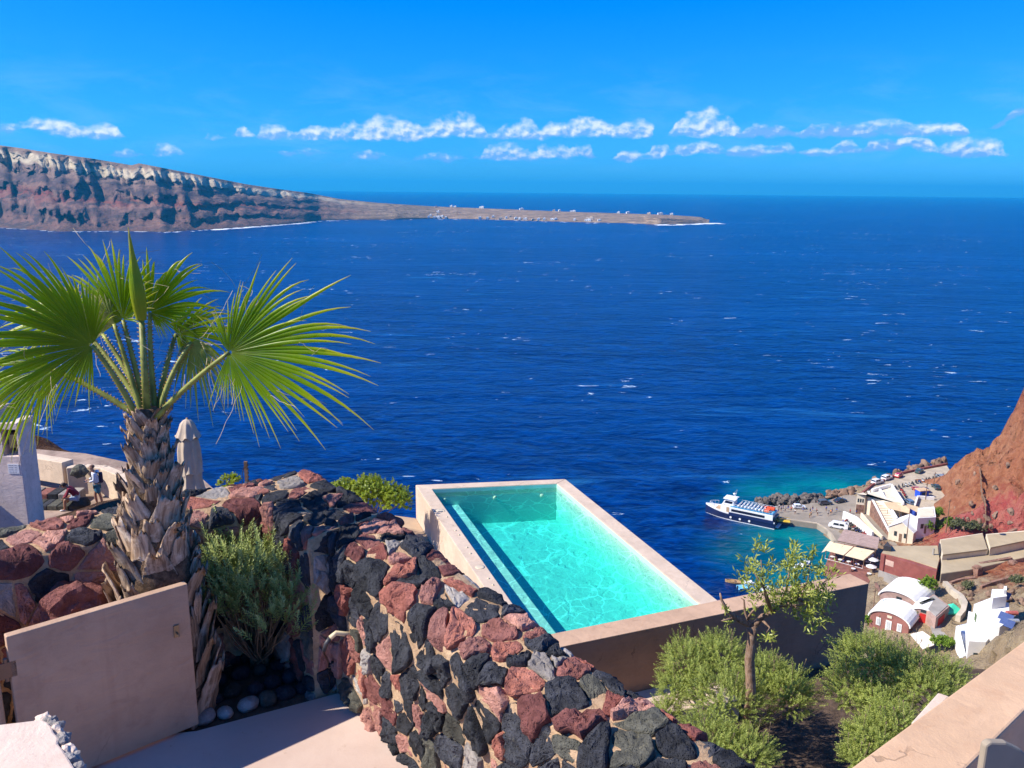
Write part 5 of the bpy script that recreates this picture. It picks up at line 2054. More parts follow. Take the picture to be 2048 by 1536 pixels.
# flat paving stones of the terrace that show between wall and pillar
pv = random.Random(8)
pav = empty('stone_paving', (-14.5, 29, TZ), 0, 'dark irregular paving stones in shade below the two people', 'paving')
for poly in cells(5.5, 7.5, 0.6, 0.5, pv):
    cx = sum(q[0] for q in poly) / len(poly)
    cy = sum(q[1] for q in poly) / len(poly)
    sh = [(-17.6 + cx + (q[0] - cx) * .88, 25.2 + cy + (q[1] - cy) * .88) for q in poly]
    if -17.6 + cx > -12.2 or 25.2 + cy > 32.3:
        continue
    if pil.location.x - 1.6 < -17.6 + cx < pil.location.x + 1.2 and 27.3 < 25.2 + cy < 29.4:
        continue
    to(pav, MB().prism(sh, TZ - 0.02, TZ + 0.02 + pv.random() * 0.015).build('paving_stone', pv.choice(ST + [ST_PINK]), bevel=0.012))

# ------------------------------------------------------------------ closed parasol
CANVAS = plain('parasol_canvas', (0.47, 0.375, 0.285), 0.85, 0.08, 3, 0.15, 60)
PY = 21.0
pt = at(374, 838, y=PY)
prs = empty('parasol', (pt.x, PY, 86.9), 0, 'closed beige parasol tied up behind the palm trunk', 'parasol')
zt_ = pt.z - 86.9


def drape(prof, n, fl, nf, ph, sx=1.0, sy=1.0):
    V, F = [], []
    for i, (r, z) in enumerate(prof):
        for k in range(n):
            t = 2 * math.pi * k / n
            rr = r * (1 + fl * min(1, i / 2) * (math.sin(nf * t + ph) + 0.4 * math.sin((nf * 2 + 1) * t + ph * 2)))
            V.append((rr * math.cos(t) * sx, rr * math.sin(t) * sy, z + (0.05 * math.sin(nf * t + ph) if i == len(prof) - 1 else 0)))
    for i in range(len(prof) - 1):
        for k in range(n):
            k2 = (k + 1) % n
            F.append((i * n + k, i * n + k2, (i + 1) * n + k2, (i + 1) * n + k))
    mb = MB()
    mb.add(V, F)
    return mb


drape([(0.02, zt_), (0.10, zt_ - .03), (0.17, zt_ - .12), (0.22, zt_ - .28), (0.28, zt_ - .42), (0.31, zt_ - .47)], 56, 0.07, 8, 0.3).build('top_flounce', CANVAS, prs, smooth=True)
drape([(0.12, zt_ - .30), (0.22, zt_ - .46), (0.26, zt_ - .8), (0.27, zt_ - 1.2), (0.24, zt_ - 1.55), (0.30, zt_ - 1.9), (0.36, zt_ - 2.05)], 56, 0.13, 7, 1.1).build('canopy', CANVAS, prs, smooth=True)
drape([(0.235, zt_ - 0.98), (0.25, zt_ - 1.02), (0.30, zt_ - 1.3), (0.34, zt_ - 1.42)], 40, 0.12, 5, 2.0, 0.9, 0.9).build('tie_flap', CANVAS, prs, smooth=True)
MB().tube([(0, 0, 0), (0, 0, zt_ + 0.03)], 0.03, 10).build('pole', plain('pole_wood', (0.25, 0.17, 0.10), 0.6), prs, smooth=True)
MB().lathe([(0.30, 0), (0.30, 0.06), (0.08, 0.10), (0.05, 0.3)], 18).build('base', plain('base_grey', (0.3, 0.3, 0.3), 0.8), prs)
mb = MB()
mb.box((pt.x, PY, 86.4), (3.0, 3.0, 1.0))
o = mb.build('parasol_terrace', DECK)
tag(o, kind='structure')

# perforated metal post with a wire behind the back wall
qy = 9.0
q0, q1 = at(495, 985, y=qy), at(493, 923, y=qy)
pst = empty('metal_post', (q0.x, qy, q0.z - 1.2), 0, 'thin rusty perforated post standing beyond the back wall', 'post')
hh = q1.z - q0.z + 1.2
MB().box0(-0.018, 0.018, -0.012, 0.012, 0, hh).build('post', plain('rusty_steel', (0.22, 0.13, 0.085), 0.8, 0.3, 12, 0.4, 60), pst)
for k in range(7):
    MB().box0(0.019, 0.028, -0.008, 0.008, hh - 0.05 - k * 0.045, hh - 0.035 - k * 0.045).build('notch', MATS['rusty_steel'], pst)
MB().tube([(-0.02, 0, hh - 0.06), (-0.045, 0, hh - 0.14), (-0.05, 0, hh - 0.25), (-0.06, 0, hh - 0.35)], 0.004, 5).build('wire', MATS['pipe_dark'], pst)
mb = MB()
mb.box((q0.x - 0.1, qy + 0.3, q0.z - 1.5), (2.2, 1.8, 0.6))
o = mb.build('lower_terrace', DECK)
tag(o, kind='structure')
# ------------------------------------------------------------------ people
SKIN = plain('skin', (0.42, 0.22, 0.15), 0.55, 0.05, 5, 0)
SKIN2 = plain('skin_tan', (0.36, 0.18, 0.11), 0.55, 0.05, 5, 0)
HAIR = plain('hair_dark', (0.035, 0.02, 0.015), 0.6, 0.2, 20, 0)


def skin_mesh(name, joints, edges, mat, parent, sub=2, root=0):
    """A continuous body grown from a skeleton: joints [(x, y, z, r)]."""
    bm = bmesh.new()
    lay = bm.verts.layers.skin.verify()
    vs = [bm.verts.new(j[:3]) for j in joints]
    for a, b_ in edges:
        bm.edges.new((vs[a], vs[b_]))
    for i, v in enumerate(vs):
        r = joints[i][3]
        v[lay].radius = (r, r) if not hasattr(r, '__len__') else r
        v[lay].use_root = (i == root)
    me = bpy.data.meshes.new(name)
    bm.to_mesh(me)
    bm.free()
    me.materials.append(mat)
    o = bpy.data.objects.new(name, me)
    COL.objects.link(o)
    sk = o.modifiers.new('skin', 'SKIN')
    sk.use_smooth_shade = True
    ss = o.modifiers.new('smooth', 'SUBSURF')
    ss.levels = ss.render_levels = sub
    if parent is not None:
        o.parent = parent
    return o


def head_parts(root, c, yaw, hair='short', tone=SKIN, r=0.105):
    """Face features and hair on the head centre c."""
    R = Matrix.Rotation(yaw, 3, 'Z')
    c = Vector(c)

    def P(x, y, z):
        return c + R @ Vector((x, y, z))
    mb = MB()
    mb.blob(P(0, -r * 1.02, -0.012), (0.016, 0.022, 0.024), 1, 0.05, 1)
    for s in (-1, 1):
        mb.blob(P(s * r * 0.86, 0.0, -0.005), (0.012, 0.022, 0.03), 1, 0.05, 2)
    mb.build('nose_and_ears', tone, root, smooth=True)
    for s in (-1, 1):
        MB().blob(P(s * 0.036, -r * 0.90, 0.016), (0.013, 0.010, 0.009), 1, 0.0, 1).build('eye', HAIR, root, smooth=True)
    MB().blob(P(0, -r * 0.92, -0.052), (0.026, 0.012, 0.008), 1, 0.0, 1).build('mouth', plain('lips', (0.35, 0.12, 0.10), 0.5, 0, 1, 0), root, smooth=True)
    hb = MB()
    if hair == 'short':
        hb.blob(P(0, 0.018, 0.038), (r * 0.92, r * 1.0, r * 0.86), 2, 0.06, 3)
    elif hair == 'bald':
        hb.blob(P(0, 0.022, 0.02), (r * 0.90, r * 0.98, r * 0.80), 2, 0.02, 3)
    else:
        hb.blob(P(0, 0.022, 0.036), (r * 1.0, r * 1.05, r * 0.92), 2, 0.08, 3)
        hb.blob(P(0, 0.115, 0.05), (0.05, 0.05, 0.05), 2, 0.15, 4)
    return hb.build('hair', plain('hair_stubble', (0.16, 0.085, 0.06), 0.7, 0.1, 20, 0) if hair == 'bald' else HAIR, root, smooth=True)


def hand(root, wrist, direction, up, tone, s=1.0):
    """Palm with four bent fingers and a thumb, as one skinned mesh."""
    d = Vector(direction).normalized()
    u = Vector(up)
    u = (u - d * u.dot(d)).normalized()
    r = d.cross(u)
    w = Vector(wrist)
    J, E = [(w.x, w.y, w.z, 0.024 * s)], []
    c = w + d * 0.075 * s
    J.append((*c, (0.030 * s, 0.017 * s)))
    E.append((0, 1))
    for k, (o, L) in enumerate(((-0.027, 0.066), (-0.009, 0.076), (0.009, 0.072), (0.026, 0.058))):
        b0 = c + r * o * s + d * 0.018 * s
        b1 = b0 + (d * 0.75 - u * 0.45) * L * 0.55 * s
        b2 = b1 + (d * 0.35 - u * 0.9) * L * 0.45 * s
        i = len(J)
        J += [(*b0, 0.0095 * s), (*b1, 0.0085 * s), (*b2, 0.007 * s)]
        E += [(1, i), (i, i + 1), (i + 1, i + 2)]
    t0 = w + d * 0.03 * s + r * -0.03 * s
    t1 = t0 + (d * 0.6 - r * 0.6 - u * 0.3) * 0.045 * s
    i = len(J)
    J += [(*t0, 0.011 * s), (*t1, 0.009 * s)]
    E += [(0, i), (i, i + 1)]
    return skin_mesh('hand', J, E, tone, root, 1)


def body_standing(root, tone, lean=0.06, armf=((-.17, -.30, 1.12), (.17, -.30, 1.12)), step=0.08):
    """Front faces -Y."""
    y = -lean
    J = [(0, 0, 0.93, .13), (0, y * .5, 1.12, .125), (0, y, 1.34, .135), (0, y * 1.1 - .005, 1.48, .062), (0, y * 1.3 - .03, 1.56, .055), (0, y * 1.3 - .045, 1.66, .098), (0, y * 1.3 - .05, 1.72, .09),
         (-.17, y, 1.40, .058), (-.22, y - .02, 1.16, .045), (armf[0][0], armf[0][1], armf[0][2], .034), (.17, y, 1.40, .058), (.22, y - .02, 1.16, .045), (armf[1][0], armf[1][1], armf[1][2], .034),
         (-.095, 0, .86, .095), (-.10, -.02 - step, .48, .062), (-.10, .0 - step, .26, .058), (-.10, .03 - step, .08, .042), (-.105, -.12 - step, .035, .04),
         (.095, 0, .86, .095), (.10, -.01 + step, .48, .062), (.10, .03 + step, .26, .058), (.10, .05 + step, .08, .042), (.105, -.09 + step, .035, .04)]
    E = [(0, 1), (1, 2), (2, 3), (3, 4), (4, 5), (5, 6), (2, 7), (7, 8), (8, 9), (2, 10), (10, 11), (11, 12), (0, 13), (13, 14), (14, 15), (15, 16), (16, 17), (0, 18), (18, 19), (19, 20), (20, 21), (21, 22)]
    return skin_mesh('body', J, E, tone, root, 2), J


# man in a white hooded top
mp = at(199, 1018, y=33.0)
man = empty('person', (mp.x, 33.0, TZ), math.radians(-62), 'person standing in white hooded top, blue shorts and dark backpack, looking at hands', 'person')
_, J = body_standing(man, SKIN, 0.07)
E_t = [(0, 1), (1, 2), (2, 3), (2, 4), (4, 5), (5, 6), (2, 7), (7, 8), (8, 9)]
y = -.07
skin_mesh('hoodie', [(0, 0.0, 0.90, .165), (0, y * .5, 1.12, .160), (0, y, 1.35, .165), (0, y, 1.47, .095), (-.17, y, 1.41, .078), (-.22, y - .02, 1.16, .064), (-.175, -.28, 1.12, .050), (.17, y, 1.41, .078), (.22, y - .02, 1.16, .064), (.175, -.28, 1.12, .050)], E_t, plain('white_cotton', (0.66, 0.68, 0.74), 0.9, 0.05, 8, 0.2, 40), man)
MB().blob((0, 0.05, 1.47), (.12, .08, .075), 2, 0.12, 3).build('hood', MATS['white_cotton'], man, smooth=True)
skin_mesh('shorts', [(0, 0, .95, .150), (-.1, 0, .86, .115), (-.105, -.05, .56, .105), (.1, 0, .86, .115), (.105, .03, .56, .105)], [(0, 1), (1, 2), (0, 3), (3, 4)], plain('teal_shorts', (0.035, 0.16, 0.24), 0.85, 0.1, 8, 0.1, 40), man)
MB().box((0, 0.17, 1.20), (0.28, 0.15, 0.42)).build('backpack', plain('backpack_dark', (0.035, 0.02, 0.045), 0.8, 0.2, 8, 0.2, 30), man, bevel=0.05)
for s in (-1, 1):
    MB().tube([(s * .11, .12, 1.40), (s * .12, -.03, 1.50), (s * .12, -.20, 1.36), (s * .13, -.15, 1.12), (s * .12, .1, 1.02)], .018, 6).build('strap', MATS['backpack_dark'], man, smooth=True)
    MB().blob((s * .105, -.07 - (-.02 if s > 0 else .06) * 1, .04), (.05, .13, .045), 2, 0.05, 2).build('shoe', plain('shoe_white', (0.65, 0.65, 0.66), 0.6, 0.05, 5, 0), man, smooth=True)
head_parts(man, (0, -.135, 1.685), 0.0, 'bald')
hand(man, (-.17, -.30, 1.12), (0.5, -1, .1), (0, 0, 1), SKIN)
hand(man, (.17, -.30, 1.12), (-0.5, -1, .1), (0, 0, 1), SKIN)
MB().box((0.0, -.40, 1.12), (.07, .13, .012)).build('phone', plain('phone_black', (0.02, 0.02, 0.025), 0.2, 0, 1, 0), man, bevel=0.004)

# person sitting bent forward in a dark red top
wpz = at(152, 1010, y=32.6)
wom = empty('person', (wpz.x, 32.6, TZ), math.radians(-70), 'person sitting bent forward in dark red top and pale shorts, dark hair tied', 'person')
J = [(0, 0.10, .50, .135), (0, 0.02, .68, .12), (0, -.16, .88, .125), (0, -.26, .97, .055), (0, -.31, 1.01, .05), (0, -.38, 1.04, .092), (0, -.42, 1.06, .085),
     (-.16, -.18, .90, .052), (-.21, -.30, .68, .042), (-.15, -.46, .48, .030), (.16, -.18, .90, .052), (.22, -.28, .66, .042), (.12, -.42, .56, .030),
     (-.11, .06, .48, .09), (-.14, -.34, .52, .07), (-.13, -.30, .28, .056), (-.12, -.26, .08, .04), (-.12, -.40, .035, .036),
     (.11, .06, .48, .09), (.15, -.36, .50, .07), (.14, -.38, .28, .056), (.13, -.40, .08, .04), (.13, -.54, .035, .036)]
E = [(0, 1), (1, 2), (2, 3), (3, 4), (4, 5), (5, 6), (2, 7), (7, 8), (8, 9), (2, 10), (10, 11), (11, 12), (0, 13), (13, 14), (14, 15), (15, 16), (16, 17), (0, 18), (18, 19), (19, 20), (20, 21), (21, 22)]
skin_mesh('body', J, E, SKIN2, wom, 2)
skin_mesh('top', [(0, .09, .54, .15), (0, .02, .68, .145), (0, -.16, .89, .15), (0, -.25, .965, .08), (-.16, -.18, .91, .068), (-.21, -.30, .68, .056), (-.155, -.44, .50, .042), (.16, -.18, .91, .068), (.22, -.28, .66, .056), (.13, -.40, .57, .042)], E_t, plain('maroon_cotton', (0.21, 0.022, 0.045), 0.85, 0.1, 8, 0.1, 40), wom)
skin_mesh('shorts', [(0, .10, .50, .15), (-.11, .04, .48, .108), (-.135, -.20, .51, .095), (.11, .04, .48, .108), (.14, -.22, .50, .095)], [(0, 1), (1, 2), (0, 3), (3, 4)], plain('pale_denim', (0.36, 0.44, 0.54), 0.85, 0.1, 8, 0.1, 40), wom)
head_parts(wom, (0, -.40, 1.05), 0.0, 'tied', SKIN2)
hand(wom, (-.15, -.46, .48), (.1, -.5, -1), (0, -1, 0), SKIN2)
hand(wom, (.12, -.42, .56), (-.3, -.6, -.8), (0, -1, .3), SKIN2)
for (x, y_) in ((-.12, -.34), (.13, -.48)):
    MB().blob((x, y_, .04), (.048, .12, .042), 2, 0.05, 2).build('shoe', MATS['shoe_white'], wom, smooth=True)
# stone block the sitting person uses as a seat
m2 = MB()
m2.blob((0, 0, 0), (0.42, 0.34, 0.24), 3, 0.25, 12, 1.1)
o = m2.build('boulder', ST_OLIVE, smooth=False, loc=(wpz.x + 0.12, 32.66, TZ + 0.2))
tag(o, 'low grey boulder under the sitting person', 'boulder')
m2 = MB()
m2.blob((0, 0, 0), (0.36, 0.3, 0.26), 3, 0.4, 14, 1.0)
c = at(163, 955, y=34.0)
o = m2.build('boulder', ST_OLIVE, smooth=False, loc=(c.x, 33.95, TZ + 1.15))
tag(o, 'grey rock bulging from the parapet behind the people', 'boulder')
# ------------------------------------------------------------------ harbour ground and red cliff
HB = []
for (px, py, z) in [(1600, 1100, -4), (1500, 1100, -6), (1600, 1200, -4), (1640, 1160, -3), (1600, 1300, -4), (1560, 1400, -3), (1560, 960, -5), (1640, 965, -4), (1700, 955, -4), (1760, 930, -5), (1850, 905, -5), (1900, 890, -5), (1950, 870, -6), (1990, 840, -6), (2030, 730, -6), (2080, 700, -6), (1450, 1000, -7),
                    (1668, 1074, 0.6), (1700, 1030, 0.6), (1730, 1010, 0.8), (1600, 1022, 0.2), (1560, 1022, -1), (1700, 1100, 0.5), (1660, 1120, -2.5), (1690, 1135, -0.5), (1720, 1160, 1.0), (1760, 1110, 1.5), (1800, 1080, 2.0), (1850, 1070, 3.5),
                    (1740, 1190, 2.6), (1760, 1230, 3.2), (1730, 1280, 2.5), (1690, 1220, -1), (1800, 1180, 3.6), (1850, 1200, 4.6), (1880, 1185, 6.5), (1950, 1160, 9.0), (2048, 1150, 12), (1830, 1290, 4.0), (1890, 1250, 6.0), (1950, 1215, 8.0), (2048, 1200, 13), (1920, 1310, 6), (1985, 1265, 9), (1900, 1090, 6), (1950, 1090, 6.5), (2040, 1085, 8), (1900, 1130, 6.5), (1990, 1110, 7.5), (2048, 1125, 9), (1940, 1140, 7.5), (2000, 1230, 10),
                    (2030, 1262, 17), (2060, 1240, 22), (2100, 1300, 40), (2048, 1330, 44), (1900, 1400, 24), (1800, 1400, 12), (1740, 1400, 5), (1760, 990, 3.0), (1800, 975, 4), (1850, 965, 4.5), (1885, 965, 5.5), (1880, 1005, 5.0), (1893, 1030, 6.5), (1900, 1062, 7), (1960, 1066, 8), (2020, 1068, 9), (2060, 1065, 10), (1735, 970, -1), (1800, 940, -0.5), (1880, 922, -0.5),
                    (1897, 985, 7.5), (1930, 960, 16), (1960, 1000, 14.5), (2000, 1020, 14), (2000, 960, 20), (2048, 1000, 19), (2048, 900, 29), (1925, 1020, 11), (2048, 1040, 14), (2100, 1000, 20), (2150, 900, 32), (2150, 1100, 14), (2200, 1000, 24), (1975, 1045, 10.5)]:
    p = at(px, py, z=z)
    HB.append((p.x, p.y, p.z))
    if 890 < px < 0:
        pass
for (px, py, z) in ((1893, 955, 10), (1905, 935, 13.5), (1930, 906, 19.5), (1944, 903, 21), (1958, 906, 21), (1997, 884, 25), (2006, 862, 28), (2015, 840, 31), (2030, 800, 37), (2046, 766, 43), (2100, 690, 54)):
    p = at(px, py, z=z)
    u = Vector((p.x, p.y)).normalized()
    HB.append((p.x, p.y, p.z))
    HB.append((p.x + u.x * 14, p.y + u.y * 14, p.z - 14))
    HB.append((p.x + u.x * 40, p.y + u.y * 40, -4))
HB += [(60, 60, 22), (90, 90, 30), (120, 100, 48), (60, 100, 4), (75, 130, 0.0), (200, 120, 70), (160, 90, 74), (330, 200, 90), (330, 330, 90), (250, 150, 76), (90, 60, 46), (60, 130, -4), (60, 200, -6), (330, 430, -6), (250, 430, -6), (200, 350, -6), (150, 330, -6)]
p1, p2, p3, p4 = at(1975, 990, z=22), at(1900, 1060, z=7), at(1965, 1045, z=13), at(2030, 900, z=38)
TERR = rock_ground('harbour_earth', (0.27, 0.20, 0.135), (0.36, 0.275, 0.17), (0.42, 0.33, 0.21), 0.22,
                   [(tuple(at(2020, 880, z=27)), 48, (0.23, 0.072, 0.038), (0.34, 0.135, 0.072), 1.0), (tuple(at(1945, 925, z=18)), 26, (0.28, 0.11, 0.06), (0.38, 0.18, 0.10), 0.9), (tuple(p1), 36, (0.25, 0.085, 0.045), (0.36, 0.155, 0.085), 1.0), (tuple(p4), 40, (0.23, 0.072, 0.038), (0.34, 0.135, 0.072), 1.0), (tuple(p3), 19, (0.33, 0.06, 0.06), (0.40, 0.13, 0.11), 0.85), (tuple(at(2030, 1305, z=28)), 15, (0.30, 0.075, 0.030), (0.40, 0.13, 0.06), 1.0), (tuple(at(2048, 1330, z=44)), 26, (0.30, 0.075, 0.030), (0.40, 0.13, 0.06), 1.0)])
RBF_C = 5.0
HFIT = rbf_fit(HB)
ground_grid('harbour_hill', HFIT, 60, 330, 60, 430, 230, 300, TERR, 0.75, 0.14, 4.0, zmin=-5.0, crag=1.0)


def gz(x, y):
    return float(rbf_eval(HFIT, np.array([[x, y]]))[0])


QZ = 1.6
ASPHALT = plain('quay_asphalt', (0.30, 0.255, 0.205), 0.9, 0.12, 0.25, 0.3, 6, dirt=(0.30, 0.26, 0.21), dirt_amt=0.5, bdist=0.05)
CONCRETE = plain('quay_concrete', (0.46, 0.385, 0.29), 0.9, 0.12, 0.4, 0.3, 6, dirt=(0.22, 0.18, 0.13), dirt_amt=0.5, bdist=0.05)
WHITE = plain('white_wash', (0.80, 0.79, 0.77), 0.8, 0.04, 0.5, 0.1, 8, dirt=(0.66, 0.62, 0.56), dirt_amt=0.4, bdist=0.03)
CREAMW = plain('cream_wash', (0.70, 0.61, 0.47), 0.85, 0.06, 0.5, 0.1, 8, dirt=(0.55, 0.44, 0.31), dirt_amt=0.4, bdist=0.03)
REDWALL = plain('oxide_red_wash', (0.27, 0.080, 0.065), 0.85, 0.12, 0.4, 0.2, 8, dirt=(0.33, 0.14, 0.11), dirt_amt=0.5, bdist=0.03)
TANROOF = plain('earth_roof', (0.43, 0.345, 0.225), 0.9, 0.10, 0.12, 0.3, 4, dirt=(0.33, 0.26, 0.17), dirt_amt=0.5, bdist=0.05)
GREYC = plain('grey_cement', (0.33, 0.30, 0.27), 0.9, 0.12, 0.3, 0.3, 6, bdist=0.04)
BROWNSTONE = plain('brown_rubble', (0.235, 0.125, 0.090), 0.95, 0.3, 1.2, 0.8, 5, dirt=(0.36, 0.27, 0.20), dirt_amt=0.8, bdist=0.12)
DARKGLASS = plain('window_dark', (0.03, 0.045, 0.05), 0.15, 0.1, 2, 0, spec=0.6)
REDDOOR = plain('red_paint', (0.52, 0.025, 0.020), 0.5, 0.08, 3, 0)
WOOD = plain('brown_wood', (0.22, 0.13, 0.08), 0.7, 0.2, 4, 0.2, 20)


def P2(px, py, z):
    return Vector(at(px, py, z=z)[:2])


def block(root, name, pix, ztop, zbot, mat, bevel=0.05):
    """Solid whose top outline was read off at height ztop."""
    return to(root, MB().prism([P2(x, y, ztop) for x, y in pix], zbot, ztop).build(name, mat, bevel=bevel))


def panel_on(root, name, a, b, t0, t1, z0, z1, mat, out=0.04, th=0.08):
    """A door or window on the wall that runs from ground point a to b; t along it."""
    a, b = Vector(a), Vector(b)
    d = (b - a)
    n = Vector((d.y, -d.x)).normalized()
    if n.dot(-a) < 0:
        n = -n
    p, q = a + d * t0, a + d * t1
    mb = MB()
    mb.prism([p + n * out, q + n * out, q + n * (out - th), p + n * (out - th)], z0, z1)
    return to(root, mb.build(name, mat))


# quay
mb = MB()
qpoly = [(1550, 1012), (1551, 1031), (1568, 1039), (1634, 1048), (1650, 1058), (1662, 1070), (1670, 1084), (1680, 1098), (1800, 1100), (1800, 1050), (1750, 1000), (1733, 985), (1715, 984), (1690, 990), (1650, 1003), (1600, 1008)]
mb.prism([P2(x, y, QZ) for x, y in qpoly], -4.0, QZ)
o = mb.build('quay', ASPHALT)
tag(o, kind='structure')
# pale kerb along the water
kp = [at(x, y, z=QZ) for x, y in ((1551, 1030), (1568, 1038), (1634, 1047), (1650, 1057), (1662, 1069), (1670, 1082))]
kw = empty('kerb', tuple(kp[0]), 0)
tag(kw, kind='structure')
for a, b_ in zip(kp[:-1], kp[1:]):
    d = (b_ - a).normalized()
    n_ = Vector((-d.y, d.x, 0)) * 0.5
    mb = MB()
    mb.prism([(a + n_)[:2], (b_ + n_)[:2], (b_ - n_ * .3)[:2], (a - n_ * .3)[:2]], -3.0, QZ + 0.14)
    to(kw, mb.build('kerb_stone', CONCRETE))
# upper road and car park
mb = MB()
UZ = 6.0
up = [(1726, 992), (1744, 972), (1800, 949), (1850, 938), (1893, 930), (1912, 960), (1905, 1000), (1872, 1018), (1806, 1018), (1780, 985), (1745, 990)]
mb.prism([P2(x, y, UZ) for x, y in up], 0.0, UZ)
o = mb.build('upper_road', CONCRETE)
tag(o, kind='structure')
wall_line('sea_wall', [tuple(at(x, y, z=UZ)) for x, y in ((1722, 990), (1744, 972), (1800, 949), (1850, 938), (1893, 930))], 0.75, 0.5, plain('maroon_wash', (0.30, 0.10, 0.085), 0.9, 0.15, 0.5, 0.2, 6), 'low red sea wall along the upper harbour road')

# breakwater boulders
bk = empty('breakwater', tuple(at(1580, 1005, z=0)), 0, 'heap of dark grey boulders forming the breakwater behind the quay', 'breakwater')
ROCKS = []
for k in range(7):
    mb = MB()
    mb.blob((0, 0, 0), (1, 0.85, 0.75), 2, 0.5, k + 50, 1.1)
    me = mb.build('boulder_proto', ST_BLACK)
    ROCKS.append(me.data)
    bpy.data.objects.remove(me)
BOULD = plain('breakwater_rock', (0.125, 0.105, 0.095), 0.95, 0.25, 0.5, 0.6, 3, dirt=(0.30, 0.26, 0.22), dirt_amt=0.5, bdist=0.15)
BOULD2 = plain('shore_rock_brown', (0.23, 0.145, 0.10), 0.95, 0.25, 0.5, 0.6, 3, dirt=(0.34, 0.25, 0.18), dirt_amt=0.5, bdist=0.15)
for me in ROCKS:
    me.materials.clear()
    me.materials.append(BOULD)
rnd = random.Random(15)
for k in range(88):
    t = rnd.random()
    px = lerp(1512, 1648, t)
    cy = lerp(1001, 997, t) + rnd.uniform(-7, 9) * (0.6 + 0.4 * math.sin(t * 3))
    z = rnd.uniform(0.1, 2.0)
    c = at(px, cy, z=z)
    o = bpy.data.objects.new('boulder', ROCKS[k % 7])
    COL.objects.link(o)
    o.location = c
    s = rnd.uniform(0.7, 1.55)
    o.scale = (s, s, s * 0.9)
    o.rotation_euler = (rnd.random() * 6, rnd.random() * 6, rnd.random() * 6)
    to(bk, o)
sh = empty('rocky_shore', tuple(at(1720, 985, z=0)), 0, 'brown rocks along the water below the upper road', 'rocks')
ROCKB = []
for me in ROCKS:
    m2 = me.copy()
    m2.materials.clear()
    m2.materials.append(BOULD2)
    ROCKB.append(m2)
for k in range(64):
    t = rnd.random()
    px = lerp(1648, 1890, t)
    cy = float(np.interp(px, [1648, 1700, 1722, 1745, 1800, 1850, 1890], [991, 984, 980, 964, 943, 931, 924])) + rnd.uniform(-4, 6)
    c = at(px, cy, z=rnd.uniform(-0.2, 1.6) + (2.5 * max(0, (px - 1735) / 150)))
    o = bpy.data.objects.new('boulder', ROCKB[k % 7])
    COL.objects.link(o)
    o.location = c
    s = rnd.uniform(0.7, 1.8)
    o.scale = (s * 1.2, s, s * 0.9)
    o.rotation_euler = (rnd.random() * 6, rnd.random() * 6, rnd.random() * 6)
    to(sh, o)

# stair house on the quay
r = empty('house', tuple(at(1724, 1022, z=QZ)), 0, 'cream harbour house with roof terrace and outside stair on the quay', 'house')
block(r, 'body', [(1714, 988), (1731, 990), (1745, 983), (1782, 972), (1806, 1010), (1775, 1004), (1755, 996), (1740, 991), (1726, 985)], 8.0, 0.5, CREAMW)
a, b_ = P2(1714, 988, 8.0), P2(1731, 990, 8.0)
for q in range(3):
    panel_on(r, 'window', a, b_, 0.15 + q * 0.27, 0.33 + q * 0.27, 5.4, 6.6, DARKGLASS)
panel_on(r, 'stone_base', a, b_, 0.05, 0.98, 1.6, 4.6, BROWNSTONE, 0.08, 0.2)
for (p, q) in (((1744, 984), (1782, 973)), ((1782, 973), (1806, 1010))):
    a, b_ = at(*p, z=8.0), at(*q, z=8.0)
    d = (b_ - a).normalized()
    n_ = Vector((-d.y, d.x, 0)) * 0.3
    to(r, MB().prism([(a + n_)[:2], (b_ + n_)[:2], (b_ - n_)[:2], (a - n_)[:2]], 8.0, 9.0).build('parapet', WHITE, bevel=0.05))
# retaining wall of brown rubble carrying the stair
rw_ = empty('stair', tuple(at(1760, 1040, z=QZ)), 0, 'long outside stair between white walls above a brown rubble wall', 'stairs')
wa, wb = P2(1731, 1022, QZ), P2(1779, 1076, QZ)
d = (wb - wa).normalized()
n_ = Vector((-d.y, d.x))
if n_.x < 0:
    n_ = -n_
to(rw_, MB().prism([wa, wb, wb + n_ * 1.0, wa + n_ * 1.0], [QZ - 1] * 4, [8.0, 2.6, 2.6, 8.0]).build('rubble_wall', BROWNSTONE))
to(rw_, MB().prism([wa - n_ * .05, wb - n_ * .05, wb + n_ * .5, wa + n_ * .5], [8.0, 2.6, 2.6, 8.0], [8.35, 2.95, 2.95, 8.35]).build('wall_coping', WHITE))
for k in range(16):
    t0, t1 = k / 16, (k + 1) / 16
    z = lerp(8.0, 3.0, t1)
    A, B = wa + (wb - wa) * (t0 * .92), wa + (wb - wa) * (t1 * .92)
    to(rw_, MB().prism([A + n_ * 1.0, B + n_ * 1.0, B + n_ * 3.4, A + n_ * 3.4], QZ - .5, z + 0.3).build('step', CREAMW))
to(rw_, MB().prism([wa + n_ * 3.4, wa + (wb - wa) * .72 + n_ * 3.4, wa + (wb - wa) * .72 + n_ * 4.0, wa + n_ * 4.0], QZ - .5, [9.2, 5.8, 5.8, 9.2]).build('side_wall', WHITE))
to(rw_, MB().prism([wa + (wb - wa) * .55 + n_ * 4.0, wa + (wb - wa) * .98 + n_ * 4.0, wa + (wb - wa) * .95 + n_ * 8.5, wa + (wb - wa) * .6 + n_ * 8.5], QZ - .5, 4.6).build('landing', CREAMW))
to(rw_, MB().prism([wa + (wb - wa) * .60 + n_ * 8.5, wa + (wb - wa) * .95 + n_ * 8.5, wa + (wb - wa) * .95 + n_ * 9.0, wa + (wb - wa) * .60 + n_ * 9.0], QZ - .5, 6.4).build('landing_wall', WHITE))
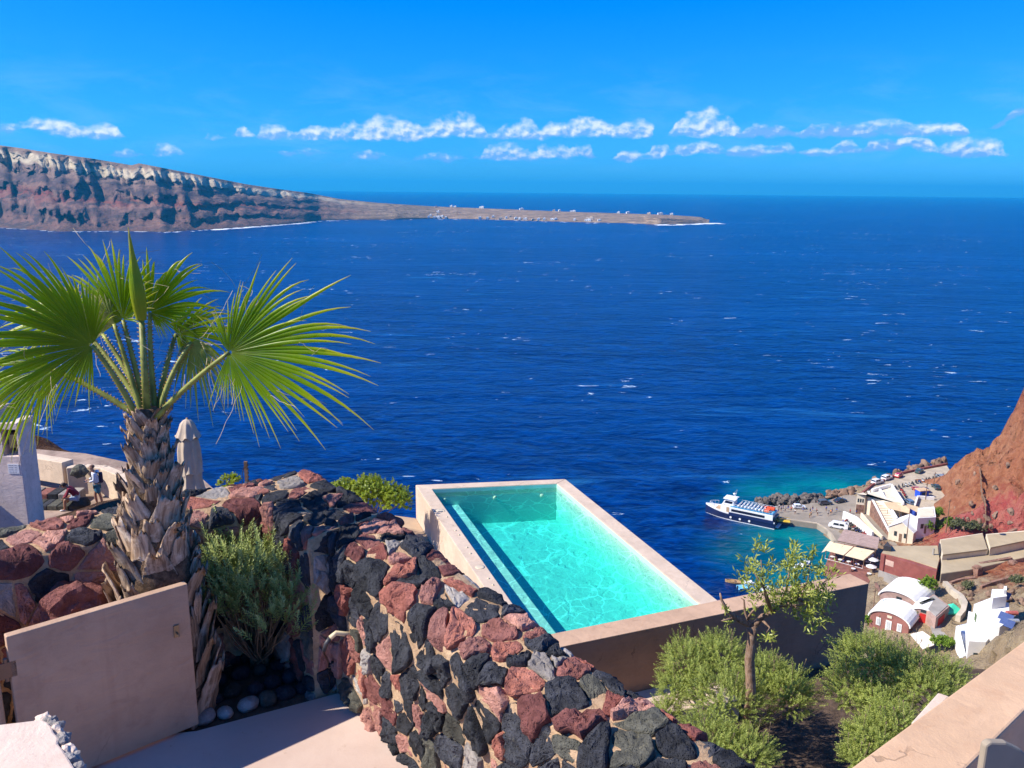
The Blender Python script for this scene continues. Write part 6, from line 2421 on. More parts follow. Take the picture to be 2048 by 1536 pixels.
# white entrance walls on the quay in front
wall_line('quay_wall', [tuple(at(1686, 1038, z=QZ)), tuple(at(1712, 1050, z=QZ)), tuple(at(1730, 1068, z=QZ)), tuple(at(1744, 1080, z=QZ))], 2.6, 0.6, WHITE, 'stepped white wall on the quay in front of the stair')
wall_line('quay_wall', [tuple(at(1722, 1035, z=QZ)), tuple(at(1745, 1062, z=QZ)), tuple(at(1764, 1082, z=QZ))], 1.6, 0.5, CREAMW, 'cream sloping wall between the stair and the parked motorbikes')

# sloping beige canopy with posts
r = empty('awning', tuple(at(1800, 1022, z=4.5)), 0, 'beige canvas awning over a terrace beside the stair', 'awning')
cq = [at(1768, 1004, z=8.2), at(1805, 1005, z=8.4), at(1838, 1014, z=7.6), at(1832, 1030, z=6.4), at(1800, 1022, z=6.6), at(1776, 1016, z=7.0)]
mb = MB()
mb.prism([p[:2] for p in cq], [p.z - .12 for p in cq], [p.z for p in cq])
to(r, mb.build('canvas', plain('awning_beige', (0.60, 0.44, 0.28), 0.9, 0.05, 1, 0)))
for p in (cq[2], cq[3], cq[4], cq[5]):
    to(r, MB().tube([(p.x, p.y, 3.0), (p.x, p.y, p.z - .12)], .07, 6).build('post', WOOD))
r = empty('house', tuple(at(1850, 1050, z=5)), 0, 'small white cube house beside the green garden', 'house')
block(r, 'body', [(1836, 1016), (1869, 1013), (1872, 1034), (1836, 1036)], 9.5, 3.0, WHITE)
block(r, 'roof', [(1839, 1018), (1866, 1016), (1869, 1032), (1839, 1034)], 9.65, 9.3, CREAMW)
a, b_ = P2(1836, 1036, 9.5), P2(1872, 1034, 9.5)
panel_on(r, 'window', a, b_, .2, .36, 6.2, 7.6, DARKGLASS)
panel_on(r, 'window', a, b_, .6, .76, 6.2, 7.6, DARKGLASS)
panel_on(r, 'door', a, b_, .42, .54, 4.6, 6.9, WOOD)


def gable(root, A, B, w, z0, ze, zr, wall_m, roof_m, over=0.25):
    """House with ridge from ground point A to B, width w."""
    A, B = Vector(A), Vector(B)
    d = (B - A).normalized()
    n_ = Vector((-d.y, d.x)) * (w / 2)
    mb = MB()
    vs = []
    for p in (A, B):
        vs += [(*(p - n_), z0), (*(p + n_), z0), (*(p + n_), ze), (*p, zr), (*(p - n_), ze)]
    mb.add(vs, [(4, 3, 2, 1, 0), (5, 6, 7, 8, 9), (0, 1, 6, 5), (1, 2, 7, 6), (0, 5, 9, 4), (2, 3, 8, 7), (3, 4, 9, 8)])
    to(root, mb.build('body', wall_m))
    A2, B2 = A - d * over, B + d * over
    for s in (-1, 1):
        m2 = MB()
        e = n_ * (s * 1.06)
        m2.add([(*A2, zr + .03), (*B2, zr + .03), (*(B2 + e), ze - .02), (*(A2 + e), ze - .02), (*A2, zr + .2), (*B2, zr + .2), (*(B2 + e), ze + .15), (*(A2 + e), ze + .15)],
               [(0, 1, 2, 3), (7, 6, 5, 4), (0, 4, 5, 1), (1, 5, 6, 2), (2, 6, 7, 3), (3, 7, 4, 0)])
        to(root, m2.build('roof_slope', roof_m))
    return A, B, d, n_


r = empty('house', tuple(at(1805, 1085, z=2.5)), 0, 'cream gabled house with tall flagpole in front of the stair landing', 'house')
A_, B_ = P2(1800, 1080, 2.5), P2(1822, 1062, 2.5)
A, B, d, n_ = gable(r, A_, B_, 6.8, 1.0, 5.6, 8.0, CREAMW, WHITE)
for q in (0.25, 0.65):
    panel_on(r, 'window', A - n_, A + n_, q, q + .12, 3.4, 4.8, DARKGLASS, 0.05)
panel_on(r, 'door', A - n_, A + n_, .44, .56, 2.0, 4.4, WOOD, 0.05)
r = empty('flagpole', tuple(at(1812, 1084, z=3)), 0, 'tall brown flagpole with blue flag above the gabled house', 'flagpole')
f0 = at(1812, 1086, z=3)
to(r, MB().tube([tuple(f0), (f0.x, f0.y, 13.5)], [.16, .08], 8).build('pole', WOOD))
mb = MB()
vs, fs = [], []
for i in range(7):
    for j in range(4):
        vs.append((f0.x + .1 + i * .32, f0.y + .12 * math.sin(i * 1.1 + j * .3), 13.3 - j * .45 - i * .16))
for i in range(6):
    for j in range(3):
        q = i * 4 + j
        fs.append((q, q + 4, q + 5, q + 1))
mb.add(vs, fs)
to(r, mb.build('flag', plain('flag_blue', (0.06, 0.14, 0.62), 0.8, 0.1, 2, 0)))

# restaurant on the water
r = empty('restaurant', tuple(at(1705, 1120, z=QZ)), 0, 'waterside restaurant with mauve plank roof and cream awnings', 'restaurant')
mb = MB()
rq = [(1648, 1138), (1660, 1105), (1676, 1086), (1760, 1100), (1752, 1140), (1735, 1170), (1690, 1165)]
mb.prism([P2(x, y, QZ) for x, y in rq], -3.0, QZ + 0.03)
to(r, mb.build('deck', plain('deck_red', (0.25, 0.10, 0.075), 0.85, 0.15, 0.8, 0.2, 8)))
RP = [at(1688, 1058, z=6.6), at(1759, 1075, z=6.6), at(1755, 1098, z=5.7), at(1675, 1081, z=5.7)]
MAUVE = plain('mauve_planks', (0.37, 0.265, 0.235), 0.85, 0.10, 0.8, 0.15, 8)
for k in range(15):
    t0, t1 = k / 15 + 0.004, (k + 1) / 15 - 0.004
    a0, a1 = RP[3].lerp(RP[0], t0), RP[3].lerp(RP[0], t1)
    b0, b1 = RP[2].lerp(RP[1], t0), RP[2].lerp(RP[1], t1)
    mb = MB()
    q = [a0, b0, b1, a1]
    mb.prism([p[:2] for p in q], [p.z - .1 for p in q], [p.z + (.03 if k % 2 else 0) for p in q])
    to(r, mb.build('roof_plank', MAUVE))
mb = MB()
q = [p + Vector((0, 0, -.2)) for p in RP]
mb.prism([p[:2] for p in q], [p.z - .1 for p in q], [p.z for p in q])
to(r, mb.build('roof_deck', WOOD))
CAN = plain('awning_cream', (0.66, 0.54, 0.37), 0.9, 0.05, 1, 0)
e0, e1 = at(1668, 1085, z=5.4), at(1751, 1102, z=5.4)
g0, g1 = at(1652, 1101, z=3.9), at(1728, 1121, z=3.9)
for (s0, s1) in ((0.0, 0.47), (0.5, 0.98)):
    q = [e0.lerp(e1, s0), e0.lerp(e1, s1), g0.lerp(g1, s1), g0.lerp(g1, s0)]
    mb = MB()
    mb.prism([p[:2] for p in q], [p.z - .06 for p in q], [p.z for p in q])
    to(r, mb.build('awning', CAN))
q = [at(1660, 1082, z=5.2), e0 + Vector((0, 0, -.1)), g0 + Vector((0, 0, -.1)), at(1643, 1105, z=3.4)]
mb = MB()
mb.prism([p[:2] for p in q], [p.z - .06 for p in q], [p.z for p in q])
to(r, mb.build('side_awning', CAN))
for s in (0, .25, .485, .74, 1.0):
    p, pe = g0.lerp(g1, s), e0.lerp(e1, s)
    to(r, MB().tube([(p.x, p.y, QZ), (p.x, p.y, 3.9)], .09, 6).build('post', WOOD))
    to(r, MB().tube([tuple(p + Vector((0, 0, -.1))), tuple(pe + Vector((0, 0, -.1)))], .08, 6).build('rafter', WOOD))
    to(r, MB().tube([(pe.x, pe.y, QZ), (pe.x, pe.y, 5.7)], .10, 6).build('post', WOOD))
to(r, MB().tube([tuple(at(1650, 1117, z=QZ + .95)), tuple(at(1725, 1137, z=QZ + .95))], .06, 6).build('railing', WHITE))
for s in np.linspace(0, 1, 9):
    p = at(1650, 1117, z=QZ).lerp(at(1725, 1137, z=QZ), float(s))
    to(r, MB().tube([tuple(p), (p.x, p.y, QZ + .95)], .04, 5).build('baluster', WHITE))
# tables and chairs of the restaurant
TBL = plain('table_cloth', (0.70, 0.68, 0.66), 0.8, 0.05, 2, 0)
CHR = plain('chair_brown', (0.20, 0.09, 0.06), 0.7, 0.1, 2, 0)
tb0 = empty('table', (0, 0, 0), 0, 'x', 'table')
MB().lathe([(0.55, .70), (.58, .72), (.58, .76), (.5, .77)], 14).build('top', TBL, tb0)
MB().tube([(0, 0, 0), (0, 0, .70)], .06, 6).build('leg', CHR, tb0)
ch0 = empty('chair', (0, 0, 0), 0, 'x', 'chair')
MB().box((0, 0, .45), (.5, .5, .07)).build('seat', CHR, ch0)
MB().box((0, .24, .78), (.5, .06, .6)).build('backrest', CHR, ch0)
for sx in (-.2, .2):
    for sy in (-.2, .2):
        MB().box((sx, sy, .21), (.06, .06, .42)).build('leg', CHR, ch0)
k = 0
rnd = random.Random(2)
for (px, py) in ((1664, 1118), (1680, 1124), (1697, 1128), (1714, 1133), (1675, 1112), (1706, 1142), (1734, 1128), (1744, 1140), (1738, 1152), (1730, 1118), (1748, 1124)):
    c = at(px, py, z=QZ + .03)
    t = tb0 if k == 0 else copy_tree(tb0)
    t.location = c
    under = px < 1720
    t['label'] = 'white clothed table under the restaurant awning' if under else 'white clothed table on the open red terrace by restaurant'
    t['group'] = 'restaurant tables under the awning' if under else 'restaurant tables on the terrace'
    for q in range(2):
        cc = ch0 if (k == 0 and q == 0) else copy_tree(ch0)
        ang = rnd.random() * 6.28
        cc.location = c + Vector((math.cos(ang) * .85, math.sin(ang) * .85, 0))
        cc.rotation_euler = (0, 0, ang - math.pi / 2)
        cc['label'] = 'brown chair at a table under the restaurant awning' if under else 'brown chair at a table on the open red terrace'
        cc['group'] = 'restaurant chairs under the awning' if under else 'restaurant chairs on the terrace'
    k += 1

# red walled building with earth roof
r = empty('house', tuple(at(1815, 1160, z=5)), 0, 'long house with deep red wall and flat earth roof', 'house')
block(r, 'body', [(1762, 1107), (1773, 1093), (1875, 1092), (1880, 1118), (1873, 1143)], 9.0, 2.0, REDWALL, 0.03)
block(r, 'roof', [(1764, 1105), (1774, 1092), (1875, 1091), (1879, 1117), (1874, 1136), (1822, 1119)], 9.25, 8.9, TANROOF, 0.05)
a, b_ = P2(1762, 1107, 9.0), P2(1873, 1143, 9.0)
panel_on(r, 'notice_board', a, b_, .10, .25, 6.4, 7.9, plain('board_pale', (0.62, 0.42, 0.34), 0.8, 0.1, 1, 0))
panel_on(r, 'pilaster', a, b_, .07, .085, 3.5, 9.0, plain('red_dark', (0.14, 0.03, 0.03), 0.8), 0.2, 0.3)
panel_on(r, 'base_band', a, b_, .0, 1.0, 2.0, 4.4, GREYC, 0.25, 0.5)
to(r, MB().prism([P2(1766, 1101, 9.3), P2(1774, 1092, 9.3), P2(1782, 1103, 9.3)], 9.2, 10.6).build('roof_hatch', plain('hatch_dark', (0.05, 0.045, 0.05), 0.8)))
to(r, MB().prism([P2(1876, 1096, 9.3), P2(1887, 1106, 9.3), P2(1880, 1112, 9.3)], 9.2, 10.9).build('roof_hatch', MATS['hatch_dark']))
c = at(1866, 1110, z=9.2)
to(r, MB().tube([tuple(c), (c.x, c.y, 11.0)], [.3, .25], 8).build('chimney', GREYC))
r = empty('house', tuple(at(1930, 1080, z=8)), 0, 'wide earth roofed house at the foot of the red cliff', 'house')
block(r, 'body', [(1880, 1079), (1965, 1066), (1976, 1099), (1885, 1110)], 11.0, 4.0, CREAMW)
block(r, 'roof', [(1881, 1080), (1965, 1067), (1975, 1098), (1886, 1109)], 11.3, 10.9, TANROOF)
r = empty('house', tuple(at(2000, 1075, z=9)), 0, 'narrow earth roofed house with pale front gable near the cliff foot', 'house')
block(r, 'body', [(1972, 1068), (2060, 1060), (2060, 1080), (1980, 1097)], 11.6, 5.0, CREAMW)
block(r, 'roof', [(1974, 1069), (2060, 1062), (2060, 1079), (1981, 1095)], 11.9, 11.5, TANROOF)
r = empty('house', tuple(at(1960, 1130, z=8)), 0, 'long low earth roof with scalloped edge above the ruined wall', 'house')
block(r, 'body', [(1884, 1113), (1980, 1101), (2060, 1078), (2060, 1112), (1990, 1128), (1940, 1139), (1882, 1147)], 9.6, 4.0, TANROOF, 0.2)
for k in range(34):
    t = k / 33
    p = at(lerp(1890, 1980, min(1, t * 1.9)) if t < .53 else lerp(1980, 2058, (t - .53) / .47), lerp(1112, 1101, min(1, t * 1.9)) if t < .53 else lerp(1100, 1079, (t - .53) / .47), z=9.6)
    to(r, MB().blob((p.x, p.y, 9.7), (.62, .5, .42), 2, .15, k).build('edge_stone', CREAMW, smooth=True))
# ruined rubble walls
for k, (pts, lab) in enumerate([([(1887, 1148, 8.2), (1910, 1142, 8.2), (1947, 1135, 8.3)], 'ruined brown rubble wall below the long earth roof'), ([(1958, 1132, 8.8), (1990, 1126, 9), (2022, 1120, 9.5)], 'second ruined rubble wall running on towards the cliff'), ([(2015, 1068, 9.5), (2060, 1052, 12)], 'short rubble wall climbing at the cliff foot')]):
    wall_line('rubble_wall', [(*at(x, y, z=z)[:2], z - 2.2) for x, y, z in pts], 3.0, 0.9, BROWNSTONE, lab)
for k, (x, y) in enumerate(((1953, 1150), (2024, 1140))):
    c = at(x, y, z=8.0)
    rt = empty('rubble_pier', tuple(c), 0, 'square brown rubble pier ending the lower ruined wall' if k == 0 else 'arched brown rubble pier ending the farther ruined wall', 'pier')
    to(rt, MB().box((c.x, c.y, 7.8), (2.0, 2.0, 4.6), 0.4, taper=0.88).build('shaft', BROWNSTONE))
    to(rt, MB().blob((c.x, c.y, 10.1), (1.0, 1.0, .5), 2, .3, k + 3).build('cap_rubble', BROWNSTONE))


# barrel vaulted white houses
def vault(root, A, B, w, z0, ze, rise, wall_m, roof_m, over=0.3, n=14):
    A, B = Vector(A), Vector(B)
    d = (B - A).normalized()
    nn = Vector((-d.y, d.x)) * (w / 2)
    prof = [(-1, 0)] + [(-math.cos(math.pi * k / n), math.sin(math.pi * k / n)) for k in range(n + 1)] + [(1, 0)]
    mb = MB()
    vs = []
    arc = [(-math.cos(math.pi * k / n), math.sin(math.pi * k / n)) for k in range(n + 1)]
    ring = [(-1, None)] + arc + [(1, None)]
    for p in (A, B):
        for (s, h) in ring:
            vs.append((*(p + nn * s), z0 if h is None else ze + rise * h))
    m = len(ring)
    mb.add(vs, [tuple(range(m - 1, -1, -1)), tuple(range(m, 2 * m))] + [(i, (i + 1) % m, m + (i + 1) % m, m + i) for i in range(m)])
    to(root, mb.build('body', wall_m))
    # roof shell, proud of the body
    m2 = MB()
    A2, B2 = A - d * over, B + d * over
    vs = []
    for p in (A2, B2):
        for (s, h) in arc:
            vs.append((*(p + nn * (s * 1.05)), ze + rise * h * 1.0 + 0.05))
        for (s, h) in arc:
            vs.append((*(p + nn * (s * 1.11)), ze + rise * h * 1.04 + 0.26))
    q = n + 1
    fs = []
    for i in range(n):
        fs += [(i, i + 1, 2 * q + i + 1, 2 * q + i), (q + i + 1, q + i, 3 * q + i, 3 * q + i + 1), (i + 1, i, q + i, q + i + 1), (2 * q + i, 2 * q + i + 1, 3 * q + i + 1, 3 * q + i)]
    fs += [(0, 2 * q, 3 * q, q), (n, q + n, 3 * q + n, 2 * q + n)]
    m2.add(vs, fs)
    to(root, m2.build('vault_roof', roof_m, smooth=False))
    return A, B, d, nn


PINKST = plain('mauve_stone', (0.40, 0.265, 0.225), 0.9, 0.15, 0.8, 0.4, 6, dirt=(0.52, 0.40, 0.33), dirt_amt=0.6, bdist=0.06)
r = empty('house', tuple(at(1795, 1225, z=4)), 0, 'largest white vaulted house with mauve stone front and red door', 'house')
A, B, d, nn = vault(r, P2(1795, 1222, 4.0), P2(1825, 1196, 4.0), 8.6, 2.4, 6.4, 2.2, PINKST, WHITE)
panel_on(r, 'door', A - nn, A + nn, .42, .58, 3.0, 6.2, REDDOOR, 0.10)
panel_on(r, 'fanlight', A - nn, A + nn, .43, .57, 6.9, 7.6, DARKGLASS, 0.10)
panel_on(r, 'window', A - nn, A + nn, .14, .26, 4.2, 6.0, REDDOOR, 0.10)
r = empty('house', tuple(at(1776, 1265, z=3.5)), 0, 'white vaulted house with red brown front and three white windows', 'house')
A, B, d, nn = vault(r, P2(1776, 1262, 3.4), P2(1796, 1239, 3.4), 8.4, 2.2, 5.6, 2.3, plain('brick_front', (0.32, 0.135, 0.11), 0.9, 0.12, 0.8, 0.3, 8), WHITE)
for t0, t1, z0, z1 in ((.17, .29, 4.1, 6.0), (.43, .58, 3.0, 6.0), (.71, .83, 4.1, 6.0)):
    f = panel_on(r, 'window_frame', A - nn, A + nn, t0, t1, z0, z1, WHITE, 0.12)
    panel_on(r, 'pane', A - nn, A + nn, lerp(t0, t1, .22), lerp(t0, t1, .46), z0 + .25, z1 - .25, plain('pane_pale', (0.55, 0.58, 0.6), 0.3, 0.1, 2, 0), 0.16)
    panel_on(r, 'pane', A - nn, A + nn, lerp(t0, t1, .54), lerp(t0, t1, .78), z0 + .25, z1 - .25, MATS['pane_pale'], 0.16)
panel_on(r, 'sign_board', A - nn, A + nn, .44, .56, 6.6, 7.2, CREAMW, 0.12)
r = empty('house', tuple(at(1842, 1255, z=4.4)), 0, 'narrow vaulted house with white arch and tall red door', 'house')
A, B, d, nn = vault(r, P2(1844, 1250, 4.2), P2(1856, 1230, 4.2), 5.2, 3.0, 6.4, 1.7, PINKST, WHITE)
panel_on(r, 'door', A - nn, A + nn, .36, .64, 4.0, 7.0, REDDOOR, 0.10)
panel_on(r, 'fanlight', A - nn, A + nn, .38, .62, 7.3, 7.8, DARKGLASS, 0.10)
r = empty('house', tuple(at(1868, 1235, z=5)), 0, 'flat roofed mauve house with terrace planks and square red door', 'house')
block(r, 'body', [(1838, 1206), (1868, 1188), (1900, 1212), (1872, 1236)], 8.2, 3.0, PINKST)
block(r, 'terrace_floor', [(1842, 1206), (1868, 1190), (1895, 1211), (1872, 1232)], 8.35, 8.1, GREYC)
a, b_ = P2(1872, 1236, 8.2), P2(1900, 1212, 8.2)
panel_on(r, 'door', a, b_, .18, .62, 4.6, 7.4, REDDOOR, 0.12)
for k in range(4):
    c = at(1846 + k * 5, 1206 - k * 2, z=8.4)
    to(r, MB().box((c.x, c.y, 8.55), (1.9, .6, .3), .5).build('sun_lounger', plain('lounger_dark', (0.10, 0.10, 0.08), 0.8)))
r = empty('canopy', tuple(at(1905, 1232, z=5)), 0, 'small bright green peaked canopy beside the red doored house', 'canopy')
c = at(1904, 1228, z=5.5)
mb = MB()
mb.add([(c.x - 2, c.y - 1.8, 6.6), (c.x + 2, c.y - 1.8, 6.6), (c.x + 2, c.y + 1.8, 6.6), (c.x - 2, c.y + 1.8, 6.6), (c.x, c.y, 8.2), (c.x - 2, c.y - 1.8, 6.3), (c.x + 2, c.y - 1.8, 6.3), (c.x + 2, c.y + 1.8, 6.3), (c.x - 2, c.y + 1.8, 6.3)],
       [(0, 1, 4), (1, 2, 4), (2, 3, 4), (3, 0, 4), (5, 6, 1, 0), (6, 7, 2, 1), (7, 8, 3, 2), (8, 5, 0, 3)])
to(r, mb.build('canvas', plain('green_canvas', (0.05, 0.55, 0.36), 0.7, 0.08, 1, 0)))
for sx in (-1.9, 1.9):
    for sy in (-1.7, 1.7):
        to(r, MB().tube([(c.x + sx, c.y + sy, 3.5), (c.x + sx, c.y + sy, 6.35)], .06, 6).build('post', WHITE))
r = empty('canopy', tuple(at(1848, 1290, z=4.5)), 0, 'pale cream fabric roof beside the green tree below the houses', 'canopy')
q = [at(1820, 1268, z=6.6), at(1845, 1262, z=7.0), at(1868, 1278, z=6.6), at(1868, 1290, z=6.0), at(1846, 1298, z=5.8)]
mb = MB()
mb.prism([p[:2] for p in q], [p.z - .12 for p in q], [p.z for p in q])
to(r, mb.build('canvas', plain('canvas_pale', (0.78, 0.70, 0.60), 0.85, 0.04, 1, 0)))
for p in (q[0], q[2], q[4]):
    to(r, MB().tube([(p.x, p.y, 3.0), (p.x, p.y, p.z - .1)], .07, 6).build('post', WOOD))
# grey planked yard between houses and villa
r = empty('yard', (0, 0, 0), 0)
mb = MB()
mb.prism([P2(1858, 1240, 5.4), P2(1902, 1236, 6.0), P2(1912, 1280, 6.0), P2(1868, 1276, 5.4)], 2.5, 5.6)
to(r, mb.build('yard_slab', GREYC))
tag(r, kind='structure')
# winding path with pale coping behind
wall_line('path_wall', [(*at(x, y, z=z)[:2], z - 1.2) for x, y, z in ((1890, 1165, 8), (1904, 1180, 8.2), (1922, 1192, 8.5), (1930, 1206, 8.5), (1926, 1222, 8.0), (1916, 1234, 7.4))], 1.6, 1.1, plain('pale_coping', (0.50, 0.43, 0.34), 0.9, 0.1, 0.5, 0.2, 6), 'winding pale topped wall curving down beside the villa')
wall_line('retaining_wall', [(*at(x, y, z=z)[:2], z - 3.0) for x, y, z in ((1770, 1148, 5.2), (1800, 1166, 5.4), (1850, 1180, 6.2))], 3.4, 0.6, GREYC, 'grey retaining wall below the red house')
# white villa
r = empty('villa', tuple(at(1960, 1260, z=10)), 0, 'white cubic villa with stepped roofs and solar panels beside red slope', 'villa')
block(r, 'upper_block', [(1948, 1208), (1985, 1194), (2018, 1206), (2020, 1240), (2000, 1254), (1966, 1246)], 16.5, 8.0, WHITE)
block(r, 'lower_block', [(1937, 1222), (1960, 1228), (1975, 1250), (1995, 1256), (1972, 1284), (1938, 1282)], 13.5, 6.0, WHITE)
block(r, 'tower', [(1984, 1178), (2010, 1178), (2014, 1192), (1986, 1196)], 19.0, 10.0, WHITE)
block(r, 'chimney', [(2008, 1172), (2014, 1172), (2014, 1180), (2008, 1180)], 20.0, 15.0, WHITE)
block(r, 'terrace_wall', [(1912, 1252), (1918, 1250), (1932, 1310), (1926, 1313)], 9.5, 4.0, WHITE)
block(r, 'terrace_floor', [(1919, 1250), (1936, 1246), (1950, 1300), (1933, 1308)], 8.0, 4.0, plain('terrace_bluewhite', (0.62, 0.66, 0.74), 0.7, 0.04, 1, 0))
block(r, 'front_wall', [(1936, 1276), (1944, 1276), (1950, 1302), (1938, 1304)], 10.5, 5.0, WHITE)
block(r, 'pink_block', [(2000, 1250), (2030, 1252), (2020, 1270), (1996, 1274)], 13.0, 6.0, plain('pale_pink_wash', (0.66, 0.49, 0.41), 0.85, 0.05, 1, 0.1, 8))
a, b_ = P2(1972, 1284, 13.5), P2(1995, 1256, 13.5)
f = panel_on(r, 'window_frame', a, b_, .30, .85, 9.8, 12.8, WHITE, 0.14)
panel_on(r, 'pane', a, b_, .36, .56, 10.1, 12.5, DARKGLASS, 0.18)
panel_on(r, 'pane', a, b_, .60, .80, 10.1, 12.5, DARKGLASS, 0.18)
a, b_ = P2(1938, 1282, 13.5), P2(1972, 1284, 13.5)
panel_on(r, 'window', a, b_, .35, .6, 8.0, 11.0, DARKGLASS, 0.1)
a, b_ = P2(1948, 1208, 16.5), P2(1966, 1246, 16.5)
panel_on(r, 'window', a, b_, .25, .4, 14.0, 15.6, plain('shutter_green', (0.10, 0.16, 0.06), 0.6), 0.1)
SOLAR = plain('solar_blue', (0.055, 0.085, 0.22), 0.25, 0.1, 2, 0, spec=0.6)
for k, (x, y, z, sx) in enumerate(((2012, 1234, 17.0, 2.6), (2014, 1246, 16.8, 2.6), (2008, 1190, 18.0, 2.4))):
    c = at(x, y, z=z)
    M = Matrix.Rotation(math.radians(40), 3, 'Y') @ Matrix.Rotation(math.radians(-20), 3, 'X')
    to(r, MB().box((c.x, c.y, c.z), (sx, 1.7, .14), M=Matrix.Rotation(-.9, 3, 'Z') @ Matrix.Rotation(.7, 3, 'X')).build('solar_panel', SOLAR))
c = at(2024, 1226, z=17.4)
to(r, MB().tube([(c.x - 1.1, c.y, c.z), (c.x + 1.1, c.y, c.z)], .45, 10).build('water_tank', plain('tank_red', (0.45, 0.12, 0.10), 0.5)))
c = at(2026, 1242, z=16.8)
to(r, MB().tube([(c.x - 1.1, c.y, c.z), (c.x + 1.1, c.y, c.z)], .45, 10).build('water_tank', plain('tank_grey', (0.55, 0.57, 0.6), 0.3, metal=0.5)))

# diagonal brown fence line on the cliff
fp = [(1957, 912, 23), (1966, 935, 22), (1975, 970, 20.5), (1985, 1000, 18.5), (1992, 1020, 16.5), (2000, 1042, 13.5), (2008, 1064, 10)]
rt = empty('cliff_fence', tuple(at(1985, 1000, z=18)), 0, 'long brown timber fence running down the red cliff', 'fence')
fpts = []
for i in range(len(fp) - 1):
    for q in range(5):
        t = q / 5
        fpts.append(at(lerp(fp[i][0], fp[i + 1][0], t), lerp(fp[i][1], fp[i + 1][1], t), z=lerp(fp[i][2], fp[i + 1][2], t)))
for i, p in enumerate(fpts):
    p.z = gz(p.x, p.y)
    to(rt, MB().box((p.x, p.y, p.z + .1), (.3, .3, 1.6), i * .3).build('post', WOOD))
for hh in (0.1, 0.4, 0.7):
    for i in range(len(fpts) - 1):
        to(rt, MB().tube([tuple(fpts[i] + Vector((0, 0, hh))), tuple(fpts[i + 1] + Vector((0, 0, hh)))], .11, 5).build('rail', WOOD))

# utility poles
for k, (x, y, h_, lab) in enumerate(((1892, 1062, 9.5, 'tall wooden utility pole at the foot of the red cliff'), (1864, 996, 9, 'utility pole beside the blue kiosk in the car park'), (1849, 1013, 8, 'thin pole in front of the small white house'), (1744, 1240, 8, 'wooden pole beside the dark pool wall end'), (1816, 948, 5, 'short pole on the red sea wall'))):
    c = at(x, y, z=gz(*at(x, y, z=5)[:2]))
    rt = empty('utility_pole', tuple(c), 0, lab, 'pole')
    to(rt, MB().tube([(c.x, c.y, c.z - .5), (c.x, c.y, c.z + h_)], [.17, .11], 8).build('shaft', WOOD))
    to(rt, MB().box((c.x, c.y, c.z + h_ - .6), (1.6, .12, .14), .6).build('crossarm', WOOD))
# blue and tan kiosk
c = at(1843, 993, z=UZ)
rt = empty('kiosk', tuple(c), 0.2, 'small bright blue kiosk with tan roof in the car park', 'kiosk')
MB().box((0, 0, 1.1), (3.2, 2.4, 2.2)).build('body', plain('kiosk_blue', (0.02, 0.08, 0.62), 0.6, 0.08, 1, 0), rt)
MB().box((0, 0, 2.35), (3.6, 2.8, .25)).build('roof', plain('kiosk_tan', (0.60, 0.42, 0.26), 0.8), rt)
MB().box((0, -1.23, 1.4), (1.8, .06, .8)).build('hatch', DARKGLASS, rt)
wall_line('car_park_wall', [tuple(at(x, y, z=UZ)) for x, y in ((1829, 1016), (1835, 998), (1868, 1000))], 1.1, 0.5, WHITE, 'white wall round the lower corner of the car park')

# green garden and trees
GREENERY = leaf_material('garden_leaf', [(0, (0.06, 0.12, 0.012)), (.5, (0.14, 0.24, 0.02)), (1, (0.30, 0.42, 0.05))], (0.36, 0.48, 0.03), 0.3, 0.6)
DUSTY = leaf_material('dusty_leaf', [(0, (0.07, 0.085, 0.04)), (.5, (0.13, 0.145, 0.07)), (1, (0.22, 0.22, 0.11))], (0.2, 0.22, 0.06), 0.2, 0.7)


def blob_tree(px, py, z, rad, hgt, mat, seed, label, cat='tree', n=260):
    c = at(px, py, z=z)
    lobes = []
    rn = random.Random(seed)
    for k in range(5):
        a = rn.random() * 6.28
        lobes.append(((c.x + math.cos(a) * rad * .45, c.y + math.sin(a) * rad * .45, z + hgt * rn.uniform(.45, .8)), (rad * .6, rad * .6, hgt * .32), 1))
    return bush('tree' if cat == 'tree' else 'bush', lobes, n, 0.7, 14, 0.42, 0.2, mat, seed, label, cat, WOOD, (c.x, c.y, z - .3), upward=.4, stems=2)


blob_tree(1858, 1046, 5.0, 2.6, 2.2, GREENERY, 61, 'bright green garden bush beside the small white house', 'bush', 340)
blob_tree(1868, 1058, 5.0, 2.2, 2.0, GREENERY, 62, 'bright green bush in the lower garden corner', 'bush', 300)
blob_tree(1873, 1044, 5.5, 1.3, 4.2, GREENERY, 63, 'dark slim tree at the back of the green garden', 'tree', 200)
blob_tree(1853, 1068, 4.0, 1.5, 4.0, GREENERY, 64, 'small dark tree between garden and gabled house', 'tree', 220)
blob_tree(1920, 1066, 7.5, 2.6, 4.0, DUSTY, 65, 'dusty olive green tree at the foot of the pink cliff', 'tree', 300)
blob_tree(1952, 1068, 8.0, 2.4, 3.0, DUSTY, 66, 'second dusty green tree beside the wide earth roof', 'tree', 260)
blob_tree(1897, 1062, 7.0, 1.2, 3.6, GREENERY, 67, 'slim green tree beside the tall utility pole', 'tree', 160)
blob_tree(1854, 1186, 6.5, 1.9, 3.8, GREENERY, 68, 'green tree behind the largest vaulted house', 'tree', 260)
blob_tree(1823, 1240, 4.2, 1.6, 2.6, DUSTY, 69, 'dark shrub in the alley between the vaulted houses', 'bush', 220)
blob_tree(1882, 1292, 5.0, 2.2, 2.2, GREENERY, 70, 'bright green tree beside the pale fabric roof', 'tree', 280)
blob_tree(1735, 1250, 2.8, 1.2, 1.8, GREENERY, 71, 'small green bush beside the pool wall end', 'bush', 140)
blob_tree(2032, 1168, 13, 1.6, 1.5, DUSTY, 72, 'dusty scrub on the slope above the villa', 'bush', 140)
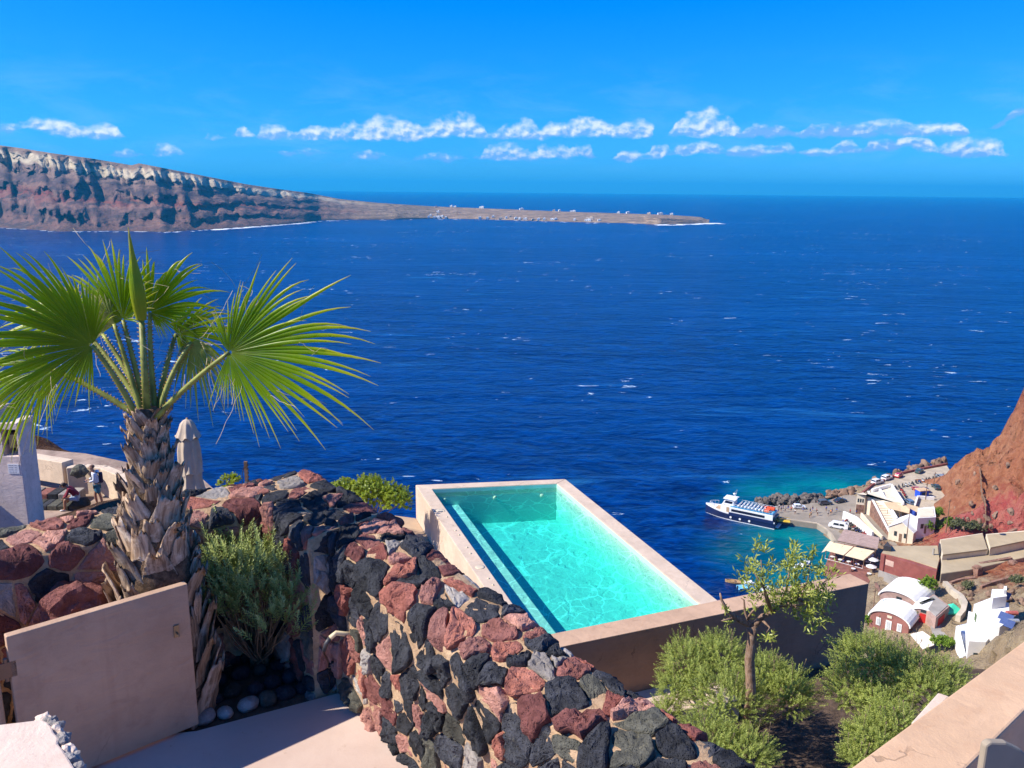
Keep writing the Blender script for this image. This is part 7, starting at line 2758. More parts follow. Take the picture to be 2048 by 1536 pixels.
blob_tree(1937, 1176, 9.0, 1.2, 1.0, DUSTY, 73, 'small scrub on bare ground above the winding wall', 'bush', 100)

# loose rocks fallen from the cliff and on the bare slopes
sc_ = empty('fallen_rocks', tuple(at(1960, 1170, z=9)), 0, 'scattered brown rocks on the bare slope above the villa', 'rocks')
rnd = random.Random(91)
for k in range(60):
    x, y_ = (rnd.uniform(1885, 2046), rnd.uniform(1150, 1205)) if k < 30 else (rnd.uniform(1905, 2046), rnd.uniform(930, 1058))
    c = at(x, y_, z=9 if k < 30 else 16)
    for _ in range(6):
        c = at(x, y_, z=gz(c.x, c.y))
    if k >= 30 and c.y > 300:
        continue
    o = bpy.data.objects.new('rock', ROCKB[k % 7])
    COL.objects.link(o)
    o.location = c
    s_ = rnd.uniform(0.3, 0.9)
    o.scale = (s_ * 1.3, s_, s_)
    o.rotation_euler = (rnd.random() * 6, rnd.random() * 6, rnd.random() * 6)
    to(sc_, o)
# low dry stone terrace walls on the slope
for k, (pts, lab) in enumerate([([(1895, 1172, 8), (1920, 1164, 8.5), (1950, 1160, 9)], 'low dry stone terrace wall above the winding path'), ([(1962, 1178, 9.5), (1990, 1168, 10.5), (2020, 1160, 11.5)], 'dry stone terrace wall behind the villa tower'), ([(1752, 1172, 3.2), (1762, 1196, 3.4), (1768, 1214, 3.4)], 'dry stone wall beside the largest vaulted house')]):
    q = []
    for x, y_, z in pts:
        c = at(x, y_, z=z)
        for _ in range(6):
            c = at(x, y_, z=gz(c.x, c.y))
        q.append((c.x, c.y, c.z - .4))
    wall_line('terrace_wall', q, 1.3, 0.6, BROWNSTONE, lab)
# ------------------------------------------------------------------ ferry
NAVY = plain('ferry_navy', (0.012, 0.022, 0.085), 0.35, 0.08, 0.5, 0.05, 4)
FWHITE = plain('ferry_white', (0.78, 0.79, 0.80), 0.4, 0.03, 0.5, 0)
FBLUE = plain('ferry_deck_blue', (0.05, 0.30, 0.55), 0.6, 0.08, 0.8, 0)
FTAN = plain('ferry_deck_tan', (0.50, 0.34, 0.20), 0.7, 0.1, 0.8, 0)
FORANGE = plain('raft_orange', (0.75, 0.10, 0.03), 0.5, 0.06, 1, 0)
FGLASS = plain('ferry_glass', (0.012, 0.014, 0.03), 0.1, 0.05, 1, 0, spec=0.7)
fb_, fs_ = at(1411, 1024, z=0.0), at(1553, 1054, z=0.0)
fd_ = (fb_ - fs_)
FL = fd_.length
ferry = empty('ferry', tuple((fb_ + fs_) / 2), math.atan2(fd_.y, fd_.x), 'navy and white excursion ferry moored stern to the quay', 'ferry')


def hull_section(x):
    """x: -1 stern .. 1 bow -> (half beam at keel-line, half beam at deck, deck z)."""
    t = (x + 1) / 2
    full = 1.0 if t < 0.5 else max(0.0, 1 - ((t - 0.5) / 0.5) ** 2.2)
    deck = 2.9 * (1.0 if t < 0.55 else max(0.02, 1 - ((t - 0.55) / 0.45) ** 2.6))
    wl = 2.6 * full
    return max(0.02, wl * 0.96), max(0.05, deck), 2.1 + 0.9 * max(0, (t - 0.35) / 0.65) ** 2


def loft(rows, name, mat):
    mb = MB()
    n = len(rows[0])
    vs = [p for r in rows for p in r]
    fs = []
    for i in range(len(rows) - 1):
        for j in range(n - 1):
            a = i * n + j
            fs.append((a, a + 1, a + n + 1, a + n))
    fs.append(tuple(range(n - 1, -1, -1)))
    fs.append(tuple((len(rows) - 1) * n + j for j in range(n)))
    mb.add(vs, fs)
    return mb.build(name, mat, ferry, smooth=False)


XS = np.linspace(-1, 1, 22)
rows, rowsw, rowsb = [], [], []
for x in XS:
    wl, dk, dz = hull_section(x)
    X = x * FL / 2
    zb = dz * 0.90
    mid = lerp(wl, dk, .90)
    rows.append([(X - (.9 if x > .98 else 0), -wl * .5, -.8), (X, -wl, 0.0), (X, -mid, zb), (X, mid, zb), (X, wl, 0.0), (X - (.9 if x > .98 else 0), wl * .5, -.8)])
    rowsw.append([(X, -mid * 1.004, zb), (X, -dk, dz), (X, -dk, dz + .28), (X, -dk + .12, dz + .28), (X, -dk + .12, dz), (X, dk - .12, dz), (X, dk - .12, dz + .28), (X, dk, dz + .28), (X, dk, dz), (X, mid * 1.004, zb)])
    rowsb.append([(X, -wl * 1.012, 0.0), (X, -wl * 1.02, .22), (X, wl * 1.02, .22), (X, wl * 1.012, 0.0)])
loft(rows, 'hull', NAVY)
loft(rowsw, 'bulwark', FWHITE)
loft(rowsb, 'waterline_stripe', FWHITE)
# bow deck
mb = MB()
mb.prism([(FL * .22, -2.3), (FL * .36, -1.5), (FL * .43, -.4), (FL * .43, .4), (FL * .36, 1.5), (FL * .22, 2.3)], 2.3, 2.62)
mb.build('bow_deck', FTAN, ferry)
# saloon
mb = MB()
mb.prism([(-FL * .47, -2.62), (FL * .16, -2.62), (FL * .26, -1.9), (FL * .26, 1.9), (FL * .16, 2.62), (-FL * .47, 2.62)], 1.9, 4.35)
mb.build('saloon', FWHITE, ferry, bevel=0.08)
for s in (-1, 1):
    MB().box0(-FL * .36, FL * .10, s * 2.60, s * 2.66, 3.05, 3.85).build('window_band', FGLASS, ferry)
    for k in range(3):
        c = (FL * (.10 - .13 * k), s * 2.70, 1.05)
        MB().tube([(c[0], s * 2.45, 1.15), (c[0], s * 2.86, 1.15)], [.34, .34], 14).build('porthole', FWHITE, ferry)
    MB().box0(FL * .13, FL * .17, s * 2.58, s * 2.65, 2.4, 4.2).build('side_door', FTAN, ferry)
MB().prism([(-FL * .46, -2.5), (FL * .12, -2.5), (FL * .12, 2.5), (-FL * .46, 2.5)], 4.5, 4.58).build('sun_deck', FBLUE, ferry)
# wheelhouse with raked windows
mb = MB()
mb.add([(FL * .08, -1.9, 4.5), (FL * .25, -1.7, 4.5), (FL * .25, 1.7, 4.5), (FL * .08, 1.9, 4.5), (FL * .09, -1.7, 6.4), (FL * .20, -1.5, 6.4), (FL * .20, 1.5, 6.4), (FL * .09, 1.7, 6.4)],
       [(3, 2, 1, 0), (4, 5, 6, 7), (0, 1, 5, 4), (1, 2, 6, 5), (2, 3, 7, 6), (3, 0, 4, 7)])
mb.build('wheelhouse', FWHITE, ferry, bevel=0.08)
mb = MB()
mb.add([(FL * .2415, -1.45, 5.0), (FL * .2415, 1.45, 5.0), (FL * .2175, 1.35, 5.95), (FL * .2175, -1.35, 5.95)], [(0, 1, 2, 3)])
m_ = mb.build('front_window', FGLASS, ferry)
m_.location.x = 0.03
for s in (-1, 1):
    mb = MB()
    mb.add([(FL * .10, s * 1.84, 5.1), (FL * .22, s * 1.70, 5.1), (FL * .20, s * 1.60, 5.9), (FL * .10, s * 1.76, 5.9)], [(0, 1, 2, 3)])
    m_ = mb.build('side_window', FGLASS, ferry)
    m_.location.y = s * 0.03
MB().prism([(FL * .06, -2.1), (FL * .235, -1.9), (FL * .235, 1.9), (FL * .06, 2.1)], 6.4, 6.55).build('wheelhouse_roof', FWHITE, ferry, bevel=0.05)
mb = MB()
mb.tube([(FL * .10, 0, 6.5), (FL * .085, 0, 8.2)], [.14, .09], 8)
mb.tube([(FL * .09, -.9, 7.6), (FL * .09, .9, 7.6)], .06, 6)
mb.build('mast', FWHITE, ferry)
MB().blob((FL * .105, 0, 7.95), (.42, .42, .32), 2, 0, 1).build('radar_dome', FWHITE, ferry, smooth=True)
for s in (-1, 1):
    MB().tube([(FL * .09, s * .8, 7.6), (FL * .085, s * .85, 9.2)], .03, 5).build('aerial', FWHITE, ferry)
for s in (-1, 1):
    MB().box0(-FL * .485, FL * .13, s * 2.64, s * 2.96, 1.7, 2.72).build('hull_topside', NAVY, ferry)
# rows of seats on the sun deck
for i in range(8):
    for s in (-1, 1):
        x = FL * (.02 - .048 * i)
        mb = MB()
        mb.box((x, s * 1.2, 4.95), (.5, 1.9, .12))
        mb.box((x - .25, s * 1.2, 5.25), (.10, 1.9, .6))
        mb.box((x, s * 1.2, 4.76), (.12, 1.5, .36))
        mb.build('bench', FWHITE, ferry)
for k, (x, y_, s) in enumerate(((-.37, 1.5, 1), (-.37, 0.4, 1), (-.41, -1.2, 1.15), (-.34, -1.5, 1.0))):
    MB().box((FL * x, y_, 4.58 + .45 * s), (1.5 * s, .95 * s, .85 * s)).build('life_raft', FORANGE, ferry, bevel=0.18)
for s in (-1, 1):
    mb = MB()
    for k in range(14):
        x = FL * (.10 - .043 * k)
        mb.tube([(x, s * 2.5, 4.5), (x, s * 2.5, 5.5)], .03, 5)
    mb.tube([(FL * .10, s * 2.5, 5.5), (-FL * .46, s * 2.5, 5.5)], .035, 5)
    mb.tube([(FL * .10, s * 2.5, 5.05), (-FL * .46, s * 2.5, 5.05)], .025, 5)
    mb.build('railing', FWHITE, ferry)
mb = MB()
for k in range(9):
    a = -1.25 + 2.5 * k / 8
    x = FL * (.44 - .06 * abs(a) ** 2.2)
    mb.tube([(x, a * 1.5, 3.3), (x, a * 1.5, 4.1)], .03, 5)
mb.tube([(FL * (.44 - .06 * abs(-1.25 + 2.5 * k / 8) ** 2.2), (-1.25 + 2.5 * k / 8) * 1.5, 4.1) for k in range(9)], .04, 5)
mb.build('bow_rail', FWHITE, ferry)
MB().box0(-FL * .5 - 1.0, -FL * .5, -1.9, 1.9, .4, .7).build('swim_platform', FWHITE, ferry, bevel=0.05)
MB().box0(-FL * .5 - .02, -FL * .47, -2.2, 2.2, 1.0, 3.6).build('stern_opening', FGLASS, ferry)
mb = MB()
g0_, g1_ = at(1555, 1040, z=QZ + .2), at(1580, 1043, z=QZ + .1)
gw_ = empty('gangway', tuple(g0_), 0, 'yellow gangway lying from the ferry stern to quay', 'gangway')
dd = (g1_ - g0_).normalized()
nn = Vector((-dd.y, dd.x, 0)) * .8
q = [g0_ + nn, g0_ - nn, g1_ - nn, g1_ + nn]
mb.prism([p[:2] for p in q], [p.z - .12 for p in q], [p.z for p in q])
to(gw_, mb.build('ramp', plain('gangway_yellow', (0.75, 0.50, 0.03), 0.6, 0.08, 1, 0)))
for s in (-1, 1):
    m2 = MB()
    m2.tube([tuple(g0_ + nn * s + Vector((0, 0, .9))), tuple(g1_ + nn * s + Vector((0, 0, .9)))], .04, 5)
    to(gw_, m2.build('handrail', MATS['gangway_yellow']))


# ------------------------------------------------------------------ small boats
def small_boat(px, py, L, ang, hull_m, deck_m, label, cabin=False, canopy=None):
    c = at(px, py, z=0.0)
    r = empty('boat', tuple(c), ang, label, 'boat', None)
    rows = []
    for x in np.linspace(-1, 1, 12):
        t = (x + 1) / 2
        b_ = L * .17 * (1.0 if t < .45 else max(.02, 1 - ((t - .45) / .55) ** 2.2))
        z = .55 + .35 * max(0, t - .4) ** 2 * 2.5
        rows.append([(x * L / 2, -b_ * .4, -.3), (x * L / 2, -b_ * .85, .1), (x * L / 2, -b_, z), (x * L / 2, -b_ * .86, z), (x * L / 2, -b_ * .6, .25), (x * L / 2, b_ * .6, .25), (x * L / 2, b_ * .86, z), (x * L / 2, b_, z), (x * L / 2, b_ * .85, .1), (x * L / 2, b_ * .4, -.3)])
    mb = MB()
    n = 10
    fs = []
    for i in range(11):
        for j in range(n):
            a = i * n + j
            b2 = i * n + (j + 1) % n
            fs.append((a, b2, b2 + n, a + n))
    fs.append(tuple(range(n)))
    fs.append(tuple(11 * n + j for j in range(n - 1, -1, -1)))
    mb.add([p for q in rows for p in q], fs)
    mb.build('hull', hull_m, r)
    for x in (-.25, .05):
        MB().box((x * L, 0, .45), (.35, L * .24, .08)).build('thwart', deck_m, r)
    if cabin:
        MB().box((L * .12, 0, .85), (L * .28, L * .2, .75), taper=.85).build('cabin', FWHITE, r, bevel=0.06)
    if canopy is not None:
        MB().box((-L * .1, 0, 1.75), (L * .42, L * .28, .07)).build('canopy', canopy, r)
        for sx in (-.28, .08):
            for sy in (-.12, .12):
                MB().tube([(sx * L, sy * L, .4), (sx * L, sy * L, 1.72)], .03, 5).build('canopy_post', FWHITE, r)
    MB().box((-L * .5 - .12, 0, .45), (.3, .35, .8)).build('outboard_motor', plain('outboard', (0.06, 0.06, 0.07), 0.4), r)
    return r


small_boat(1472, 1166, 5.6, math.radians(165), plain('boat_wood', (0.42, 0.27, 0.13), 0.6, 0.15, 2, 0.1, 10), WOOD, 'small wooden boat with tan boards beside the pool wall')
small_boat(1499, 1176, 6.4, math.radians(10), plain('boat_lightblue', (0.18, 0.52, 0.74), 0.4, 0.06, 1, 0), FWHITE, 'light blue boat with white canopy moored near the olive tree', True, FWHITE)
small_boat(1530, 1182, 5.2, math.radians(20), FWHITE, FBLUE, 'white boat half hidden behind the olive leaves', True)
small_boat(1606, 1132, 6.0, math.radians(35), FWHITE, FWHITE, 'white boat lying in shallow green water before the restaurant', True)

# ------------------------------------------------------------------ vehicles
TYRE = plain('tyre', (0.02, 0.02, 0.022), 0.8, 0.1, 3, 0)
RIM = plain('rim', (0.45, 0.46, 0.48), 0.35, 0.05, 3, 0, metal=0.6)
CGLASS = plain('car_glass', (0.02, 0.028, 0.035), 0.08, 0.05, 1, 0, spec=0.8)
LAMP = plain('car_lamp', (0.75, 0.75, 0.70), 0.2, 0, 1, 0)
RLAMP = plain('rear_lamp', (0.45, 0.02, 0.02), 0.3, 0, 1, 0)


def car(px, py, z, yaw, col, kind, label, group=None, name='car', cat='car'):
    c = at(px, py, z=z)
    r = empty(name, tuple(c), yaw, label, cat, group)
    m = plain('paint_' + '_'.join('%d' % int(q * 100) for q in col), col, 0.25, 0.03, 1, 0, spec=0.6)
    L, Wd, H = {'hatch': (3.9, 1.7, 1.48), 'suv': (4.5, 1.85, 1.75), 'van': (4.9, 1.9, 2.1), 'sedan': (4.5, 1.75, 1.45)}[kind]
    if kind == 'van':
        prof = [(-.5, .35), (-.5, 1.0), (-.49, H - .15), (-.46, H), (.22, H), (.28, H - .08), (.40, 1.25), (.48, 1.0), (.5, .75), (.5, .35)]
        gl = [(-.42, 1.2, .18, H - .28), ]
        gp_ = [(.265, H - .16), (.385, 1.3)]
    elif kind == 'suv':
        prof = [(-.5, .4), (-.5, .95), (-.48, 1.05), (-.45, H - .05), (-.40, H), (.05, H), (.10, H - .05), (.22, 1.12), (.46, 1.0), (.5, .85), (.5, .4)]
        gl = [(-.42, 1.12, .08, H - .14)]
        gp_ = [(.105, H - .1), (.21, 1.16)]
    elif kind == 'sedan':
        prof = [(-.5, .35), (-.5, .85), (-.46, .95), (-.33, 1.0), (-.20, H - .02), (-.14, H), (.02, H), (.07, H - .03), (.22, .98), (.46, .86), (.5, .7), (.5, .35)]
        gl = [(-.24, 1.02, .10, H - .1)]
        gp_ = [(.08, H - .07), (.21, 1.02)]
    else:
        prof = [(-.5, .35), (-.5, .85), (-.48, .98), (-.40, H - .06), (-.34, H), (.04, H), (.09, H - .04), (.25, 1.0), (.46, .86), (.5, .7), (.5, .35)]
        gl = [(-.36, 1.02, .10, H - .12)]
        gp_ = [(.10, H - .08), (.24, 1.05)]
    n = len(prof)
    mb = MB()
    vs = []
    for s in (-1, 1):
        for (x, z_) in prof:
            w = Wd / 2 * (1.0 if z_ < 1.05 else lerp(1.0, .82, (z_ - 1.05) / max(.1, H - 1.05)))
            vs.append((x * L, s * w, z_))
    fs = [tuple(range(n)), tuple(range(2 * n - 1, n - 1, -1))] + [(i, n + i, n + (i + 1) % n, (i + 1) % n) for i in range(n)]
    mb.add(vs, fs)
    mb.build('body', m, r, bevel=0.06)
    for (x0, z0, x1, z1) in gl:
        for s in (-1, 1):
            y0, y1 = s * (Wd / 2 * lerp(1, .82, (z0 - 1.05) / max(.1, H - 1.05)) + .012), s * (Wd / 2 * lerp(1, .82, (z1 - 1.05) / max(.1, H - 1.05)) + .012)
            for (u0, u1) in ((x0, lerp(x0, x1, .47)), (lerp(x0, x1, .53), x1)):
                mb = MB()
                k0, k1 = (.03 if u0 == x0 else 0), (.05 if u1 == x1 else 0)
                mb.add([(u0 * L, y0, z0), (u1 * L + k1 * L, y0, z0), ((u1) * L, y1, z1), ((u0 + k0) * L, y1, z1)], [(0, 1, 2, 3)])
                mb.build('side_window', CGLASS, r)
    (gx0, gz0), (gx1, gz1) = gp_
    w0, w1 = Wd / 2 * .78, Wd / 2 * .90
    mb = MB()
    mb.add([(gx0 * L + .03, -w0, gz0 + .01), (gx0 * L + .03, w0, gz0 + .01), (gx1 * L + .03, w1, gz1 + .02), (gx1 * L + .03, -w1, gz1 + .02)], [(0, 1, 2, 3)])
    mb.build('windscreen', CGLASS, r)
    xr0 = prof[3][0] if kind != 'sedan' else -.22
    mb = MB()
    if kind == 'sedan':
        mb.add([(-.205 * L, -w0, H - .06), (-.205 * L, w0, H - .06), (-.325 * L, w1, 1.04), (-.325 * L, -w1, 1.04)], [(0, 1, 2, 3)])
    else:
        zt_r = H - .16
        mb.add([(prof[3][0] * L - .025, -w0, zt_r), (prof[3][0] * L - .025, w0, zt_r), (-.487 * L - .025, w1, 1.12), (-.487 * L - .025, -w1, 1.12)], [(0, 1, 2, 3)])
    mb.build('rear_window', CGLASS, r)
    for x in (-.32, .31):
        for s in (-1, 1):
            w_ = MB().tube([(x * L, s * (Wd / 2 - .2), .33), (x * L, s * (Wd / 2 + .02), .33)], .33, 14).build('wheel', TYRE, r)
            MB().tube([(x * L, s * (Wd / 2 + .0), .33), (x * L, s * (Wd / 2 + .035), .33)], .19, 10).build('rim', RIM, w_)
    for s in (-1, 1):
        MB().box((L * .495, s * Wd * .36, .78), (.08, .32, .16)).build('headlight', LAMP, r)
        MB().box((-L * .497, s * Wd * .40, .88), (.06, .2, .24)).build('tail_light', RLAMP, r)
    return r


qa = math.atan2(*(at(1893, 930, z=UZ) - at(1744, 972, z=UZ))[:2][::-1])
car(1754, 967, UZ, qa, (.72, .73, .75), 'suv', 'white estate car parked first along the red sea wall')
car(1773, 959, UZ, qa + .1, (.75, .76, .78), 'suv', 'white car parked second along the red sea wall')
car(1797, 954, UZ, qa + .2, (.42, .02, .04), 'hatch', 'dark red car parked beside the sea wall')
car(1838, 945, UZ, qa + .25, (.05, .09, .09), 'sedan', 'dark green car parked far up the sea wall')
car(1832, 982, UZ, 1.5, (.36, .05, .06), 'hatch', 'red hatchback in the middle of the car park')
car(1849, 983, UZ, 1.5, (.05, .06, .10), 'hatch', 'dark blue hatchback behind the blue kiosk')
car(1872, 977, UZ, 1.5, (.04, .06, .06), 'sedan', 'dark car parked closest to the red cliff')
car(1817, 1007, UZ, 1.75, (.12, .18, .28), 'hatch', 'grey blue car nosing out of the car park ramp')
car(1880, 958, UZ, 1.6, (.25, .26, .27), 'suv', 'grey car in the far car park corner')
car(1598, 1017, QZ, -.05, (.70, .74, .78), 'hatch', 'white car parked on the quay below the breakwater')
car(1649, 1009, QZ, .2, (.10, .11, .12), 'suv', 'dark grey car at the root of the quay')
car(1680, 1004, QZ, .45, (.03, .04, .06), 'sedan', 'black car with shadow at the rocky shore end')
vn = car(1674, 1056, QZ, math.radians(152), (.76, .76, .76), 'van', 'white delivery van with open rear doors on the quay', name='van', cat='van')
for s in (-1, 1):
    MB().box((-2.75, s * .95, 1.25), (.7, .06, 1.5)).build('rear_door', MATS['paint_76_76_76'], vn)
MB().box((-2.46, 0, 1.2), (.06, 1.5, 1.4)).build('cargo_opening', plain('cargo_dark', (.05, .08, .16), .7), vn)


def moto_mesh():
    mb = MB()
    for x in (-.62, .62):
        mb.tube([(x, -.06, .3), (x, .06, .3)], .3, 12)
    mb.mi = 1
    mb.box((0, 0, .55), (.8, .26, .3), taper=.8)
    mb.box((.45, 0, .62), (.12, .34, .62))
    mb.box((-.5, 0, .72), (.55, .3, .26))
    mb.mi = 2
    mb.box((-.2, 0, .84), (.75, .28, .10))
    mb.tube([(.5, 0, .8), (.42, 0, 1.05)], .04, 6)
    mb.tube([(.42, -.34, 1.06), (.42, .34, 1.06)], .03, 6)
    return mb


MCOL = [(.04, .04, .05), (.40, .03, .03), (.55, .56, .58), (.05, .07, .22)]
MOTO = []
for k, cc in enumerate(MCOL):
    o = moto_mesh().build('motorbike', [TYRE, plain('moto_%d' % k, cc, .3, .05, 1, 0), plain('moto_seat', (.03, .03, .03), .6, .1, 1, 0)])
    MOTO.append(o.data)
    bpy.data.objects.remove(o)
rnd = random.Random(33)
spots = []
for k in range(16):
    t = k / 15
    spots.append((lerp(1784, 1886, t), lerp(979, 953, t) + rnd.uniform(-1, 1), UZ, 'upper'))
for k in range(7):
    t = k / 6
    spots.append((lerp(1692, 1716, t) + rnd.uniform(-1, 1), lerp(1044, 1063, t), QZ, 'quay'))
for k in range(9):
    t = k / 8
    spots.append((lerp(1708, 1758, t), lerp(1060, 1084, t) + rnd.uniform(-1, 1), QZ, 'quay'))
for k in range(4):
    spots.append((1803 + k * 3, 983 + k * 5, UZ, 'upper'))
NM = {0: 'black', 1: 'red', 2: 'silver', 3: 'dark blue'}
for (x, y_, z, w_) in spots:
    k = rnd.choice([0, 0, 0, 1, 2, 3])
    o = bpy.data.objects.new('motorbike', MOTO[k])
    COL.objects.link(o)
    o.location = at(x, y_, z=z + .02)
    o.rotation_euler = (0.08, 0, rnd.uniform(1.2, 1.8) if w_ == 'upper' else rnd.uniform(.3, .9))
    if w_ == 'upper':
        tag(o, NM[k] + ' motorbike in the row along the upper road', 'motorbike', NM[k] + ' motorbikes on the upper road')
    else:
        tag(o, NM[k] + ' motorbike parked below the stair wall on the quay', 'motorbike', NM[k] + ' motorbikes on the quay')


# people on the quay
def tiny_person(shirt, legs):
    r = empty('person', (0, 0, 0), 0, 'x', 'person')
    body_standing(r, SKIN2, 0.02, ((-.26, -.06, .86), (.26, -.08, .86)), .12)
    skin_mesh('shirt', [(0, 0, .92, .155), (0, -.01, 1.12, .15), (0, -.02, 1.36, .16), (-.17, -.02, 1.40, .075), (-.22, -.03, 1.17, .06), (.17, -.02, 1.40, .075), (.22, -.03, 1.17, .06)], [(0, 1), (1, 2), (2, 3), (3, 4), (2, 5), (5, 6)], shirt, r, 1)
    skin_mesh('trousers', [(0, 0, .95, .145), (-.1, 0, .86, .11), (-.105, -.12, .5, .085), (.1, 0, .86, .11), (.105, .10, .5, .085)], [(0, 1), (1, 2), (0, 3), (3, 4)], legs, r, 1)
    MB().blob((0, -.06, 1.71), (.105, .115, .105), 2, .05, 3).build('hair', HAIR, r, smooth=True)
    return r


CL = [plain('cloth_white', (.7, .7, .7), .9, .05, 2, 0), plain('cloth_blue', (.05, .12, .5), .9, .05, 2, 0), plain('cloth_orange', (.75, .28, .04), .9, .05, 2, 0), plain('cloth_dark', (.04, .04, .05), .9, .05, 2, 0), plain('cloth_red', (.5, .04, .04), .9, .05, 2, 0), plain('cloth_yellow', (.8, .6, .05), .9, .05, 2, 0)]
CN = ['white', 'blue', 'orange', 'dark', 'red', 'yellow']
proto = {}
rnd = random.Random(12)
for k, (x, y_, si) in enumerate(((1558, 1018, 0), (1562, 1022, 1), (1566, 1017, 3), (1570, 1024, 0), (1576, 1019, 3), (1582, 1023, 4), (1556, 1026, 3), (1590, 1028, 0), (1622, 1033, 2), (1620, 1026, 3), (1625, 1022, 3), (1635, 1031, 0), (1619, 1036, 5), (1652, 1022, 1), (1664, 1026, 3), (1673, 1023, 3), (1656, 1032, 0), (1686, 1049, 1), (1684, 1005, 0), (1633, 1026, 4), (1661, 1029, 2), (1606, 1023, 3), (1700, 1028, 4), (1712, 1027, 3), (1806, 1026, 3))):
    zz = QZ if k < 24 else 5.0
    r = proto.get(si)
    if r is None:
        r = tiny_person(CL[si], CL[3] if si != 3 else CL[1])
        proto[si] = r
        src = r
    else:
        r = copy_tree(r)
    r.location = at(x, y_, z=zz)
    r.rotation_euler = (0, 0, rnd.random() * 6.28)
    if k < 8:
        lab, g = 'person in %s top near the ferry gangway' % CN[si], '%s topped people at the ferry gangway' % CN[si]
    elif k < 22:
        lab, g = 'person in %s top walking on the open quay' % CN[si], '%s topped people on the open quay' % CN[si]
    elif k < 24:
        lab, g = 'person in %s top at the white quay wall' % CN[si], None
    else:
        lab, g = 'person in dark top under the beige awning beside stair', None
    r['label'] = lab
    if g:
        r['group'] = g
    elif 'group' in r:
        del r['group']
# people at the restaurant tables
for k, (x, y_, si) in enumerate(((1668, 1122, 0), (1686, 1127, 3), (1702, 1132, 4), (1674, 1116, 0), (1712, 1136, 1), (1740, 1134, 0))):
    r = copy_tree(proto[si])
    r.location = at(x, y_, z=QZ + .03)
    r.rotation_euler = (0, 0, rnd.random() * 6.28)
    r['label'] = 'guest in %s top standing between restaurant tables' % CN[si]
    r['group'] = '%s topped restaurant guests' % CN[si]

# closed white umbrella tables on the restaurant terrace
for k, (x, y_) in enumerate(((1736, 1124), (1745, 1134), (1741, 1148))):
    c = at(x, y_, z=QZ + .03)
    r = empty('umbrella', tuple(c), 0, 'white parasol on the restaurant terrace, %s of three' % ('farthest', 'middle', 'nearest')[k], 'umbrella', 'restaurant parasols')
    MB().tube([(0, 0, 0), (0, 0, 2.5)], .05, 6).build('pole', WOOD, r)
    MB().lathe([(1.4, 2.1), (1.38, 2.16), (.7, 2.45), (.05, 2.7)], 8).build('canopy', CL[0], r)

# ------------------------------------------------------------------ far houses on the island spit
FARW = plain('far_white', (0.78, 0.77, 0.75), 0.9, 0.04, 0.05, 0)
FARC = plain('far_cream', (0.62, 0.50, 0.38), 0.9, 0.06, 0.05, 0)
rnd = random.Random(44)
FAR = [(868, 436, 9), (876, 437, 12), (884, 434, 10), (873, 430, 8), (892, 436, 8), (858, 436, 8), (862, 432, 7), (878, 425, 10), (874, 415, 8), (902, 413, 8), (911, 413, 9), (962, 415, 16), (1042, 419, 14), (1108, 421, 10), (1120, 420, 8), (1145, 422, 20), (1236, 424, 9), (1255, 426, 12), (1296, 427, 12), (1318, 427, 18), (1342, 428, 10),
       (960, 437, 10), (975, 438, 10), (1000, 438, 14), (1012, 437, 8), (1030, 438, 10), (1040, 439, 8), (1052, 439, 12), (1064, 440, 10), (1078, 440, 10), (1088, 440, 8), (1104, 440, 10), (1112, 440, 12), (1180, 438, 26), (1174, 442, 22), (1150, 441, 8), (1200, 442, 10), (985, 435, 8), (1022, 434, 7)]
ib = iv.reshape(560, 110, 3)
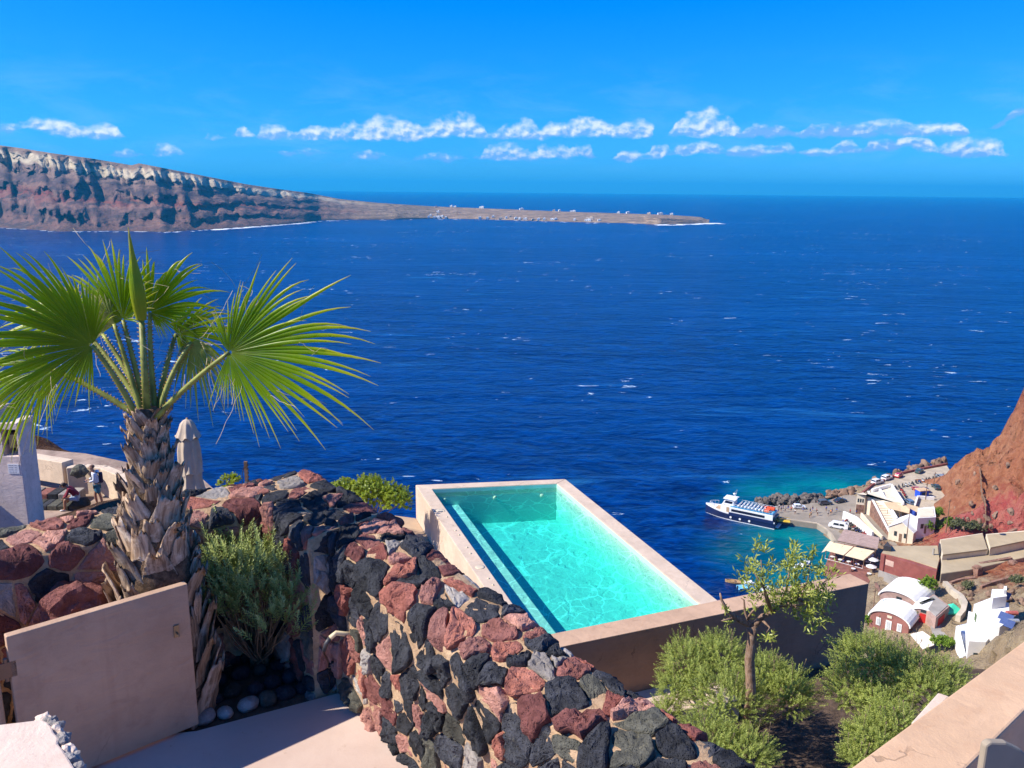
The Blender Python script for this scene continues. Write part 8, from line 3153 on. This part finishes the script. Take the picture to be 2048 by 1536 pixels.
for k, (x, y_, w_) in enumerate(FAR):
    # stand each house on the island surface seen at that pixel
    ci = int(round((x + 700) / 2118 * 559))
    ray = at(x, y_, y=1.0) - Vector((0, 0, CAM_Z))
    sl = ray.z / math.hypot(ray.x, ray.y)
    colz = ib[ci, :96]
    hd = np.hypot(colz[:, 0], colz[:, 1])
    err = np.abs((colz[:, 2] - CAM_Z) / hd - sl)
    j = int(np.argmin(err))
    c = colz[j]
    ww = w_ / FPX * float(hd[j]) * .55
    hh_ = rnd.uniform(4.5, 7.0)
    shore = y_ > 430
    lab = ('low white house in the shoreline hamlet of the far island' if shore else 'lone white house on the skyline of the far island spit')
    r = empty('far_house', (c[0], c[1], c[2] - 1.0), rnd.uniform(-.3, .3), lab, 'house', 'shore houses on the far island' if shore else 'skyline houses on the far island')
    mt = FARC if (k % 5 == 3) else FARW
    if mt is FARC:
        r['label'] = lab.replace('white', 'cream')
        r['group'] = r['group'] + ', cream'
    MB().box((0, 0, hh_ / 2 + .5), (ww, 8, hh_ + 1)).build('wall', mt, r)
    MB().box((ww * .2, 1, hh_ + 1.6), (ww * .4, 5, 2.2)).build('upper_storey', mt, r)
    for q in range(max(2, int(ww / 6))):
        MB().box((-ww / 2 + (q + .5) * ww / max(2, int(ww / 6)), -4.05, 2.6), (1.6, .2, 2.2)).build('window', DARKGLASS, r)
# ------------------------------------------------------------------ haze over the sea
hz_m = bpy.data.materials.new('haze_air')
hz_m.use_nodes = True
hz = NT(hz_m.node_tree)
for nd in list(hz_m.node_tree.nodes):
    hz_m.node_tree.nodes.remove(nd)
ho = hz.node('ShaderNodeOutputMaterial')
hv = hz.node('ShaderNodeVolumePrincipled')
hv.inputs['Color'].default_value = (0.03, 0.54, 1.0, 1)
hv.inputs['Density'].default_value = 6.5e-5
hv.inputs['Anisotropy'].default_value = 0.1
hz.l.new(hv.outputs[0], ho.inputs['Volume'])
hb = MB()
hb.box0(-28600, 28600, -28600, 28600, -14.0, 345.0)
haze = hb.build('haze', hz_m)
tag(haze, 'thin blue sea haze filling the air over the bay', kind='stuff')

# every described thing is a thing, whatever its name suggests
for o in S.objects:
    if o.parent is None and 'category' in o and 'kind' not in o:
        o['kind'] = 'thing'
